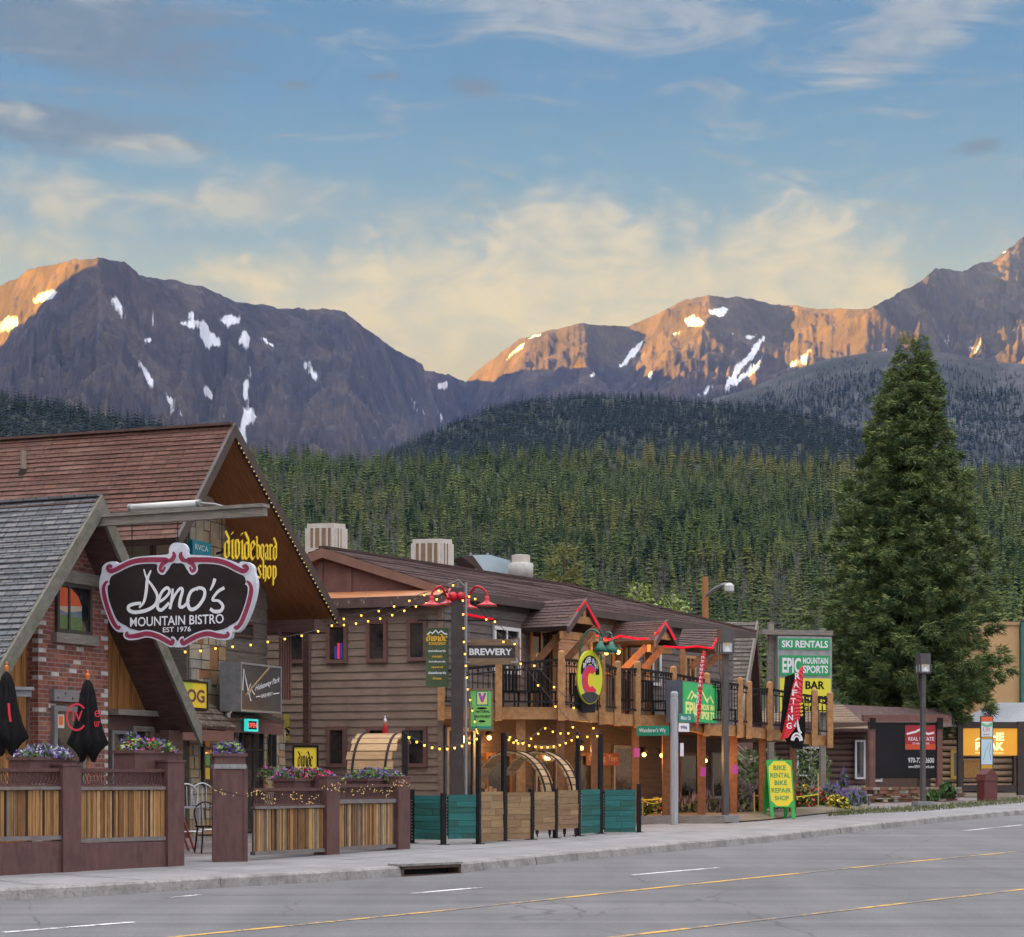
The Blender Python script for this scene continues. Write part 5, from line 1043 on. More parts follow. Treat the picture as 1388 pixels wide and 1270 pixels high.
planter('maroon planter box behind the fence left of the closed umbrella', FP1, 40, 104, 1026, 1062, -.75, -.25, 'purple and white petunias spilling from the planter left of the umbrella', 1, (PURP, PURP, flat('pale_petals', (.42, .42, .5))))
planter('maroon planter box on the corner by the patio entrance', FP1, 183, 245, 1017, 1062, -.75, -.24, 'pink and green flowers in the planter at the fence corner', 2, (PINK, PURP, LIMEL, PURP), LEAF)
planter('tall maroon pedestal planter standing alone at the patio entrance', F(gpt(318, 1168) + V((0, 0, -gpt(318, 1168).z)), (.97, .25)), 291, 333, 1021, 1168, -.42, .0, 'purple and lime flowers on top of the tall pedestal', 3, (PURP, PURP, PURP, LIMEL), LEAF, True)
planter('maroon planter box behind the first stick panel', FP2, 400, 452, 1055, 1090, -.7, -.25, 'red and purple flowers behind the first stick fence panel', 4, (PURP, PINK), LEAF)
planter('maroon planter box behind the last stick panel below the barrel arch', FP2, 498, 545, 1055, 1085, -.7, -.25, 'purple flowers with lime leaves below the slatted barrel arch', 5, (PURP, PURP, PURP, LIMEL), LEAF)
clump('hanging_basket', 'hanging basket of purple flowers below the bistro siding ledge', P(178, 1015, 31.6), .17, .17, .26, 260, 160, 8, blade=.06)
clump('bedding_flowers', 'tuft of magenta and purple flowers low beside the shop door', P(362, 1052, 37), .2, .15, .2, 160, 90, 9, bm=(PURP, PINK), blade=.05)
def fairy(label, pts, d, n, seed, wrap=.05):
    r = random.Random(seed); s_ = spline([P(x, y, dd) for (x, y), dd in zip(pts, d)] if isinstance(d, list) else [P(x, y, d) for x, y in pts], 8); t_ = T('fairy_lights', label, 'string lights', s_[0])
    b = MB(); b.tube(s_, .006, 4); b.build('wire', BLACK, t_); Q = []
    for i in range(n): k = r.random() * (len(s_) - 1); j = min(int(k), len(s_) - 2); p = V(s_[j]).lerp(V(s_[j + 1]), k - j); Q.append(p + V((r.uniform(-.02, .02), r.uniform(-wrap, wrap) - .03, r.uniform(-wrap, wrap))))
    specks(t_, Q, .0095)
fairy('tiny warm fairy lights draped across the tall pedestal planter', [(291, 1070), (310, 1074), (332, 1079), (347, 1071)], [30.4, 30.4, 30.4, 30.8], 16, 1)
fairy('tiny warm fairy lights tangled along the first stick fence frieze', [(347, 1072), (370, 1085), (395, 1078), (418, 1086), (440, 1070), (457, 1066)], [30.9, 31.3, 31.8, 32.3, 32.6, 33.0], 60, 2, .06)
fairy('tiny warm fairy lights tangled along the last stick fence frieze', [(457, 1066), (480, 1074), (505, 1068), (525, 1076), (537, 1062), (556, 1064)], [33.0, 33.4, 34, 34.4, 34.5, 34.6], 64, 3, .06)
fairy('thin dark garland looped over the left fence corner post', [(84, 1042), (95, 1040), (106, 1034)], 28.6, 6, 4)

# closed umbrellas
def umbrella(label, px, yb, yt, d, r, mt, fin, text=None, foot=None):
    p = P(px, yb, d); zt = P(px, yt, d).z; zg = G(d); t_ = T('closed_umbrella', label, 'umbrella', (p.x, p.y, zg)); b = MB(); b.tube([V((p.x, p.y, zg)), V((p.x, p.y, zt + .02))], .025, 8); b.build('pole', M('orange_wood_pole', (.34, .13, .03), (.42, .19, .05), .5, 4), t_)
    b = MB(); prof = [(.04, 0), (.10, -.04), (.30, -.09), (.38, -.20), (.52, -.42), (.76, -.66), (1.05, -.84), (.74, -.92), (.5, -1.0)]; H_ = zt - p.z; seg = 32; rr = random.Random(int(px)); ph = [rr.uniform(-.25, .25) for _ in range(9)]; vs = []
    for k, (q_, h) in enumerate(prof):
        for j in range(seg):
            a = 2 * math.pi * j / seg; m_ = 1 + (.26 * math.sin(a * 8 + ph[k]) if k > 2 else 0); hz_ = .05 * math.sin(a * 4 + 1) * (k / 8) ** 3 * H_; vs.append(V((p.x + r * q_ * m_ * math.cos(a), p.y + r * q_ * m_ * math.sin(a), zt + h * H_ + hz_)))
    b.add(vs, [(i * seg + j, (i + 1) * seg + j, (i + 1) * seg + (j + 1) % seg, i * seg + (j + 1) % seg) for i in range(len(prof) - 1) for j in range(seg)]); b.build('fabric', mt, t_, True)
    b = MB(); b.lathe(V((p.x, p.y, zt)), [(.03, -.02), (.035, .03), (.012, .05), (.018, .09), (.0, .11)], 8); b.build('finial', fin, t_)
    if text:
        b = MB(); f = F((p.x, p.y, 0), (1, 0)); text(b, f, p.z, H_); b.build('lettering', SRED, t_)
BLKF = M('black_canvas', (.008, .008, .009), (.016, .015, .016), .9, 6, spec=.1); ORF = flat('orange_finial', (.60, .13, .02), .5)
def ut(b, f, z, H_):
    n = .235; u = -.12
    b.ribbon(f, [(u + .15 * math.cos(a), z + .50 * H_ + .2 * math.sin(a)) for a in np.linspace(.7, 5.6, 16)], .028, n)
    b.text(f, 'IV', u - .06, z + .45 * H_, u + .09, z + .45 * H_ + .16, n, 0, .01); b.text(f, 'e', .15, z + .5 * H_, .22, z + .5 * H_ + .1, n - .02); b.text(f, 'ur', .15, z + .38 * H_, .24, z + .38 * H_ + .09, n - .01)
umbrella('closed black umbrella with red lettering in front of the bistro door', 119, 1028, 917, 30.6, .24, BLKF, ORF, ut)
umbrella('closed black umbrella with orange finial at the far left edge', 9, 1020, 906, 30.2, .25, BLKF, ORF, lambda b, f, z, H_: b.ribbon(f, [(.09, z + .58 * H_), (.1, z + .46 * H_), (.12, z + .36 * H_)], .035, .235))
umbrella('closed red umbrella with white tip behind the slatted barrel arch', 522, 1050, 977, 41, .12, M('red_canvas', (.45, .012, .02), (.36, .01, .018), .8, 6), WHITE)
t_ = T('post_shelf', 'slim brown post with flat grey top beside the leftmost umbrella', 'post', (P(38, 1060, 30.9).x, 30.9, G(30.9))); b = MB(); p = P(38, 936, 30.9); b.tube([V((p.x, p.y, G(30.9))), p], .028, 8); b.build('post', DKWOOD, t_); b = MB(); f = F((p.x, p.y, 0), (1, .2)); b.box(f, -.24, .09, -.2, .2, p.z, p.z + .05); b.box(f, -.2, .05, -.15, .15, p.z - .1, p.z - .002); b.build('top', GREYM, t_)
# metal stools and a chair by the entrance
def stool(label, px, py, sh, mt):
    p = gpt(px, py); t_ = T('bar_stool', label, 'stool', tuple(p)); f = F(p, (.9, .43))
    b = MB(); b.box(f, -.19, .19, -.19, .19, sh - .03, sh); b.build('seat', mt, t_)
    for a, c_ in ((-1, -1), (1, -1), (-1, 1), (1, 1)): b = MB(); b.tube([f.pt(a * .2, c_ * .2, 0), f.pt(a * .16, c_ * .16, sh - .03)], .014, 6); b.build('leg', mt, t_)
    b = MB(); [b.tube([f.pt(-.18, k * .18, .3), f.pt(.18, k * .18, .3)], .01, 5) for k in (-1, 1)]; [b.tube([f.pt(k * .18, -.18, .3), f.pt(k * .18, .18, .3)], .01, 5) for k in (-1, 1)]; b.build('footrest', mt, t_)
    b = MB(); b.tube(spline([f.pt(-.17, -.18, sh), f.pt(-.19, -.22, sh + .28), f.pt(0, -.24, sh + .40), f.pt(.19, -.22, sh + .28), f.pt(.17, -.18, sh)], 4), .013, 6); [b.tube([f.pt(k * .07, -.2, sh), f.pt(k * .08, -.235, sh + .36)], .008, 5) for k in (-1, 0, 1)]; b.build('backrest', mt, t_)
PALEM = M('pale_steel', (.42, .44, .47), (.34, .36, .39), .35, 5, metal=.5)
stool('pale steel bar stool just inside the patio entrance', 258, 1150, .74, PALEM); stool('pale steel bar stool nearest the tall pedestal planter', 279, 1147, .74, PALEM); stool('low black wire chair in front of the pedestal planter', 284, 1156, .46, BLACK)
t_ = T('folded_stand', 'dark red folded wooden stand leaning in the patio entrance', 'stand', tuple(gpt(253, 1153))); p = gpt(252, 1153); f = F(p, (.95, .3)); b = MB(); [b.beam(f.pt(-.05 + k * .1, 0, 0), f.pt(-.25 + k * .1, -.15, .62), .035, .03) for k in range(3)]; b.beam(f.pt(-.12, -.05, .3), f.pt(.1, -.05, .3), .03, .03); b.build('legs', M('dark_red_wood', (.13, .025, .02), (.18, .04, .03), .6, 4), t_)

# ---------------------------------------------------------------- plank windbreaks with black posts
def planks(nm, tones): return [M(nm + str(i), a, c_, .75, 2.5, 8, stretch=(1, 9, 1), bump=.25, lo=.3, hi=.7) for i, (a, c_) in enumerate(tones)]
TEAL = planks('teal_plank_', [((.008, .085, .082), (.02, .135, .125)), ((.008, .105, .078), (.02, .055, .052)), ((.012, .11, .105), (.01, .07, .062))]); BRN = planks('brown_plank_', [((.20, .125, .06), (.30, .20, .10)), ((.16, .10, .05), (.25, .16, .085)), ((.24, .155, .075), (.15, .09, .045))])
def windbreak(label, x0, yb0, x1, yb1, yt, gap, mats, pole, seed):
    a, c_ = gpt(x0, yb0), gpt(x1, yb1); f = F((a.x, a.y, 0), (c_.x - a.x, c_.y - a.y)); L_ = V((c_.x - a.x, c_.y - a.y, 0)).length; r = random.Random(seed); zt = f.hit((x0 + x1) / 2, yt)[1]; z0 = G((a.y + c_.y) / 2) + gap
    t_ = T('windbreak_panel', label, 'panel', tuple(a)); b = MB(); z = z0; w0 = .09
    while z < zt - .02:
        h = min(r.uniform(.075, .15), zt - z)
        if zt - z - h < .05: h = zt - z
        u = w0
        for uu in sorted([r.uniform(.25, .75) * L_ for _ in range(r.choice((0, 1, 1)))]) + [L_ - .03]: b.box(f, u + .002, uu - .002, -.05, -.015 + r.uniform(-.006, .008), z + .002, z + h - .003, r.randrange(3)); u = uu
        z += h
    b.build('planks', mats, t_); b = MB(); b.box(f, w0, L_ - .03, -.09, -.052, z0 + .05, zt - .04); b.build('backing', flat('shadow_gap_wood', (.03, .018, .012), .9), t_)
    b = MB(); zp = f.hit(x0, pole)[1]; b.box(f, -.045, .045, -.075, .0, a.z, zp); b.box(f, -.09, .09, -.13, .06, a.z, a.z + .012); b.build('post', BLACK, t_)
    b = MB(); k = int((zt - z0) / .06); [b.ball(f.pt(.052, .008, z0 + i * .06), .012, 0, 5, 3) for i in range(k)]; b.build('bolts', GREYM, t_)
    return t_
for i, a in enumerate((('teal plank windbreak panel touching the last maroon fence post', 556, 1143, 602, 1145, 1078, .08, TEAL, 1070), ('teal plank windbreak panel left of the tall post under the green sign', 602, 1145, 650, 1144, 1077, .1, TEAL, 1075), ('brown plank windbreak panel turned edgewise beside the tall black post', 651, 1144, 684, 1140, 1073, .02, BRN, 995),
             ('brown plank windbreak panel right of the second tall black post', 685, 1140, 722, 1138, 1074, .02, BRN, 993), ('brown plank windbreak panel on castors below the left hoop', 722, 1138, 755, 1136, 1073, .17, BRN, 1069), ('brown plank windbreak panel on castors below the right hoop', 755, 1136, 786, 1133, 1071, .17, BRN, 1069),
             ('narrow dark teal plank windbreak panel between two tall black posts', 786, 1133, 815, 1130, 1070, .03, TEAL, 993), ('broad teal plank windbreak panel at the end of the row near the street name post', 815, 1130, 864, 1129, 1070, .02, TEAL, 994))): windbreak(*a, 50 + i)
t_ = T('steel_post', 'short black post closing the end of the teal panels', 'post', tuple(gpt(866, 1128))); p = gpt(866, 1128); f = F(p, (1, .2)); b = MB(); b.box(f, -.04, .04, -.04, .04, 0, 1.02); b.box(f, -.08, .08, -.08, .08, 0, .012); b.build('post', BLACK, t_)
t_ = T('steel_post', 'black light string post behind the last maroon fence post', 'post', tuple(gpt(547, 1146))); p = gpt(547, 1146) + V((0, .4, 0)); f = F(p, (1, .2)); b = MB(); b.box(f, -.05, .05, -.05, .05, 0, P(547, 990, p.y).z - p.z); b.build('post', BLACK, t_)
for i, x in enumerate((728, 745, 765, 780)):
    p = gpt(x, 1134) + V((0, -.1, 0)); t_ = T('castor', 'small black castor under the raised brown panels', 'castor', tuple(p), 'castors under the raised brown panels'); b = MB(); b.lathe(p + V((-.015, 0, .05)), [(.05, 0), (.05, .03)], 10, 0, (1, 0, 0)); b.box(F(p, (1, 0)), -.03, .03, -.02, .02, .05, .17); b.build('wheel', BLACK, t_)
# slatted arches
SLAT = [M('pine_slat', (.34, .21, .10), (.45, .30, .155), .7, 3, 8, stretch=(1, 8, 1), bump=.2), M('pine_slat_worn', (.25, .15, .07), (.37, .24, .12), .7, 3, 8, stretch=(1, 8, 1), bump=.2)]
def arch(label, c, u, r_, wid, a0, a1, k, th=.045, name='slatted_arch'):
    f = F(c, u); t_ = T(name, label, 'arch', tuple(c)); b = MB(); rr = random.Random(k)
    for i in range(k):
        a, b_ = a0 + (a1 - a0) * (i + .07) / k, a0 + (a1 - a0) * (i + .93) / k; e = rr.uniform(-.03, .03)
        q = lambda an, ro, n: f.pt(ro * math.cos(an), n, ro * math.sin(an))
        b.hexa([q(a, r_, -wid / 2 + e), q(b_, r_, -wid / 2 + e), q(b_, r_, wid / 2 + e), q(a, r_, wid / 2 + e), q(a, r_ + th, -wid / 2 + e), q(b_, r_ + th, -wid / 2 + e), q(b_, r_ + th, wid / 2 + e), q(a, r_ + th, wid / 2 + e)], rr.randrange(2))
    b.build('slats', SLAT, t_)
    for n in (-wid * .36, wid * .36):
        b = MB(); pts_ = [f.pt((r_ + th + .008) * math.cos(a), n, (r_ + th + .008) * math.sin(a)) for a in np.linspace(a0, a1, 22)]
        for p, q_ in zip(pts_, pts_[1:]): b.beam(p, q_, .045, .02)
        b.build('steel_band', BLACK, t_)
ca = P(518, 1060, 39.6); f_ = (.10, .995)
arch('broad barrel arch of pale pine slats against the taupe wall', ca, (.22, .975), .92, .92, R(55), R(215), 13)
c1, c2 = P(695, 1082, 42.2), P(731, 1082, 43.2)
arch('left of two narrow slatted hoops behind the brown panels', c1, (.76, -.65), .95, .34, R(-2), R(168), 17); arch('right of two narrow slatted hoops behind the brown panels', c2, (.76, -.65), .97, .34, R(-2), R(150), 16)
t_ = T('wooden_chair', 'golden slat back wooden chair behind the brown panel', 'chair', (P(668, 1075, 41.5).x, 41.5, G(41.5))); f = F((P(668, 1075, 41.5).x, 41.5, G(41.5)), (.95, .3)); b = MB()
for i in range(5): b.prism(f, [(-.22 + i * .09, .35), (-.145 + i * .09, .35), (-.145 + i * .09, .98 - abs(i - 2) ** 2 * .05), (-.22 + i * .09, .98 - abs(i - 2) ** 2 * .05)], -.16, -.14)
b.build('backrest', CEDAR, t_); b = MB(); b.box(f, -.24, .24, -.14, .3, .33, .36); b.build('seat', CEDAR, t_)
for k in (-1, 1): b = MB(); b.box(f, k * .24 - .02, k * .24 + .02, .2, .27, 0, .55); b.build('leg', CEDAR, t_); b = MB(); b.box(f, k * .24 - .05, k * .24 + .05, -.2, .3, .551, .575); b.build('armrest', CEDAR, t_)

# ---------------------------------------------------------------- dark pole with red goosenecks and its signs
PD = 40.6; pc = P(620, 1056, PD); FPp = F((pc.x, pc.y, 0), (1, 0)); zt = P(620, 797, PD).z; wp = .125
t_ = T('sign_pole', 'tall square dark brown pole crowned by four red gooseneck lamps', 'pole', (pc.x, pc.y, G(PD))); b = MB(); b.box(FPp, -wp, wp, -wp, wp, G(PD), zt); b.build('post', M('dark_brown_post', (.035, .026, .024), (.05, .038, .035), .6, 4), t_)
b = MB(); b.tube([FPp.pt(wp + .05, wp, G(PD)), FPp.pt(wp + .05, wp, zt + .1)], .03, 8); [b.tube([FPp.pt(0, 0, zt), P(622, 786, PD), P(x, y, PD)], .012, 5) for x, y in ((607, 792), (632, 797))]; b.build('conduit', GREYM, t_)
b = MB(); [b.beam(P(x0, 841, PD), P(x1, 841, PD), .035, .03) for x0, x1 in ((566, 612), (627, 675))]; b.build('sign_arm', BLACK, t_)
REDP = M('red_enamel', (.52, .012, .025), (.44, .01, .02), .3, 4)
for x, y, s_, dy in ((585, 812, -1, -.25), (607, 811, -1, .28), (634, 816, 1, .28), (660, 812, 1, -.25)):
    p = P(x, y, PD + dy); a = FPp.pt(.08 * s_, dy * .4, P(0, 809, PD).z); b = MB(); pk = P((x * .55 + 620 * .45) + s_ * 3, 795 if abs(x - 620) > 25 else 799, PD + dy)
    b.tube(spline([a, a + V((s_ * .12, 0, -.02)), V((pk.x, pk.y, pk.z)), V((p.x - s_ * .03, p.y, p.z + .16)), p + V((0, 0, .03))], 5), .024, 7); b.ball(a, .10, 0, 8, 5)
    b.lathe(p, [(.045, .06), (.05, 0), (.055, -.05), (.10, -.075), (.19, -.11), (.215, -.14), (.19, -.135), (.06, -.06)], 14); arm = b.build('gooseneck_lamp', REDP, t_, True)
    b = MB(); b.lathe(p, [(.175, -.128), (.05, -.085)], 14); b.build('reflector', flat('pale_reflector', (.6, .5, .4), .4), arm)
fg = F((P(592, 890, PD).x, PD - .02, 0), (1, 0)); t_, r_ = wallsign('hanging_sign', 'tall narrow dark green sign with yellow gothic words hanging left of the pole', fg, (577, 851, 608, 931), DEEPG, 0, .04)
b = MB(); W_ = r_[1] - r_[0]; gv = lambda a, c_: (r_[0] + W_ * a, r_[3] - (r_[3] - r_[2]) * c_)
b.ribbon(fg, [gv(*q_) for q_ in ((.06, .12), (.2, .07), (.3, .095), (.44, .04), (.55, .09), (.68, .05), (.8, .095), (.94, .11))], .03, .005, 0)
u, z = gv(.05, .225); gothic(b, fg, 'divide', u, z, W_ * .9, .10, .005, 1, .1); u, z = gv(.14, .29); b.text(fg, 'BOARDSHOP', u, z, u + W_ * .74, z + .06, .006, 1, .03)
for i, (tx, w_) in enumerate((('snowboards', .76), ('rentals', .44), ('longboards', .72), ('apparel', .5), ('skateboards', .78), ('shoes', .38))): u, z = gv(.5 - w_ / 2, .41 + i * .093); b.text(fg, tx, u, z, u + W_ * w_, z + .052, .006, i % 2, .02)
b.build('lettering', [WHITE, AMBER], t_); b = MB(); [b.tube([fg.pt(r_[0] + W_ * k, -.02, r_[3]), fg.pt(r_[0] + W_ * k, -.02, P(0, 841, PD).z)], .007, 4) for k in (.15, .85)]; b.build('hanging_chain', GREYM, t_)
PLANKB = M('weathered_plank', (.13, .085, .05), (.21, .145, .09), .8, 3, 8, stretch=(1, 8, 1), bump=.2)
t_, r_ = wallsign('hanging_sign', 'wide timber framed sign with white capitals hanging right of the pole', fg, (632, 875, 698, 892), M('charcoal_plank', (.028, .022, .02), (.042, .034, .03), .7, 3, stretch=(1, 8, 1)), 0, .05)
b = MB(); b.box(fg, r_[0] - .03, r_[1] + .06, -.05, .012, r_[3] + .003, r_[3] + .13); b.box(fg, r_[0] - .03, r_[1] + .06, -.05, .012, r_[2] - .13, r_[2] - .003); b.box(fg, r_[0] - .1, r_[0] - .003, -.05, .02, r_[2] - .15, r_[3] + .15); b.box(fg, r_[1] + .003, r_[1] + .1, -.05, .02, r_[2] - .15, r_[3] + .15); b.build('frame', PLANKB, t_)
b = MB(); b.text(fg, 'BREWERY', r_[0] + .06, r_[2] + .06, r_[1] - .06, r_[3] - .06, .006, 0, .03); b.build('lettering', WHITE, t_); b = MB()
for a, s1 in ((r_[0] - .06, 1), (r_[1] + .06, -1)):
    for c_, s2 in ((r_[2] - .1, 1), (r_[3] + .1, -1)): b.box(fg, min(a, a + s1 * .14), max(a, a + s1 * .14), .021, .027, min(c_, c_ + s2 * .035), max(c_, c_ + s2 * .035)); b.box(fg, min(a, a + s1 * .035), max(a, a + s1 * .035), .0275, .033, min(c_, c_ + s2 * .12), max(c_, c_ + s2 * .12))
[b.tube([fg.pt(x, -.02, r_[3] + .15), fg.pt(x, -.02, P(0, 841, PD).z)], .008, 4) for x in (r_[0] + .05, r_[0] + .55)]; b.build('corner_brackets', GREYM, t_)
t_, r_ = wallsign('hanging_sign', 'bright green sign with a purple letter on a yellow square beside the pole', fg, (638, 936, 666, 988), M('bright_green_paint', (.10, .42, .10), (.24, .50, .10), .5, 2, 2), -.1, .03, PLANKB)
b = MB(); W_ = r_[1] - r_[0]; H_ = r_[3] - r_[2]; n = -.1; gv = lambda a, c_: (r_[0] + W_ * a, r_[3] - H_ * c_); bx = lambda a0, c0, a1, c1, nn, m: b.box(fg, gv(a0, 0)[0], gv(a1, 0)[0], n, n + nn, gv(0, c1)[1], gv(0, c0)[1], m)
bx(.26, .02, .86, .40, .003, 0); bx(.32, .04, .80, .36, .006, 1); b.prism(fg, [gv(*q_) for q_ in ((.36, .06), (.48, .06), (.56, .20), (.64, .06), (.76, .06), (.62, .30), (.50, .30))], n + .006, n + .009, 2); b.prism(fg, [gv(*q_) for q_ in ((.46, .12), (.52, .10), (.64, .26), (.58, .30))], n + .009, n + .012, 3)
for c_, w_ in ((.46, .5), (.80, .34)): b.prism(fg, [(gv(.55, 0)[0] + W_ * w_ / 2 * math.cos(a), gv(0, c_)[1] + H_ * .03 * math.sin(a)) for a in np.linspace(0, 6.283, 14)[:-1]], n, n + .004, 4)
for tx, x0, x1, c0, c1 in (('NATURAL', .24, .92, .58, .51), ('BRATWURST', .18, .96, .71, .64), ('and more', .3, .9, .93, .88)): 
    if tx != 'and more': b.text(fg, tx, gv(x0, 0)[0], gv(0, c0)[1], gv(x1, 0)[0], gv(0, c1)[1], n + .005, 4, .03)
bx(.02, .93, .98, .99, .003, 0); b.build('lettering', [flat('teal_border', (.01, .22, .17)), flat('pale_yellow', (.62, .58, .16)), flat('purple_letter', (.12, .08, .38)), flat('pink_stroke', (.55, .03, .25)), SBLACK], t_)
b = MB(); [b.tube([fg.pt(x, -.12, r_[3] + .04), fg.pt(x, -.12, r_[3] + .35)], .007, 4) for x in (r_[0], r_[1])]; b.build('hanging_chain', GREYM, t_)

# light strings
bm_ = bpy.data.meshes.new('bulb'); q = MB(); q.ball((0, 0, -.04), .021, 0, 8, 5, 1.4); q.lathe((0, 0, -.02), [(.018, -.01), (.016, .03)], 6, 1); bm_.from_pydata(q.v, [], q.f); [bm_.materials.append(x) for x in (BULBM, BLACK, lamp_mat('bulb_hot_core', (1.0, .46, .06), .34))]; bm_.polygons.foreach_set('material_index', [2 if 8 <= i < 32 else x for i, x in enumerate(q.m)])
def string(label, pts, n, sag=0.0):
    c_ = [P(*q_) for q_ in pts]; s_ = []
    for i in range(len(c_) - 1):
        for k in range(10): t0 = k / 10; p = c_[i].lerp(c_[i + 1], t0); p.z -= sag * 4 * t0 * (1 - t0); s_.append(p)
    s_.append(c_[-1]); t_ = T('light_string', label, 'string lights', tuple(s_[0])); b = MB(); b.tube(s_, .007, 5); b.build('wire', M('grey_cable', (.05, .045, .045), None, .7), t_)
    for i in range(n):
        k = (i + .6) / n * (len(s_) - 1); j = min(int(k), len(s_) - 2); p = s_[j].lerp(s_[j + 1], k - j); o = bpy.data.objects.new('bulb', bm_); COL.objects.link(o); o.parent = t_; o.location = p - s_[0]
string('amber bulb string running from the bistro roof past the black box sign', [(238, 880, 34.5), (300, 874, 36.5), (372, 865, 39.5), (440, 850, 41)], 9, .03)
string('lower amber bulb string across the taupe wall to the pole', [(440, 845, 41), (500, 839, 41), (560, 820, 41), (612, 800, 40.6)], 11, .03)
string('upper amber bulb string across the taupe wall to the pole top', [(452, 838, 41.5), (515, 825, 41.2), (570, 805, 41), (622, 787, 40.6)], 8, .02)
string('amber bulb string hanging down the right side of the dark pole', [(627, 800, 40.3), (629, 870, 40.3), (634, 930, 40.2), (646, 985, 39), (650, 996, 36.6)], 15)
string('amber bulb string sagging between the fence corner post and the teal panels', [(548, 992, 35), (650, 996, 36.5)], 10, .24)
string('amber bulb string sagging over the left hoop between tall black posts', [(686, 993, 37.8), (786, 994, 40)], 12, .24)
string('amber bulb string draped over both hoops under the timber deck', [(686, 996, 37.9), (706, 1004, 40), (738, 984, 43), (772, 991, 42), (815, 994, 40.6)], 13, .05)
string('amber bulb guy string slanting from the pole top to the dark corner post', [(622, 787, 40.5), (786, 994, 40)], 7, .06)
string('amber bulb guy string slanting from the pole top to the last tall post', [(628, 790, 40.5), (815, 995, 40.6)], 7, .06)

# oval sign, green goosenecks, green box sign, feather flags
fo = facing(799, 918, 44.6, (.62, .784)); fo = F(fo.o, (.80, .60)); (ua, _), (ub, _) = fo.hit(783, 918), fo.hit(816.5, 918); uc = (ua + ub) / 2; ru = (ub - ua) / 2; zc_ = fo.hit(800, 918)[1]; rz_ = (fo.hit(800, 882)[1] - fo.hit(800, 955)[1]) / 2
t_ = T('oval_sign', 'upright lime yellow oval sign with red ring and black arch of letters', 'sign', tuple(fo.pt(uc, 0, zc_ - rz_))); E = lambda a, k=1, dz=0: (uc + ru * k * math.cos(a), zc_ + rz_ * k * math.sin(a) + dz)
b = MB(); b.prism(fo, [E(a) for a in np.linspace(0, 6.2832, 41)[:-1]], -.05, 0); b.build('panel', LIME, t_); b = MB()
b.ribbon(fo, [(uc + ru * .62 * math.cos(a), zc_ + rz_ * .66 * math.sin(a)) for a in np.linspace(.15, 2.99, 22)], [.10, .17, .19, .17, .10], .004, 0)
rg = [(uc + ru * .40 * math.cos(a), zc_ - rz_ * .1 + rz_ * .40 * math.sin(a)) for a in np.linspace(.75, 5.53, 24)]; b.ribbon(fo, rg, .20, .005, 4); b.ribbon(fo, rg, .15, .009, 1)
b.prism(fo, [(uc + ru * .2 * math.cos(a), zc_ - rz_ * .1 + rz_ * .26 * math.sin(a)) for a in np.linspace(0, 6.2832, 21)[:-1]], 0, .011, 2)
b.prism(fo, [E(a, .97) for a in np.linspace(R(223), R(317), 14)] + [(uc + ru * .3, zc_ - rz_ * .55), (uc - ru * .3, zc_ - rz_ * .55)], 0, .012, 3)
for i, ch in enumerate('RIVER RUN'):
    a = 2.45 - i * .22; u, z = uc + ru * .62 * math.cos(a), zc_ + rz_ * .66 * math.sin(a)
    if ch != ' ': b.text(fo, ch, u - (.012 if ch == 'I' else .035), z - .06, u + (.012 if ch == 'I' else .035), z + .06, .013, 5, .02)
b.build('lettering', [SBLACK, SRED, SYEL, M('dark_grey_rock', (.03, .032, .034), None, .7), flat('purple_letter', (.12, .08, .38)), WHITE], t_)
b = MB(); b.box(fo, uc - ru * .55, uc + ru * .55, -.3, -.055, zc_ - rz_ * 1.3, zc_ - rz_ * .3); b.build('bracket_box', BLACK, t_)
GRN = M('green_enamel', (.012, .10, .065), (.018, .13, .085), .3, 4)
for lb, pl, d in (('green gooseneck lamp arching over the yellow oval sign', ((787, 905), (787, 875), (797, 855), (811, 857), (814, 872)), 44.9), ('small green gooseneck lamp right of the oval sign', ((815, 895), (815, 870), (822, 858), (829, 860), (829, 873)), 45.3)):
    t_ = T('gooseneck_lamp', lb, 'lamp', tuple(P(*pl[0], d))); b = MB(); b.tube(spline([P(x, y, d - .3 * i / 4) for i, (x, y) in enumerate(pl)], 6), .024, 7); b.build('arm', GRN, t_); e = P(*pl[-1], d - .3); b = MB(); b.lathe(e, [(.04, .05), (.06, 0), (.13, -.1), (.15, -.2), (.12, -.19), (.03, -.05)], 12); b.build('shade', GRN, t_, True); b = MB(); b.ball(e + V((0, 0, -.17)), .06, 0, 8, 5); b.build('bulb', flat('frosted_bulb', (.6, .55, .45), .4), t_)
fe_ = facing(926, 950, 47.3, (.42, .907)); (u0, z1), (u1, _), (_, z0) = fe_.hit(926, 923.5), fe_.hit(971, 931), fe_.hit(926, 977)
t_ = T('box_sign', 'lit green box sign with yellow mountain outline behind the hanging red banner', 'sign', tuple(fe_.pt(u0, 0, z0))); b = MB(); b.box(fe_, u0 - .03, u1 + .03, -.42, -.01, z0 - .03, z1 + .03); b.build('housing', M('blue_grey_housing', (.06, .075, .10), (.085, .10, .125), .4, 3), t_); b = MB(); b.box(fe_, u0, u1, -.009, .004, z0, z1); b.build('face', flat('lit_green_face', (.015, .33, .10), .4, emit=(.01, .5, .12), es=.02), t_)
b = MB(); W_, H_ = u1 - u0, z1 - z0; g_ = lambda a, c_: (u0 + W_ * a, z0 + H_ * c_)
for i, pl in enumerate((((.12, .56), (.25, .78), (.36, .62)), ((.22, .56), (.30, .70), (.40, .66)), ((.42, .66), (.55, .80), (.70, .56), (.80, .70), (.90, .52)), ((.62, .66), (.72, .52)))): b.ribbon(fe_, [g_(*q_) for q_ in pl], .05, .006 + i * .0008)
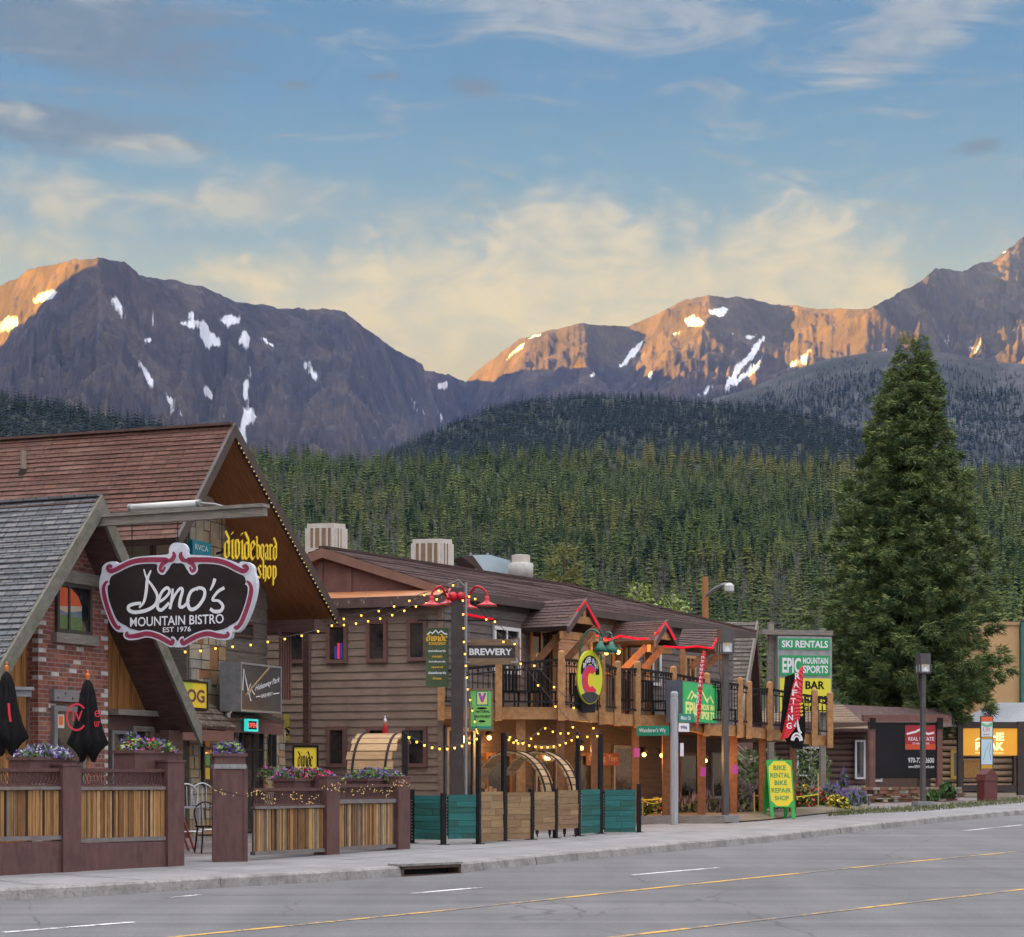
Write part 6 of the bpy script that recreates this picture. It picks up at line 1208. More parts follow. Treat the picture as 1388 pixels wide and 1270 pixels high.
for tx, a, c_ in (('EPIC', (.06, .12), (.50, .50)), ('MOUNTAIN', (.53, .32), (.93, .47)), ('SPORTS', (.53, .08), (.93, .28))): (x0, y0), (x1, y1) = g_(*a), g_(*c_); b.text(fe_, tx, x0, y0, x1, y1, .008, 0, .03)
b.build('lettering', flat('lit_yellow_letter', (.66, .62, .22), emit=(.8, .7, .2), es=.025), t_)
def feather(label, edge, spine, d, mats, words, wm, dark=None, bow=.1):
    t_ = T('feather_flag', label, 'flag', tuple(P(*spine[-1], d))); n = 14; L_ = spline(edge, 5); Rr = spline(spine, 5); b = MB(); k = len(L_)
    ll = [P(x, y, d - bow * math.sin(i / k * 5)) for i, (x, y) in enumerate(L_)]; rr = [P(x, y, d + bow * .5 * math.sin(i / k * 4 + 1)) for i, (x, y) in enumerate(Rr)]; mm = [a.lerp(c_, .5) + V((0, -.05, 0)) for a, c_ in zip(ll, rr)]
    for A, B in ((ll, mm), (mm, rr)):
        for i in range(k - 1): b.quad(A[i], A[i + 1], B[i + 1], B[i]); 
    ob = b.build('cloth', mats, t_, True); sm = ob.modifiers.new('thick', 'SOLIDIFY'); sm.thickness = .012
    if words:
        b = MB()
        for i, (ch, x, y, s_) in enumerate(words): f = facing(x, y, d - bow - .09); u, z = f.hit(x, y); h = s_ / FL * d; k_ = .14 if ch == 'I' else .42; b.text(f, ch, u - h * k_, z - h / 2, u + h * k_, z + h / 2, .0, 0, .02)
        b.build('lettering', wm, t_)
    return t_
t_ = feather('black backed red feather flag with white capitals before the roadside sign', [(1087, 902), (1076, 925), (1068, 960), (1062, 985), (1058, 1003)], [(1089, 904), (1088, 935), (1086, 958), (1082, 980), (1068, 1000)], 50.6, SRED, [(c, 1081 - i * 1.9, 916.5 + i * 11.2, 8.2) for i, c in enumerate('RAFTING')], WHITE)
b = MB(); pl = [P(x, y, 50.75) for x, y in ((1064, 917), (1080, 912), (1090, 955), (1092, 990), (1088, 1016), (1074, 1014), (1066, 1005), (1057, 990), (1061, 950))]; b.add(pl, [tuple(range(9))]); o = b.build('black_cloth', BLKF, t_); m_ = o.modifiers.new('thick', 'SOLIDIFY'); m_.thickness = .01
b = MB(); f = facing(1080, 1000, 50.55); b.ribbon(f, [f.hit(1080 + 7 * math.cos(a), 1005 - 11 * math.sin(a)) for a in np.linspace(.1, 3.0, 14)], .05, .0); b.ribbon(f, [f.hit(1080 + 4.5 * math.cos(a), 1005 - 7 * math.sin(a)) for a in np.linspace(.1, 3.0, 14)], .04, .001); b.ribbon(f, [f.hit(x, y) for x, y in ((1077, 985), (1080, 975), (1083, 990), (1086, 994))], .06, .002)
for i in range(4): b.ribbon(f, [f.hit(1084 + i * .5, 955 + i * 5), f.hit(1088, 953 + i * 5)], .05, .003, 1)
b.build('emblem', [WHITE, SYEL], t_); b = MB(); b.tube([P(1090, 1004, 50.9), P(1082, 1016, 51.3), P(1066, 1003, 51.5)], .025, 6); b.build('bracket', GREYM, t_)
feather('narrow red hanging banner with white letters crossing the green box sign', [(953, 882), (948.5, 905), (946, 935), (944.5, 965), (944, 988)], [(957, 884), (955, 905), (952, 935), (950, 965), (945, 987)], 46.6, SRED, [(c, 952.5 - i * .62 - (.8 if i > 7 else 0), 891 + i * 5.4 + (6 if i > 7 else 0), 4.2) for i, c in enumerate('MOUNTAINRENTAL')], WHITE, bow=.03)

# ---------------------------------------------------------------- street furniture
p = gpt(914, 1118); f = F(p, (1, 0)); t_ = T('street_name_post', 'pale grey timber street name post carrying green name blades', 'signpost', tuple(p)); zt = P(914, 937, p.y).z - p.z; w_ = .092
b = MB(); b.lathe(p, [(w_, 0), (w_, zt - .16), (w_ * .92, zt - .15), (w_ * .92, zt - .12), (w_, zt - .11), (w_, zt - .04), (w_ * .6, zt)], 8); b.build('post', M('pale_grey_post', (.33, .35, .38), (.25, .265, .29), .7, 3, 8, stretch=(6, .6, 1), bump=.15), t_)
BLADE = flat('street_sign_green', (.012, .20, .125), .4)
for tx, u, r4 in (("Wanderer's Wy", (.95, -.31), (863, 984, 907, 997)), ('Main St', (.80, .60), (920, 967, 941, 979))):
    fb = F((p.x, p.y - .13, 0), u); x0, x1, z0, z1 = rects(fb, *r4); b = MB(); b.box(fb, x0, x1, -.008, .008, z0, z1, 0); b.text(fb, tx, x0 + .06, z0 + .05, x1 - (.08 if x0 < 0 else .12), z1 - .05, .012, 1, .01); b.build('name_blade', [BLADE, WHITE], t_)
fb = F((p.x, p.y - .13, 0), (.85, .5)); x0, x1, z0, z1 = rects(fb, 920, 980, 934, 992); b = MB(); b.box(fb, x0, x1, -.008, .008, z0, z1, 0); b.text(fb, '996', x0 + .05, z0 + .06, x1 - .06, z1 - .06, .012, 1, .02); b.build('number_plate', [WHITE, flat('navy_number', (.03, .03, .10))], t_)
b = MB(); b.box(f, w_ + .05, w_ + .13, -.1, -.05, P(0, 1025, p.y).z - p.z, P(0, 1007, p.y).z - p.z); b.build('small_plate', WHITE, t_)
def lamp_post(label, px, py, ytop, ylan, wl, base):
    p = gpt(px, py); f = F(p, (.95, .3)); t_ = T('lamp_post', label, 'street lamp', tuple(p)); zz = lambda y: P(px, y, p.y).z - p.z; DG = M('dark_grey_pole', (.055, .05, .05), (.075, .07, .07), .5, 4)
    b = MB(); b.box(f, -.065, .065, -.065, .065, .18, zz(ylan)); b.box(f, -.07, .07, -.07, .07, zz(ylan + 54), zz(ylan + 52)); b.build('pole', DG, t_)
    h0, h1 = zz(ylan), zz(ytop); hm_ = h0 + (h1 - h0) * .46; s_ = wl / FL * p.y / 2; b = MB(); b.box(f, -s_, s_, -s_, s_, hm_ + .003, h1, 0); b.box(f, -s_ * 1.05, s_ * 1.05, -s_ * 1.05, s_ * 1.05, h0 - .001, h0 + .05, 0); [b.box(f, a * s_ - .02, a * s_ + .02, c_ * s_ - .02, c_ * s_ + .02, h0 + .051, hm_ + .002) for a in (-1, 1) for c_ in (-1, 1)]; b.build('lantern_cap', DG, t_)
    b = MB(); b.box(f, -s_ * .9, s_ * .9, -s_ * .9, s_ * .9, h0 + .052, hm_); b.build('lantern_glass', flat('pale_lantern_glass', (.42, .44, .44), .25), t_)
    b = MB(); hh = hm_ - h0 - .05; b.prism(f, [(-s_ * .6, h0 + .06), (s_ * .6, h0 + .06), (.0, h0 + .05 + hh * .7)], s_ * .9, s_ * .9 + .01, 0); b.prism(f, [(-s_ * .6, hm_ - .01), (s_ * .6, hm_ - .01), (0, hm_ - hh * .5)], s_ * .9, s_ * .9 + .008, 1); b.build('lantern_emblem', [flat('white_peak', (.6, .62, .65)), flat('tan_peak', (.45, .33, .15))], t_)
    b = MB(); b.tube(spline([f.pt(-s_ * 1.02, 0, h1 * .5 + h0 * .5), f.pt(-s_ * 1.08, 0, h0 - .3), f.pt(-s_ * .8, 0, h0 - .55), f.pt(-.05, 0, h0 - .8)], 5), .02, 6); b.build('scroll_arm', DG, t_)
    b = MB(); q_ = base / FL * p.y / 2; b.box(f, -q_, q_, -q_ * .8, q_ * .8, -.03, .18); b.build('concrete_footing', CONC, t_)
lamp_post('dark square lamp post standing between the deck and red feather flag', 983, 1115, 853, 887, 17, 30); lamp_post('dark square lamp post before the black real estate sign', 1251, 1094, 886, 913, 15, 24)
p = P(956, 1056, 70); p.z = G(70); t_ = T('street_light', 'old wooden pole with outstretched cobra head street light behind the roofs', 'street light', tuple(p)); b = MB(); b.tube([p, P(956, 782, 70)], [.14, .11], 8); b.build('pole', M('orange_timber_pole', (.34, .15, .06), (.26, .12, .05), .8, 3, 8, stretch=(6, .5, 1)), t_)
b = MB(); b.tube(spline([P(957, 808, 70), P(968, 799, 69.6), P(980, 793, 69.2), P(988, 793, 69)], 4), .07, 8); b.build('arm', GREYM, t_); b = MB(); b.lathe(P(988.5, 801, 69), [(.12, -.05), (.17, 0), (.17, .18), (.10, .26), (.03, .28)], 12); b.build('lamp_head', M('pale_grey_housing', (.42, .43, .42), None, .4), t_)
# roadside sign
RD = 58; fr_ = facing(1090, 900, RD, (.98, .2)); zg = G(RD); t_ = T('roadside_sign', 'tall roadside sign with stacked green and yellow panels on grey timbers', 'sign', (fr_.o.x, fr_.o.y, zg)); rz = lambda *q_: rects(fr_, *q_)
for x0, x1, yt, n in ((1047, 1054, 842, -.3), (1118, 1125, 850, -.32)): r_ = rz(x0, yt, x1, 1000); b = MB(); b.box(fr_, r_[0], r_[1], n - .15, n, zg - .05, r_[3]); b.build('post', GREYW, t_)
r_ = rz(1036, 853, 1131, 861); b = MB(); b.box(fr_, r_[0], r_[1], -.5, -.1, r_[2], r_[3]); b.build('crossbeam', GREYW, t_)
b = MB(); r_ = rz(1056, 862, 1126, 966); b.box(fr_, r_[0] - .03, r_[1] + .05, -.28, -.03, r_[2], r_[3]); b.build('housing', GREYM, t_)
for r4, mt, ws in (((1057, 865, 1125, 881), SGREEN, (('SKI RENTALS', .04, .18, .96, .82),)), ((1057, 888, 1125, 916), SGREEN, (('EPIC', .05, .12, .42, .88), ('MOUNTAIN', .46, .58, .96, .9), ('SPORTS', .46, .12, .96, .5))), ((1057, 919, 1126, 965), flat('panel_yellow', (.60, .56, .03), .45), (('BAR', .5, .68, .88, .92), ('&', .65, .50, .75, .66), ('EATS', .48, .26, .94, .48), ('GRILL', .45, .02, .9, .18)))):
    r_ = rz(*r4); b = MB(); b.box(fr_, r_[0], r_[1], -.028, .0, r_[2], r_[3]); o = b.build('panel', mt, t_); b = MB(); W_, H_ = r_[1] - r_[0], r_[3] - r_[2]
    for tx, a0, c0, a1, c1 in ws: b.text(fr_, tx, r_[0] + W_ * a0, r_[2] + H_ * c0, r_[0] + W_ * a1, r_[2] + H_ * c1, .006, 0, .03)
    b.build('lettering', WHITE if mt is SGREEN else SBLACK, o)
# A-board on the pavement
p = gpt(1056, 1110); fa = F(p, (.97, .22)); t_ = T('sandwich_board', 'green and yellow sandwich board advertising bikes on the sidewalk edge', 'sandwich board', tuple(p)); s_ = p.y / FL; GP = M('green_frame_plastic', (.015, .27, .04), (.02, .33, .06), .4, 4); W_ = 36 * s_; H_ = 80 * s_; zl = 16 * s_
b = MB()
def tilt(u, n, z, k=1): return fa.pt(u, (.30 - .30 * z / H_) * k + n, z)
for k, nm in ((1, 'front_panel'), (-1, 'rear_panel')):
    b = MB(); q_ = [tilt(-W_ / 2, -.03, zl, k), tilt(W_ / 2, -.03, zl, k), tilt(W_ / 2, .0, zl, k), tilt(-W_ / 2, .0, zl, k), tilt(-W_ / 2, -.03, H_, k), tilt(W_ / 2, -.03, H_, k), tilt(W_ / 2, 0, H_, k), tilt(-W_ / 2, 0, H_, k)]; b.hexa(q_)
    o = b.build(nm, GP, t_)
    for a in (-1, 1): b = MB(); b.beam(tilt(a * (W_ / 2 - .05), -.015, 0, k), tilt(a * (W_ / 2 - .05), -.015, zl, k), .09, .04); b.build('leg', GP, t_)
class FT(F):
    def pt(s, u, n, z): return tilt(u, n, z)
ft = FT(p, (.97, .22)); b = MB(); c_ = .22 * W_; x0, x1, y0, y1 = -W_ / 2 + .04, W_ / 2 - .04, zl + .03, H_ - .03
b.add([ft.pt(u, .004, z) for u, z in ((x0 + c_, y0), (x1 - c_, y0), (x1, y0 + c_), (x1, y1 - c_), (x1 - c_, y1), (x0 + c_, y1), (x0, y1 - c_), (x0, y0 + c_))], [tuple(range(8))], 0)
for i, (tx, w_) in enumerate((('BIKE', .5), ('RENTAL', .78), ('BIKE', .5), ('REPAIR', .78), ('SHOP', .56))): z = y1 - (y1 - y0) * (.20 + i * .168); b.text(ft, tx, -W_ * w_ / 2, z, W_ * w_ / 2, z + (y1 - y0) * .105, .008, 1, .02)
b.build('lettering', [M('board_yellow', (.60, .48, .015), None, .45), flat('board_green_letter', (.01, .22, .06))], t_)
# real estate sign, lit sign, stop panel, bin
RE = 68; f = facing(1230, 1000, RE, (.99, .12)); zg = G(RE); t_ = T('timber_frame_sign', 'black panel sign with red square in a heavy brown timber frame', 'sign', (f.o.x, f.o.y, zg)); rz = lambda *q_: rects(f, *q_); BR2 = M('reddish_beam', (.12, .055, .045), (.17, .08, .065), .7, 3)
for x0, x1 in ((1178, 1186), (1270, 1277)): r_ = rz(x0, 978, x1, 1080); b = MB(); b.box(f, r_[0], r_[1], -.15, .05, zg - .05, r_[3]); b.build('post', BR2, t_)
r_ = rz(1170, 969, 1285, 978); b = MB(); b.box(f, r_[0], r_[1], -.18, .08, r_[2] + .002, r_[3]); b.build('crossbeam', BR2, t_); b = MB()
for x in (1182, 1273): r_ = rz(x - 4, 973, x + 4, 988); b.box(f, r_[0], r_[1], .081, .1, r_[2], r_[3])
b.build('iron_strap', BLACK, t_)
r_ = rz(1186, 979, 1269, 1055); b = MB(); b.box(f, r_[0], r_[1], -.08, .0, r_[2], r_[3]); b.build('panel', M('black_panel', (.008, .008, .009), (.015, .014, .016), .5, .4, 2, spec=.15), t_); b = MB(); r2 = rz(1227, 983, 1268, 1016); b.box(f, *r2[:2], 0, .006, r2[2] + (r2[3] - r2[2]) * .22, r2[3], 0); b.box(f, *r2[:2], 0, .006, r2[2], r2[2] + (r2[3] - r2[2]) * .22, 1); b.build('red_square', [M('crimson', (.30, .012, .016), None, .4), flat('orange_red', (.50, .06, .02))], t_)
b = MB(); g_ = lambda x, y: f.hit(x, y); b.ribbon(f, [g_(*q_) for q_ in ((1229, 995), (1236, 993), (1241, 992), (1248, 988), (1254, 993), (1258, 995), (1266, 993))], .07, .008)
for tx, x0, y0, x1, y1 in (('REAL ESTATE', 1231, 1004, 1266, 999), ('OF WINTER PARK', 1237, 1009, 1260, 1006.5), ('970-726-2600', 1231, 1034, 1266, 1027), ('www.REWinterPark.com', 1231, 1041, 1266, 1037)): (u0, z0), (u1, z1) = g_(x0, y0), g_(x1, y1); b.text(f, tx, u0, z0, u1, z1, .009, 0, .01)
b.build('lettering', WHITE, t_)
PK = 78; f = facing(1342, 1000, PK, (.99, .12)); zg = G(PK); t_ = T('lit_sign', 'glowing amber sign with white capitals between dark posts at the right edge', 'sign', (f.o.x, f.o.y, zg)); DB = M('dark_sign_frame', (.03, .022, .02), (.045, .033, .03), .6, 3)
for x0, x1 in ((1298, 1305), (1379, 1389)): r_ = rects(f, x0, 978, x1, 1080); b = MB(); b.box(f, r_[0], r_[1], -.12, .06, zg - .05, r_[3]); b.build('post', DB, t_)
r_ = rects(f, 1305, 987, 1379, 1024); b = MB(); b.box(f, *r_[:2], -.15, .0, *r_[2:]); b.build('panel', M('lit_amber_panel', (.50, .24, .02), (.6, .30, .03), .4, .6, 2, emit=(1, .42, .02), es=.035), t_); b = MB(); b.box(f, r_[0], r_[1], -.17, .04, r_[3] + .003, r_[3] + .25); b.build('header', DB, t_); b = MB(); b.box(f, r_[0], r_[1], -.05, .0, zg + .1, zg + .35); b.build('kick_board', DB, t_)
b = MB(); g_ = lambda x, y: f.hit(x, y)
for tx, x0, y0, x1, y1 in (('THE', 1333, 1004, 1361, 993), ('P', 1322, 1017, 1331, 1006), ('EAK', 1334, 1017, 1361, 1006)): (u0, z0), (u1, z1) = g_(x0, y0), g_(x1, y1); b.text(f, tx, u0, z0, u1, z1, .006, 0, .05)
b.ribbon(f, [g_(1322, 1004), g_(1326.5, 1000.5), g_(1331, 1004)], .05, .007); (u0, z0), (u1, z1) = g_(1322, 1021.5), g_(1361, 1019.5); b.text(f, 'MOUNTAIN EATERY', u0, z0, u1, z1, .006); b.build('lettering', flat('lit_white_letter', (.7, .6, .3), emit=(1, .85, .35), es=.1), t_)
p = gpt(1342, 1086); f = F(p, (.99, .1)); zz = lambda y: P(0, y, p.y).z - p.z; s_ = p.y / FL; t_ = T('bus_stop_panel', 'tall slim bus stop panel with orange head and route map', 'sign', tuple(p + V((.05, .5, 0)))); fb = F(p + V((0, .45, 0)), (.99, .1))
b = MB(); w_ = 9 * s_; b.box(fb, -w_, w_, -.05, 0, zz(1046), zz(970), 0); b.box(fb, -.06, .06, -.05, -.0, -.02, zz(1046), 0); b.build('post', M('charcoal_backing', (.04, .035, .035), None, .5), t_); b = MB()
for i, (ya, yb, m) in enumerate(((971, 977, 0), (977.5, 998, 1), (998.5, 1001, 2), (1001.5, 1036, 3), (1036.5, 1045, 2))): b.box(fb, -w_ + .03, w_ - .03, .0, .006, zz(yb), zz(ya), m)
b.ribbon(fb, [(-.12, zz(1030)), (-.05, zz(1018)), (.03, zz(1012)), (.05, zz(1006))], .02, .008, 4, smooth=4); b.ribbon(fb, [(.12, zz(1006)), (.1, zz(1020)), (.13, zz(1030))], .015, .008, 5); b.text(fb, 'Lift', -.13, zz(991), .12, zz(985), .009, 6); [b.ball(fb.pt(-.1 + k * .08, .008, zz(995)), .025, (5, 6, 7)[k], 6, 4) for k in range(3)]
b.prism(fb, [(-.2, zz(979)), (.0, zz(982)), (.2, zz(978)), (.2, zz(984)), (-.05, zz(985)), (-.2, zz(982))], .006, .009, 4); b.build('poster', [flat('orange_head', (.62, .10, .02)), flat('pale_panel', (.55, .60, .62)), flat('ochre_band', (.5, .28, .02)), flat('map_blue', (.42, .56, .64)), flat('map_green', (.14, .4, .2)), flat('map_navy', (.05, .09, .3)), flat('map_red', (.55, .04, .05)), flat('map_cyan', (.05, .3, .45))], t_)
t_ = T('litter_bin', 'dark red-brown litter bin with peaked hood in front of the bus stop panel', 'bin', tuple(p)); f2_ = F(p, (.94, .34)); w_ = 10 * s_; h1 = zz(1058); h2 = zz(1044); BINM = M('red_brown_bin', (.085, .022, .02), (.115, .032, .028), .5, 3)
b = MB(); b.box(f2_, -w_, w_, -.4, .05, -.02, h1); b.build('body', BINM, t_); b = MB(); b.prism(f2_, [(-w_ * 1.08, h1 + .003), (w_ * 1.08, h1 + .003), (w_ * .9, h1 + (h2 - h1) * .6), (0, h2 + .06), (-w_ * .9, h1 + (h2 - h1) * .6)], -.45, .09); b.build('hood', BINM, t_)
# ---------------------------------------------------------------- rooftop machines
CREAM = M('cream_unit_metal', (.50, .47, .42), (.42, .39, .34), .5, 4); TANL = M('tan_louvre', (.26, .17, .095), (.20, .13, .075), .7, 5)
def ac(label, px, py0, py1, d, xl, xm, xr):
    p0 = P(xl, py0, d); f = F((P(xm, 1056, d).x, d, 0), (.985, -.17)); g = F((P(xm, 1056, d).x, d, 0), (.80, .60)); wl = -f.hit(xl, py0)[0]; wr = g.hit(xr, py0)[0]; z1, z0 = p0.z, P(xl, py1, d).z - .5
    t_ = T('rooftop_cooler', label, 'cooler', (f.o.x, f.o.y, z0)); a = f.pt(0, 0, 0); l = f.pt(-wl, 0, 0); r = g.pt(wr, 0, 0); k = l + (r - a)
    def box(s_, z0, z1): c = (a + k) / 2; q = [c + (v - c) * s_ for v in (l, a, r, k)]; return [V((v.x, v.y, z0)) for v in q] + [V((v.x, v.y, z1)) for v in q]
    b = MB(); b.hexa(box(.97, z0, z1 - .12)); b.build('core', TANL, t_); b = MB(); b.hexa(box(1.05, z1 - .115, z1))
    for ff, W_, s_ in ((f, wl, -1), (g, wr, 1)):
        for q in range(5): u = W_ * q / 4 * s_; w_ = .065 if q in (0, 4) else .025; b.box(ff, u - w_, u + w_, -.02, .03, z0, z1 - .117)
        b.box(ff, min(0, W_ * s_), max(0, W_ * s_), -.01, .035, z0, z0 + .55)
    b.build('frame', CREAM, t_); b = MB()
    for ff, W_, s_ in ((f, wl, -1), (g, wr, 1)):
        for i in range(12): z = z0 + .56 + i * (z1 - .2 - z0 - .56) / 12; b.box(ff, min(.03 * s_, (W_ - .05) * s_), max(.03 * s_, (W_ - .05) * s_), -.01, .012, z, z + .035)
    b.build('louvres', TANL, t_)
ac('boxy cream rooftop cooler standing above the end gable peak', 430, 709, 745, 48.5, 417.5, 452, 467); ac('boxy cream rooftop cooler farther along the ridge near the metal hood', 585, 730, 768, 52.5, 560.5, 596, 611.5)
d = 54.5; f = facing(670, 765, d, (.95, .31)); t_ = T('vent_hood', 'low pale blue metal vent hood with dark slanted mouth on the ridge', 'vent', tuple(f.o)); BLM = M('pale_blue_metal', (.36, .45, .49), (.30, .38, .42), .4, 3, metal=.3); q = lambda x, y: f.hit(x, y)
b = MB(); b.prism(f, [q(640, 752), q(664, 752), q(692, 760), q(694, 800), q(655, 800)], -.9, 0); b.build('body', BLM, t_); b = MB(); b.prism(f, [q(625, 755), q(640, 753), q(657, 776), q(654, 776)], -.9, .05); b.build('mouth', M('dark_hood_mouth', (.05, .03, .025), (.07, .045, .04), .8, 5), t_)
b = MB(); b.beam(f.pt(*[q(640, 752)[0], -.2, q(640, 752)[1]]), f.pt(q(692, 760)[0], -.2, q(692, 760)[1] + .02), .05, .05); b.box(f, q(640, 752)[0], q(640, 752)[0] + .05, -.3, -.2, q(640, 752)[1], q(640, 748)[1]); b.box(f, q(663, 752)[0], q(663, 752)[0] + .05, -.3, -.2, q(663, 752)[1], q(663, 748)[1]); b.build('ridge_bar', GREYM, t_)
d = 54; p = P(706, 800, d); zz = lambda y: (P(706, y, d) - p).z; t_ = T('exhaust_fan', 'round white stepped exhaust fan beside the metal hood on the ridge', 'exhaust fan', tuple(p)); b = MB(); b.lathe(p, [(.28, 0), (.28, zz(783)), (.34, zz(782)), (.34, zz(764.5)), (.33, zz(764)), (.26, zz(763.9))], 20); b.build('base', M('white_fan_metal', (.50, .51, .50), (.40, .38, .34), .45, 3, dirt=((.25, .17, .11), 5, .6, .72)), t_, True)
b = MB(); b.lathe(p, [(.25, zz(764)), (.25, zz(753)), (.22, zz(752.5)), (.0, zz(752))], 20); b.build('cap', CREAM, t_)

# ---------------------------------------------------------------- buildings behind
d = 66; f = facing(1027, 845, d, (.9, .44)); t_ = T('steep_roof_house', 'house with steep grey shake roof rising behind the deck and roadside sign', 'house', (f.o.x, d, G(d)))
A, B, Cc, Dd = P(860, 843, d + 2), P(1027, 843, d), P(1003, 985, d - 3.2), P(840, 985, d - 1); b = MB(); slab(b, A, B, Cc, Dd, .15, 1); GSK = M('grey_brown_shakes', (.1, .1, .1), None, .9, pat=shingle_pat(.25, .16, [(.10, .088, .074), (.15, .13, .11), (.085, .075, .066), (.175, .155, .13)], md=.5), bump=.5); shingles(b, A, B, Cc, Dd, 26, 0, .03, segs=5); E_ = P(1034, 985, d + 5); slab(b, A + V((0, .1, 0)), B + V((0, .1, 0)), E_, P(870, 985, d + 6), .12, 1); b.build('roof', [GSK, DKWOOD], t_)
b = MB(); wz = -.4; q = [P(1003, 985, d - 2.9), P(1030, 985, d + 4.5), P(1027, 850, d + .1)]; b.quad(*[v + V((-.25, 0, 0)) for v in q]); g0 = V((q[0].x - .25, q[0].y, G(d))); g1 = V((q[1].x - .25, q[1].y, G(d))); b.quad(g0, g1, q[1] + V((-.25, 0, 0)), q[0] + V((-.25, 0, 0))); l0 = V((P(845, 985, d - 1).x, d - 1, G(d))); b.quad(l0, g0, q[0] + V((-.25, 0, 0)), P(845, 985, d - 1)); b.build('wall', M('brown_red_wall', (.12, .05, .038), (.15, .065, .05), .8, 3), t_)
b = MB(); b.beam(P(1027, 846, d - .05), P(1003, 986, d - 3.3), .06, .3); b.build('rake_board', GREYW, t_)
# brown log house
d = 72; f = facing(1100, 1056, d, (.97, .24)); t_ = T('log_house', 'low brown log house with shingled hip roof behind the flower bed', 'house', (f.o.x, f.o.y, G(d))); h = lambda x, y, n=0: f.hit(x, y, n); LOGM = M('brown_log', (.075, .042, .033), (.115, .068, .052), .75, 3, 8, stretch=(1, 8, 1), bump=.15)
u0, u1 = h(1000, 1000)[0], h(1172, 1000)[0]; zt = h(1150, 992)[1]; b = MB(); b.box(f, u0, u1, -6, -.02, G(d) - .1, zt); b.build('wall', M('dark_chinking', (.035, .024, .02), None, .9), t_)
b = MB(); k = 9; zb = G(d) + .45
for i in range(k): z = zb + (zt - zb) * (i + .5) / k; b.tube([f.pt(u0, -.02, z), f.pt(u1, -.02, z)], (zt - zb) / k * .52, 8)
b.build('logs', LOGM, t_, True)
b = MB(); stonework(b, f, u0 + 3, u1 + .02, G(d), zb, .06, 61, 0, .18, .5); b.build('stone_base', STONES, t_)
TAN = M('tan_shingles', (.1, .1, .1), None, .9, pat=shingle_pat(.28, .15, [(.17, .12, .08), (.21, .15, .105), (.145, .105, .07)], md=.6), bump=.4)
b = MB(); A, B, Cc, Dd = P(1040, 958, d + 2.5), P(1142, 955, d + 2.5), P(1180, 988, d - .6), P(1010, 988, d - .6); shingles(b, A, B, Cc, Dd, 10, 0, .02, segs=4); slab(b, A, B, Cc, Dd, .1, 1); E2, E3 = P(1290, 962, d + 6), P(1290, 985, d + 3); b.quad(B, E2, E3, Cc, m=2); b.box(f, u0 - .2, u1 + .25, .0, .7, zt - .05, zt + .33, 1); b.build('roof', [TAN, DKWOOD, DSH], t_)
for r_ in ((1079, 1012, 1114, 1052), (1158, 1003, 1172, 1056)): window(f, rects(f, *r_, n=.1), .12, t_, WFRAME, GLASS, .07, .06, (.5,) if r_[0] < 1100 else ())
fs = F(f.pt(u1, 0, 0), (.55, .835)); b = MB(); b.box(fs, 0, 5, -.2, -.01, G(d) - .1, zt); b.build('side_wall', LOGM, t_)
window(fs, (.35, 1.5, 1.2, zt - .25), .0, t_, WFRAME, GLASS, .08, .06)
# pale log cabin with grey metal roof
d = 88; f = facing(1330, 1056, d, (.99, .12)); t_ = T('log_cabin', 'pale log cabin with grey metal roof behind the glowing amber sign', 'cabin', (f.o.x, f.o.y, G(d))); u0, u1 = f.hit(1262, 1000)[0], f.hit(1371, 1000)[0]; zt = f.hit(1330, 985)[1]; b = MB(); b.box(f, u0, u1, -6, -.02, G(d) - .1, zt, 0); b.build('wall', M('dark_chinking', (.035, .024, .02)), t_); b = MB(); k = 10; zb = G(d)
for i in range(k): z = zb + (zt - zb) * (i + .5) / k; b.tube([f.pt(u0, -.02, z), f.pt(u1, -.02, z)], (zt - zb) / k * .40, 8)
b.build('logs', M('pale_log', (.40, .29, .19), (.30, .21, .135), .7, 3, 8, stretch=(1, 8, 1)), t_, True)
window(f, rects(f, 1288, 1016, 1302, 1056, n=.1), .12, t_, M('yellow_frame', (.40, .25, .05), None, .6), GLASS, .14, .06); window(f, rects(f, 1306, 1030, 1333, 1054, n=.1), .12, t_, M('honey_shutter_frame', (.36, .19, .05), None, .6), M('honey_blind', (.40, .21, .055), (.30, .15, .04), .6, 6), .05, .05)
b = MB(); A, B, Cc, Dd = P(1355, 953, d + 4), P(1420, 953, d + 4), P(1440, 985, d - 1), P(1278, 985, d - 1); MR = M('grey_corrugated_roof', (.22, .24, .26), (.30, .32, .34), .45, 3, metal=.3, pat=None, stretch=(8, .4, 1), bump=.4); slab(b, A, B, Cc, Dd, .1); b.build('roof', MR, t_)
for i in range(40): pass
b = MB(); 
for i in range(34): a0 = i / 33; p, q = A.lerp(B, a0) + V((0, 0, .0)), Dd.lerp(Cc, a0); b.beam(p, q, .05, .05)
b.build('roof_rib', MR, t_)
for x in (1376, 1425): r_ = f.hit(x, 1000, .3)[0]; b = MB(); b.box(f, r_ - .09, r_ + .09, .2, .38, G(d) - .1, f.hit(x, 986, .3)[1]); b.build('porch_post', DKWOOD, t_)
b = MB(); b.box(f, f.hit(1440, 1000)[0] - 3, f.hit(1440, 1000)[0], -6, -2, G(d) - .1, f.hit(1400, 987)[1]); b.build('end_wall', M('dark_chinking', (.035, .024, .02)), t_)
d = 105; f = facing(1388, 1056, d, (.98, .2)); t_ = T('tan_building', 'tan commercial building with green edge band rising behind the spruce', 'building', (f.o.x, f.o.y, 1.2)); u0, um, u1 = f.hit(1340, 900)[0], f.hit(1381.5, 900)[0], f.hit(1440, 900)[0]; zt = f.hit(1360, 844)[1]; b = MB(); b.box(f, u0, um, -8, 0, 1, zt); b.build('wall', M('tan_stucco', (.46, .30, .15), (.40, .26, .13), .85, .6, 5), t_)
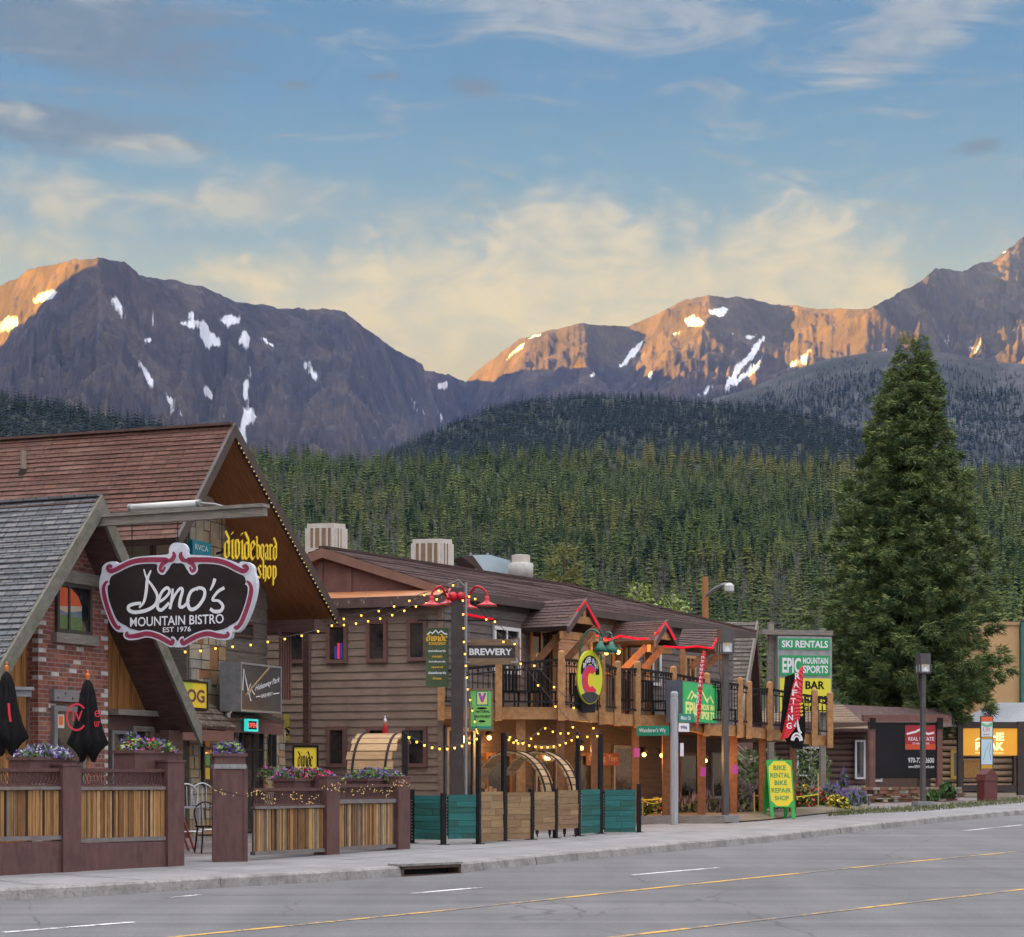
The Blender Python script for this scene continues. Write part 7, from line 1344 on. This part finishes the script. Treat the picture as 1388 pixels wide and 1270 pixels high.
b = MB(); b.box(f, um + .01, u1, -8, .25, 1, zt + .03, 0); b.build('green_bay', M('teal_green_cladding', (.03, .11, .10), (.04, .14, .125), .6, 2), t_); b = MB(); [b.box(f, u0, um - .02, .001, .012, z, z + .03) for z in (zt - 2.3, zt - 4.4)]; b.box(f, u0, um - .02, .0, .1, zt - .12, zt + .05); b.build('trim_band', M('tan_trim', (.34, .22, .11), None, .8), t_)

# ---------------------------------------------------------------- trees
SPR = M('spruce_needles', (.027, .058, .022), (.112, .158, .054), .75, .9, 4, coords='World', lo=.35, hi=.65, spec=.2)
SPT = M('spruce_lit_tips', (.24, .28, .095), (.13, .19, .06), .7, .9, 3, coords='World', spec=.2)  # lighter tone for outer tufts on clump tops, painted as lit from above
BARK = M('rough_bark', (.14, .075, .045), (.07, .04, .028), .95, 4, 8, stretch=(3, .8, 1), bump=.8)
def spruce(name, label, px, d, ytop, ybase, prof, cents, seed, mats, nb, tuft=.24, whorl=.5, z0=None, ntf=22):
    r = np.random.default_rng(seed); p = P(px, 1056, d); g = 1.25 if z0 is None else z0; s_ = d / FL; zof = lambda y: P(px, y, d).z
    t_ = T(name, label, 'tree', (p.x, p.y, g)); b = MB(); H_ = zof(ytop) - g
    b.tube([V((p.x, p.y, g - .2)), V((p.x, p.y, g + H_ * .3)), V((p.x, p.y, g + H_ * .93))], [H_ * .0165, H_ * .012, .03], 10); b.build('trunk', BARK, t_)
    Q = []; Wd = []; Mi = []; br = MB()
    zb = zof(ybase); n_l = int((zof(ytop) - zb) / whorl)
    for top_dx, top_y, frac in cents:
        for i in range(n_l):
            z = zb + (zof(top_y) - zb) * (i / n_l) ** 1.0; y = HY - (z - EYE) / d * FL
            if y > frac: continue
            R_ = float(interp(np.array([y]), prof)[0]) * s_ * (.7 if top_dx > 0 else 1); k = max(6, int(nb * min(1, .45 + R_ / 3.2)))
            for j in range(k):
                a = 2 * math.pi * (j + r.uniform(-.3, .3)) / k + i * 2.4; L_ = R_ * r.uniform(.74, 1.06) * (1 if r.random() > .15 else .6) * (.86 + .28 * float(fbm(np.array([a * 1.1 + 40 * (top_dx > 0)]), np.array([z * .55]), 2, 77)[0])); ca, sa = math.cos(a), math.sin(a); z1 = z + r.uniform(-.5, .5) * whorl
                top = max(0, min(1, (z - zb) / (zof(ytop) - zb))); up = .25 * top - .22 * (1 - top)
                nc = max(1, int(L_ / .62)); cx = p.x + top_dx * s_
                for q in range(nc):
                    tq = (q + .85) / nc if q == nc - 1 else (q + .5 + r.uniform(-.2, .2)) / nc; cr = tuft * (1.15 if L_ > .8 else .6) * r.uniform(.75, 1.25) * (1.15 - .45 * tq); cr = min(cr, .38 * L_ + .05); off = r.normal(0, .16) * L_ * (1 - .5 * tq)
                    ccx, ccy = cx + ca * L_ * tq - sa * off, p.y + sa * L_ * tq + ca * off; ccz = z1 + L_ * (up * tq - .10 * math.sin(tq * 3.14) + .16 * tq ** 3) - abs(off) * .15; m_ = ntf if L_ > .8 else ntf // 2
                    d3 = r.normal(size=(m_, 3)); d3 /= np.linalg.norm(d3, axis=1)[:, None]; rr = r.random(m_) ** .5
                    X_ = ccx + d3[:, 0] * cr * rr * 1.15; Y_ = ccy + d3[:, 1] * cr * rr * 1.15; Z_ = ccz + d3[:, 2] * cr * rr * .75
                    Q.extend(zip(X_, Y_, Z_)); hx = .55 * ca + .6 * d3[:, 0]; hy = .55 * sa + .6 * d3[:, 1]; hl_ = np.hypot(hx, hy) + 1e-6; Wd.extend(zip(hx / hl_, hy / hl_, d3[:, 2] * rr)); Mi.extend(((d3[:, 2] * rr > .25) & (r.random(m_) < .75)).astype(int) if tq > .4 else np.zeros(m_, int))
                if j % 3 == 0 and L_ > .5: br.tube([V((cx, p.y, z1)), V((cx + ca * L_ * .5, p.y + sa * L_ * .5, z1 + L_ * (up * .5 - .1))), V((cx + ca * L_ * .85, p.y + sa * L_ * .85, z1 + L_ * up * .85))], [.03 * L_ / 2 + .01, .02, .006], 4)
    Q = np.array(Q); Wd = np.array(Wd); n = len(Q); TP = 8; tri = np.empty((n, TP, 3, 3)); 
    for k in range(TP):                    # drooping needle sprays fan out from every point
        ang = r.uniform(-1.0, 1.0, n); ca, sa = Wd[:, 0], Wd[:, 1]; dx = ca * np.cos(ang) - sa * np.sin(ang); dy = sa * np.cos(ang) + ca * np.sin(ang); el = r.uniform(-.55, .25, n) + Wd[:, 2] * .7; L_ = tuft * r.uniform(.45, 1.0, n) * np.clip((zof(ytop) + .4 - Q[:, 2]) / 2.0, .35, 1)
        D = np.stack([dx * np.cos(el), dy * np.cos(el), np.sin(el)], 1) * L_[:, None]; s2 = np.cross(D, r.normal(size=(n, 3))); s2 /= np.linalg.norm(s2, axis=1)[:, None] + 1e-9; s2 *= (L_ * .105)[:, None]
        o = Q + r.normal(0, tuft * .22, (n, 3)); tri[:, k, 0] = o + s2; tri[:, k, 1] = o - s2; tri[:, k, 2] = o + D
    co = tri.reshape(-1, 3) - np.array([p.x, p.y, g]); me = bpy.data.meshes.new('crown'); raw_mesh(me, co, np.arange(len(co)), 3); [me.materials.append(m) for m in mats]; me.polygons.foreach_set('material_index', np.repeat(np.array(Mi, np.int32), TP)); o = bpy.data.objects.new('crown', me); COL.objects.link(o); o.parent = t_
    br.build('branches', BARK, t_); return n
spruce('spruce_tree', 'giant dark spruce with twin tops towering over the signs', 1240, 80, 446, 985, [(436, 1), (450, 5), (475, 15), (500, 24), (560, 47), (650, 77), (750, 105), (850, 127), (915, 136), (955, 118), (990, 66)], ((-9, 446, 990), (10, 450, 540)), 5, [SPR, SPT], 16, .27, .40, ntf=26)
YSP = M('olive_spruce', (.10, .11, .028), (.17, .175, .045), .75, 1.6, 3, coords='World')
spruce('spruce_tree', 'small olive green spruce poking up behind the long brown roof', 765, 72, 724, 900, [(724, 2), (746, 13), (780, 23), (830, 30), (900, 36)], ((0, 728, 900),), 6, [YSP, YSP], 10, .34, .5)
ASP = M('aspen_leaves', (.14, .20, .03), (.21, .27, .05), .6, 2, 3, coords='World')
def aspen(label, px, ytop, d, rx, ry, n, seed, lm=None):
    r = np.random.default_rng(seed); p = P(px, 1056, d); p.z = 1.0; t_ = T('aspen_tree', label, 'tree', tuple(p)); zt = P(px, ytop, d).z; b = MB(); b.tube([p, V((p.x + .1, p.y, zt * .5)), V((p.x, p.y, zt - .1))], [.09, .06, .015], 7)
    cz = zt - ry; b_ = MB()
    for i in range(14): a = r.uniform(0, 6.28); z = cz + r.uniform(-ry, ry * .6); b.tube([V((p.x, p.y, z)), V((p.x + math.cos(a) * rx * .7, p.y + math.sin(a) * rx * .7, z + rx * .6))], [.025, .006], 4)
    b.build('trunk', M('pale_aspen_bark', (.34, .32, .26), (.24, .22, .18), .8, 4), t_)
    for i in range(n):
        v = r.normal(size=3); v /= np.linalg.norm(v); q = v * r.random() ** .35; q = V((p.x + q[0] * rx, p.y + q[1] * rx, cz + q[2] * ry * (1 if q[2] > 0 else 1.1))); a = V(r.normal(size=3)).normalized(); c_ = a.cross(V(r.normal(size=3))).normalized(); s_ = r.uniform(.05, .10)
        b_.quad(q - a * s_, q - c_ * s_ * .7, q + a * s_, q + c_ * s_ * .7)
    b_.build('crown', lm or ASP, t_)
aspen('slim bright green aspen behind the roof between the two porch gables', 866, 786, 75, .65, 1.2, 620, 1); aspen('bright green aspen behind the smaller porch gable', 911, 803, 76, .85, 1.15, 680, 2)
aspen('broad green shrub tree glimpsed under the far end of the deck', 1022, 1012, 60, 1.1, .8, 700, 4, M('mid_green_leaves', (.05, .095, .025), (.09, .14, .04), .6, 2, coords='World')); aspen('young green sapling before the white framed window of the log house', 1098, 1005, 62, .7, 1.0, 420, 5, M('mid_green_leaves', (.05, .095, .025)))

# ---------------------------------------------------------------- flower beds
gb = [gpt(x, y) for x, y in ((866, 1117), (920, 1116), (985, 1116), (1040, 1112), (1110, 1104), (1178, 1098))]; back = [v + V((.6, 4.0, 0)) for v in gb]; b = MB()
for i in range(len(gb) - 1):
    n_ = 3
    for k in range(n_): q = [gb[i].lerp(back[i], k / n_), gb[i + 1].lerp(back[i + 1], k / n_), gb[i + 1].lerp(back[i + 1], (k + 1) / n_), gb[i].lerp(back[i], (k + 1) / n_)]; b.quad(*[V((v.x, v.y, G(v.y) + .03 + .10 * (1 if k else 0))) for v in q[:2]] + [V((v.x, v.y, G(v.y) + .13)) for v in q[2:]])
b.build('flower_bed_soil', DIRT, kind='structure')
t_ = T('timber_edging', 'low grey timber edging in front of the flower bed', 'edging', tuple(gb[0])); b = MB()
for i in range(2): p, q = gb[i], gb[i + 1]; b.beam(V((p.x, p.y, G(p.y) + .09)), V((q.x - .06, q.y, G(q.y) + .09)), .12, .2)
b.build('timber', GREYW, t_)
LAV = flat('lavender_petals', (.15, .12, .25)); LAVL = M('lavender_leaves', (.075, .115, .07), (.13, .165, .12), .7, 8, coords='World'); REDF = flat('red_petals', (.42, .03, .03)); YELF = flat('yellow_petals', (.55, .40, .03)); DKL = M('dark_green_leaves', (.03, .075, .018), (.07, .13, .03), .65, 4, coords='World')
BED = [(934, 1108, 28, 26, LAVL, (LAV,), 'low lavender clump beside the street name post'), (958, 1107, 24, 28, LAVL, (LAV,), 'lavender clump between the street name post and square lamp post'), (1004, 1107, 22, 44, LAVL, (LAV, LAV), 'tall lavender clump right of the square lamp post footing'), (928, 1098, 24, 32, DKL, (YELF,), 'leafy green plant behind the low lavender'), (975, 1096, 22, 44, DKL, (REDF,), 'dark green plant with red flecks behind the square lamp post'), (1026, 1103, 16, 30, DKL, (LAV,), 'dark green plant left of the sandwich board'),
       (1088, 1100, 18, 34, DKL, (REDF, YELF), 'green plant with red and yellow flecks right of the sandwich board'), (1108, 1098, 20, 28, DKL, (REDF,), 'red flecked plant in the middle of the right bed'), (1128, 1097, 20, 30, LAVL, (LAV,), 'lavender clump near the thin wooden stake'), (1150, 1098, 20, 24, LAVL, (LAV, PURP), 'lavender and purple clump before the log house window'), (1146, 1084, 7, 38, DKL, (PURP,), 'tall purple flower spike beside the stone base'), (1166, 1096, 14, 22, DKL, (LAV,), 'small green plant at the end of the rubble wall'), (888, 1108, 24, 22, DKL, (REDF, YELF, WHITE), 'low mixed flowers behind the yellow taped stakes')]
BED += [(905, 1104, 22, 26, DKL, (YELF, WHITE), 'leafy plant with small pale flowers close behind the street name post'), (1042, 1092, 18, 30, DKL, (LAV,), 'green plant rising behind the sandwich board'), (1072, 1092, 16, 26, DKL, (LAV, PINK), 'green plant with pink flecks just behind the sandwich board legs'), (1098, 1090, 22, 22, LAVL, (LAV,), 'pale grey green mound at the back of the right bed'), (1120, 1086, 20, 24, DKL, (LAV,), 'dark leafy mound against the log house stone base'), (1138, 1100, 16, 20, DKL, (YELF,), 'low green clump at the front of the right bed'), (1064, 1102, 14, 22, DKL, (WHITE,), 'low green clump right against the sandwich board')]
for i, (x, y, w_, h, lm, bm, lb) in enumerate(BED): p = gpt(x, y) + V((0, .35, .05)); s_ = p.y / FL; clump('flowering_plant', lb, p, w_ * s_, .38, h * s_, 420, 150, 100 + i, lm, bm, 'plant', .11, spike=bm[0] in (LAV, PURP))
for i, (x, y, w_, h) in enumerate(((1168, 1076, 14, 16), (1190, 1078, 13, 10), (1214, 1077, 14, 12), (1236, 1077, 13, 10), (1262, 1077, 12, 12), (1284, 1074, 12, 22), (1150, 1088, 12, 20))): p = P(x, y + 6, 67.2 - (x - 1168) * .004); s_ = p.y / FL; clump('shrub', ['round lime green shrub at the left foot of the timber frame sign', 'low green plant under the left post of the timber frame sign', 'low green plant under the black panel', 'green plant under the red square of the black panel', 'low green plant behind the right lamp post footing', 'taller green plant under the right post of the timber frame sign', 'mid green shrub at the corner of the log house'][i], p, w_ * s_, .4, h * s_, 330, 0, 130 + i, LIMEL if i == 0 else DKL, cat='plant', blade=.13)
# rubble wall with grassy foot
a, c_ = P(1160, 1100, 64), P(1302, 1088, 68); a.z, c_.z = G(64), G(68); f = F((a.x, a.y, 0), (c_.x - a.x, c_.y - a.y)); L_ = V((c_.x - a.x, c_.y - a.y, 0)).length; t_ = T('rubble_wall', 'low dry stone wall of rusty brown flat stones before the timber frame sign', 'wall', tuple(a)); r = random.Random(9); b = MB(); z = a.z - .1; zt = a.z + .48
b.box(f, .1, L_ - .1, -.5, -.14, a.z - .1, zt - .02, 4)
while z < zt:
    h = r.uniform(.05, .13); u = -r.uniform(0, .2)
    while u < L_:
        w_ = r.uniform(.18, .6); e = r.uniform(-.10, .04); b.box(f, u, u + w_ - .02, -.4, -.05 + e, z, z + h - .012, r.choices((0, 1, 2, 3), (3, 1, 1.5, 1))[0]); u += w_
    z += h
b.build('stones', [M('rusty_slab', (.20, .10, .055), (.12, .065, .04), .9, 3, 7, bump=.5), STONES[1], M('red_slab', (.22, .085, .05), (.14, .06, .04), .9, 3, 7, bump=.5), STONES[0], M('wall_core', (.04, .03, .025))], t_)
GRS = M('dry_verge_grass', (.12, .115, .04), (.06, .09, .025), .8, 3, coords='World'); r = np.random.default_rng(4); b = MB()
for i in range(3600):
    x = r.uniform(1120, 1420); y0 = np.interp(x, [1120, 1178, 1260, 1388, 1420], [1106, 1102, 1098, 1087, 1084]); p = gpt(x, y0 + r.uniform(-5, 1.2)); p.z = G(p.y) - .01; h = r.uniform(.05, .16); a = r.uniform(0, 3.1); dx = V((math.cos(a), math.sin(a), 0)) * .012; b.quad(p - dx, p + dx, p + V((r.normal() * .05, r.normal() * .03, h)))
b.build('verge_grass', GRS, kind='stuff')
# stakes with yellow tape
STK = M('raw_stake_wood', (.42, .32, .13), (.36, .27, .10), .7, 5); TAPE = flat('yellow_tape', (.55, .50, .03), .5)
sp = []
for x, yb, yt, lb in ((872, 1113, 1080, 'short yellow taped stake nearest the teal panels'), (898, 1113, 1082, 'leaning yellow taped stake left of the street name post'), (1024, 1108, 1074, 'wooden stake with yellow tape left of the sandwich board'), (1111, 1102, 1048, 'tall thin wooden stake in the right flower bed')):
    p = gpt(x, yb) + V((0, .25, 0)); zt = P(x, yt, p.y).z; t_ = T('garden_stake', lb, 'stake', tuple(p)); b = MB(); b.beam(p, V((p.x + (.08 if 'leaning' in lb else 0), p.y, zt)), .035, .02); b.build('stake', STK, t_); sp.append(V((p.x, p.y - .02, zt - .08)))
for a, c_, lb in ((sp[0], sp[1], 'yellow tape strung between the stakes by the teal panels'), (sp[2], sp[3] + V((0, 0, -.5)), 'yellow tape drooping across the flower bed behind the sandwich board'), (P(866, 1083, sp[0].y), P(912, 1077, sp[0].y + 2), 'upper yellow tape running to the street name post')):
    t_ = T('barrier_tape', lb, 'tape', tuple(a)); b = MB(); k = 8
    for i in range(k):
        t0, t1 = i / k, (i + 1) / k; p, q = a.lerp(c_, t0) - V((0, 0, .25 * t0 * (1 - t0))), a.lerp(c_, t1) - V((0, 0, .25 * t1 * (1 - t1))); b.beam(p, q, .008, .028)
    b.build('tape', TAPE, t_)
for x, y, d, lb in ((863, 1020, 47, 'pink flyer stuck to a deck column left of the lit lamp pair'), (953, 1046, 48.8, 'pink flyer stuck to the deck column below the red banner'), (996, 1043, 49.8, 'pink flyer stuck to the deck column right of the square lamp post')): f = facing(x, y, d - .16, (1, .1)); t_ = T('pink_flyer', lb, 'flyer', tuple(f.o)); b = MB(); b.box(f, -.07, .07, .0, .01, f.hit(x, y + 6)[1], f.hit(x, y - 6)[1]); b.build('paper', flat('pink_paper', (.50, .06, .28)), t_)
# ---------------------------------------------------------------- air
hz_ = MB(); hz_.box(WORLD, -14000, 14000, -14000, 9000, -60, 3600)
hm = bpy.data.materials.new('haze_air'); hm.use_nodes = True; t = N(hm.node_tree); hm.node_tree.nodes.clear()
vp = t.n('ShaderNodeVolumePrincipled', {'Color': (.24, .42, .95, 1), 'Density': 2.0e-5, 'Anisotropy': 0.0})
hm.node_tree.links.new(vp.outputs[0], t.n('ShaderNodeOutputMaterial').inputs['Volume'])
hz_.build('haze', hm, kind='stuff')
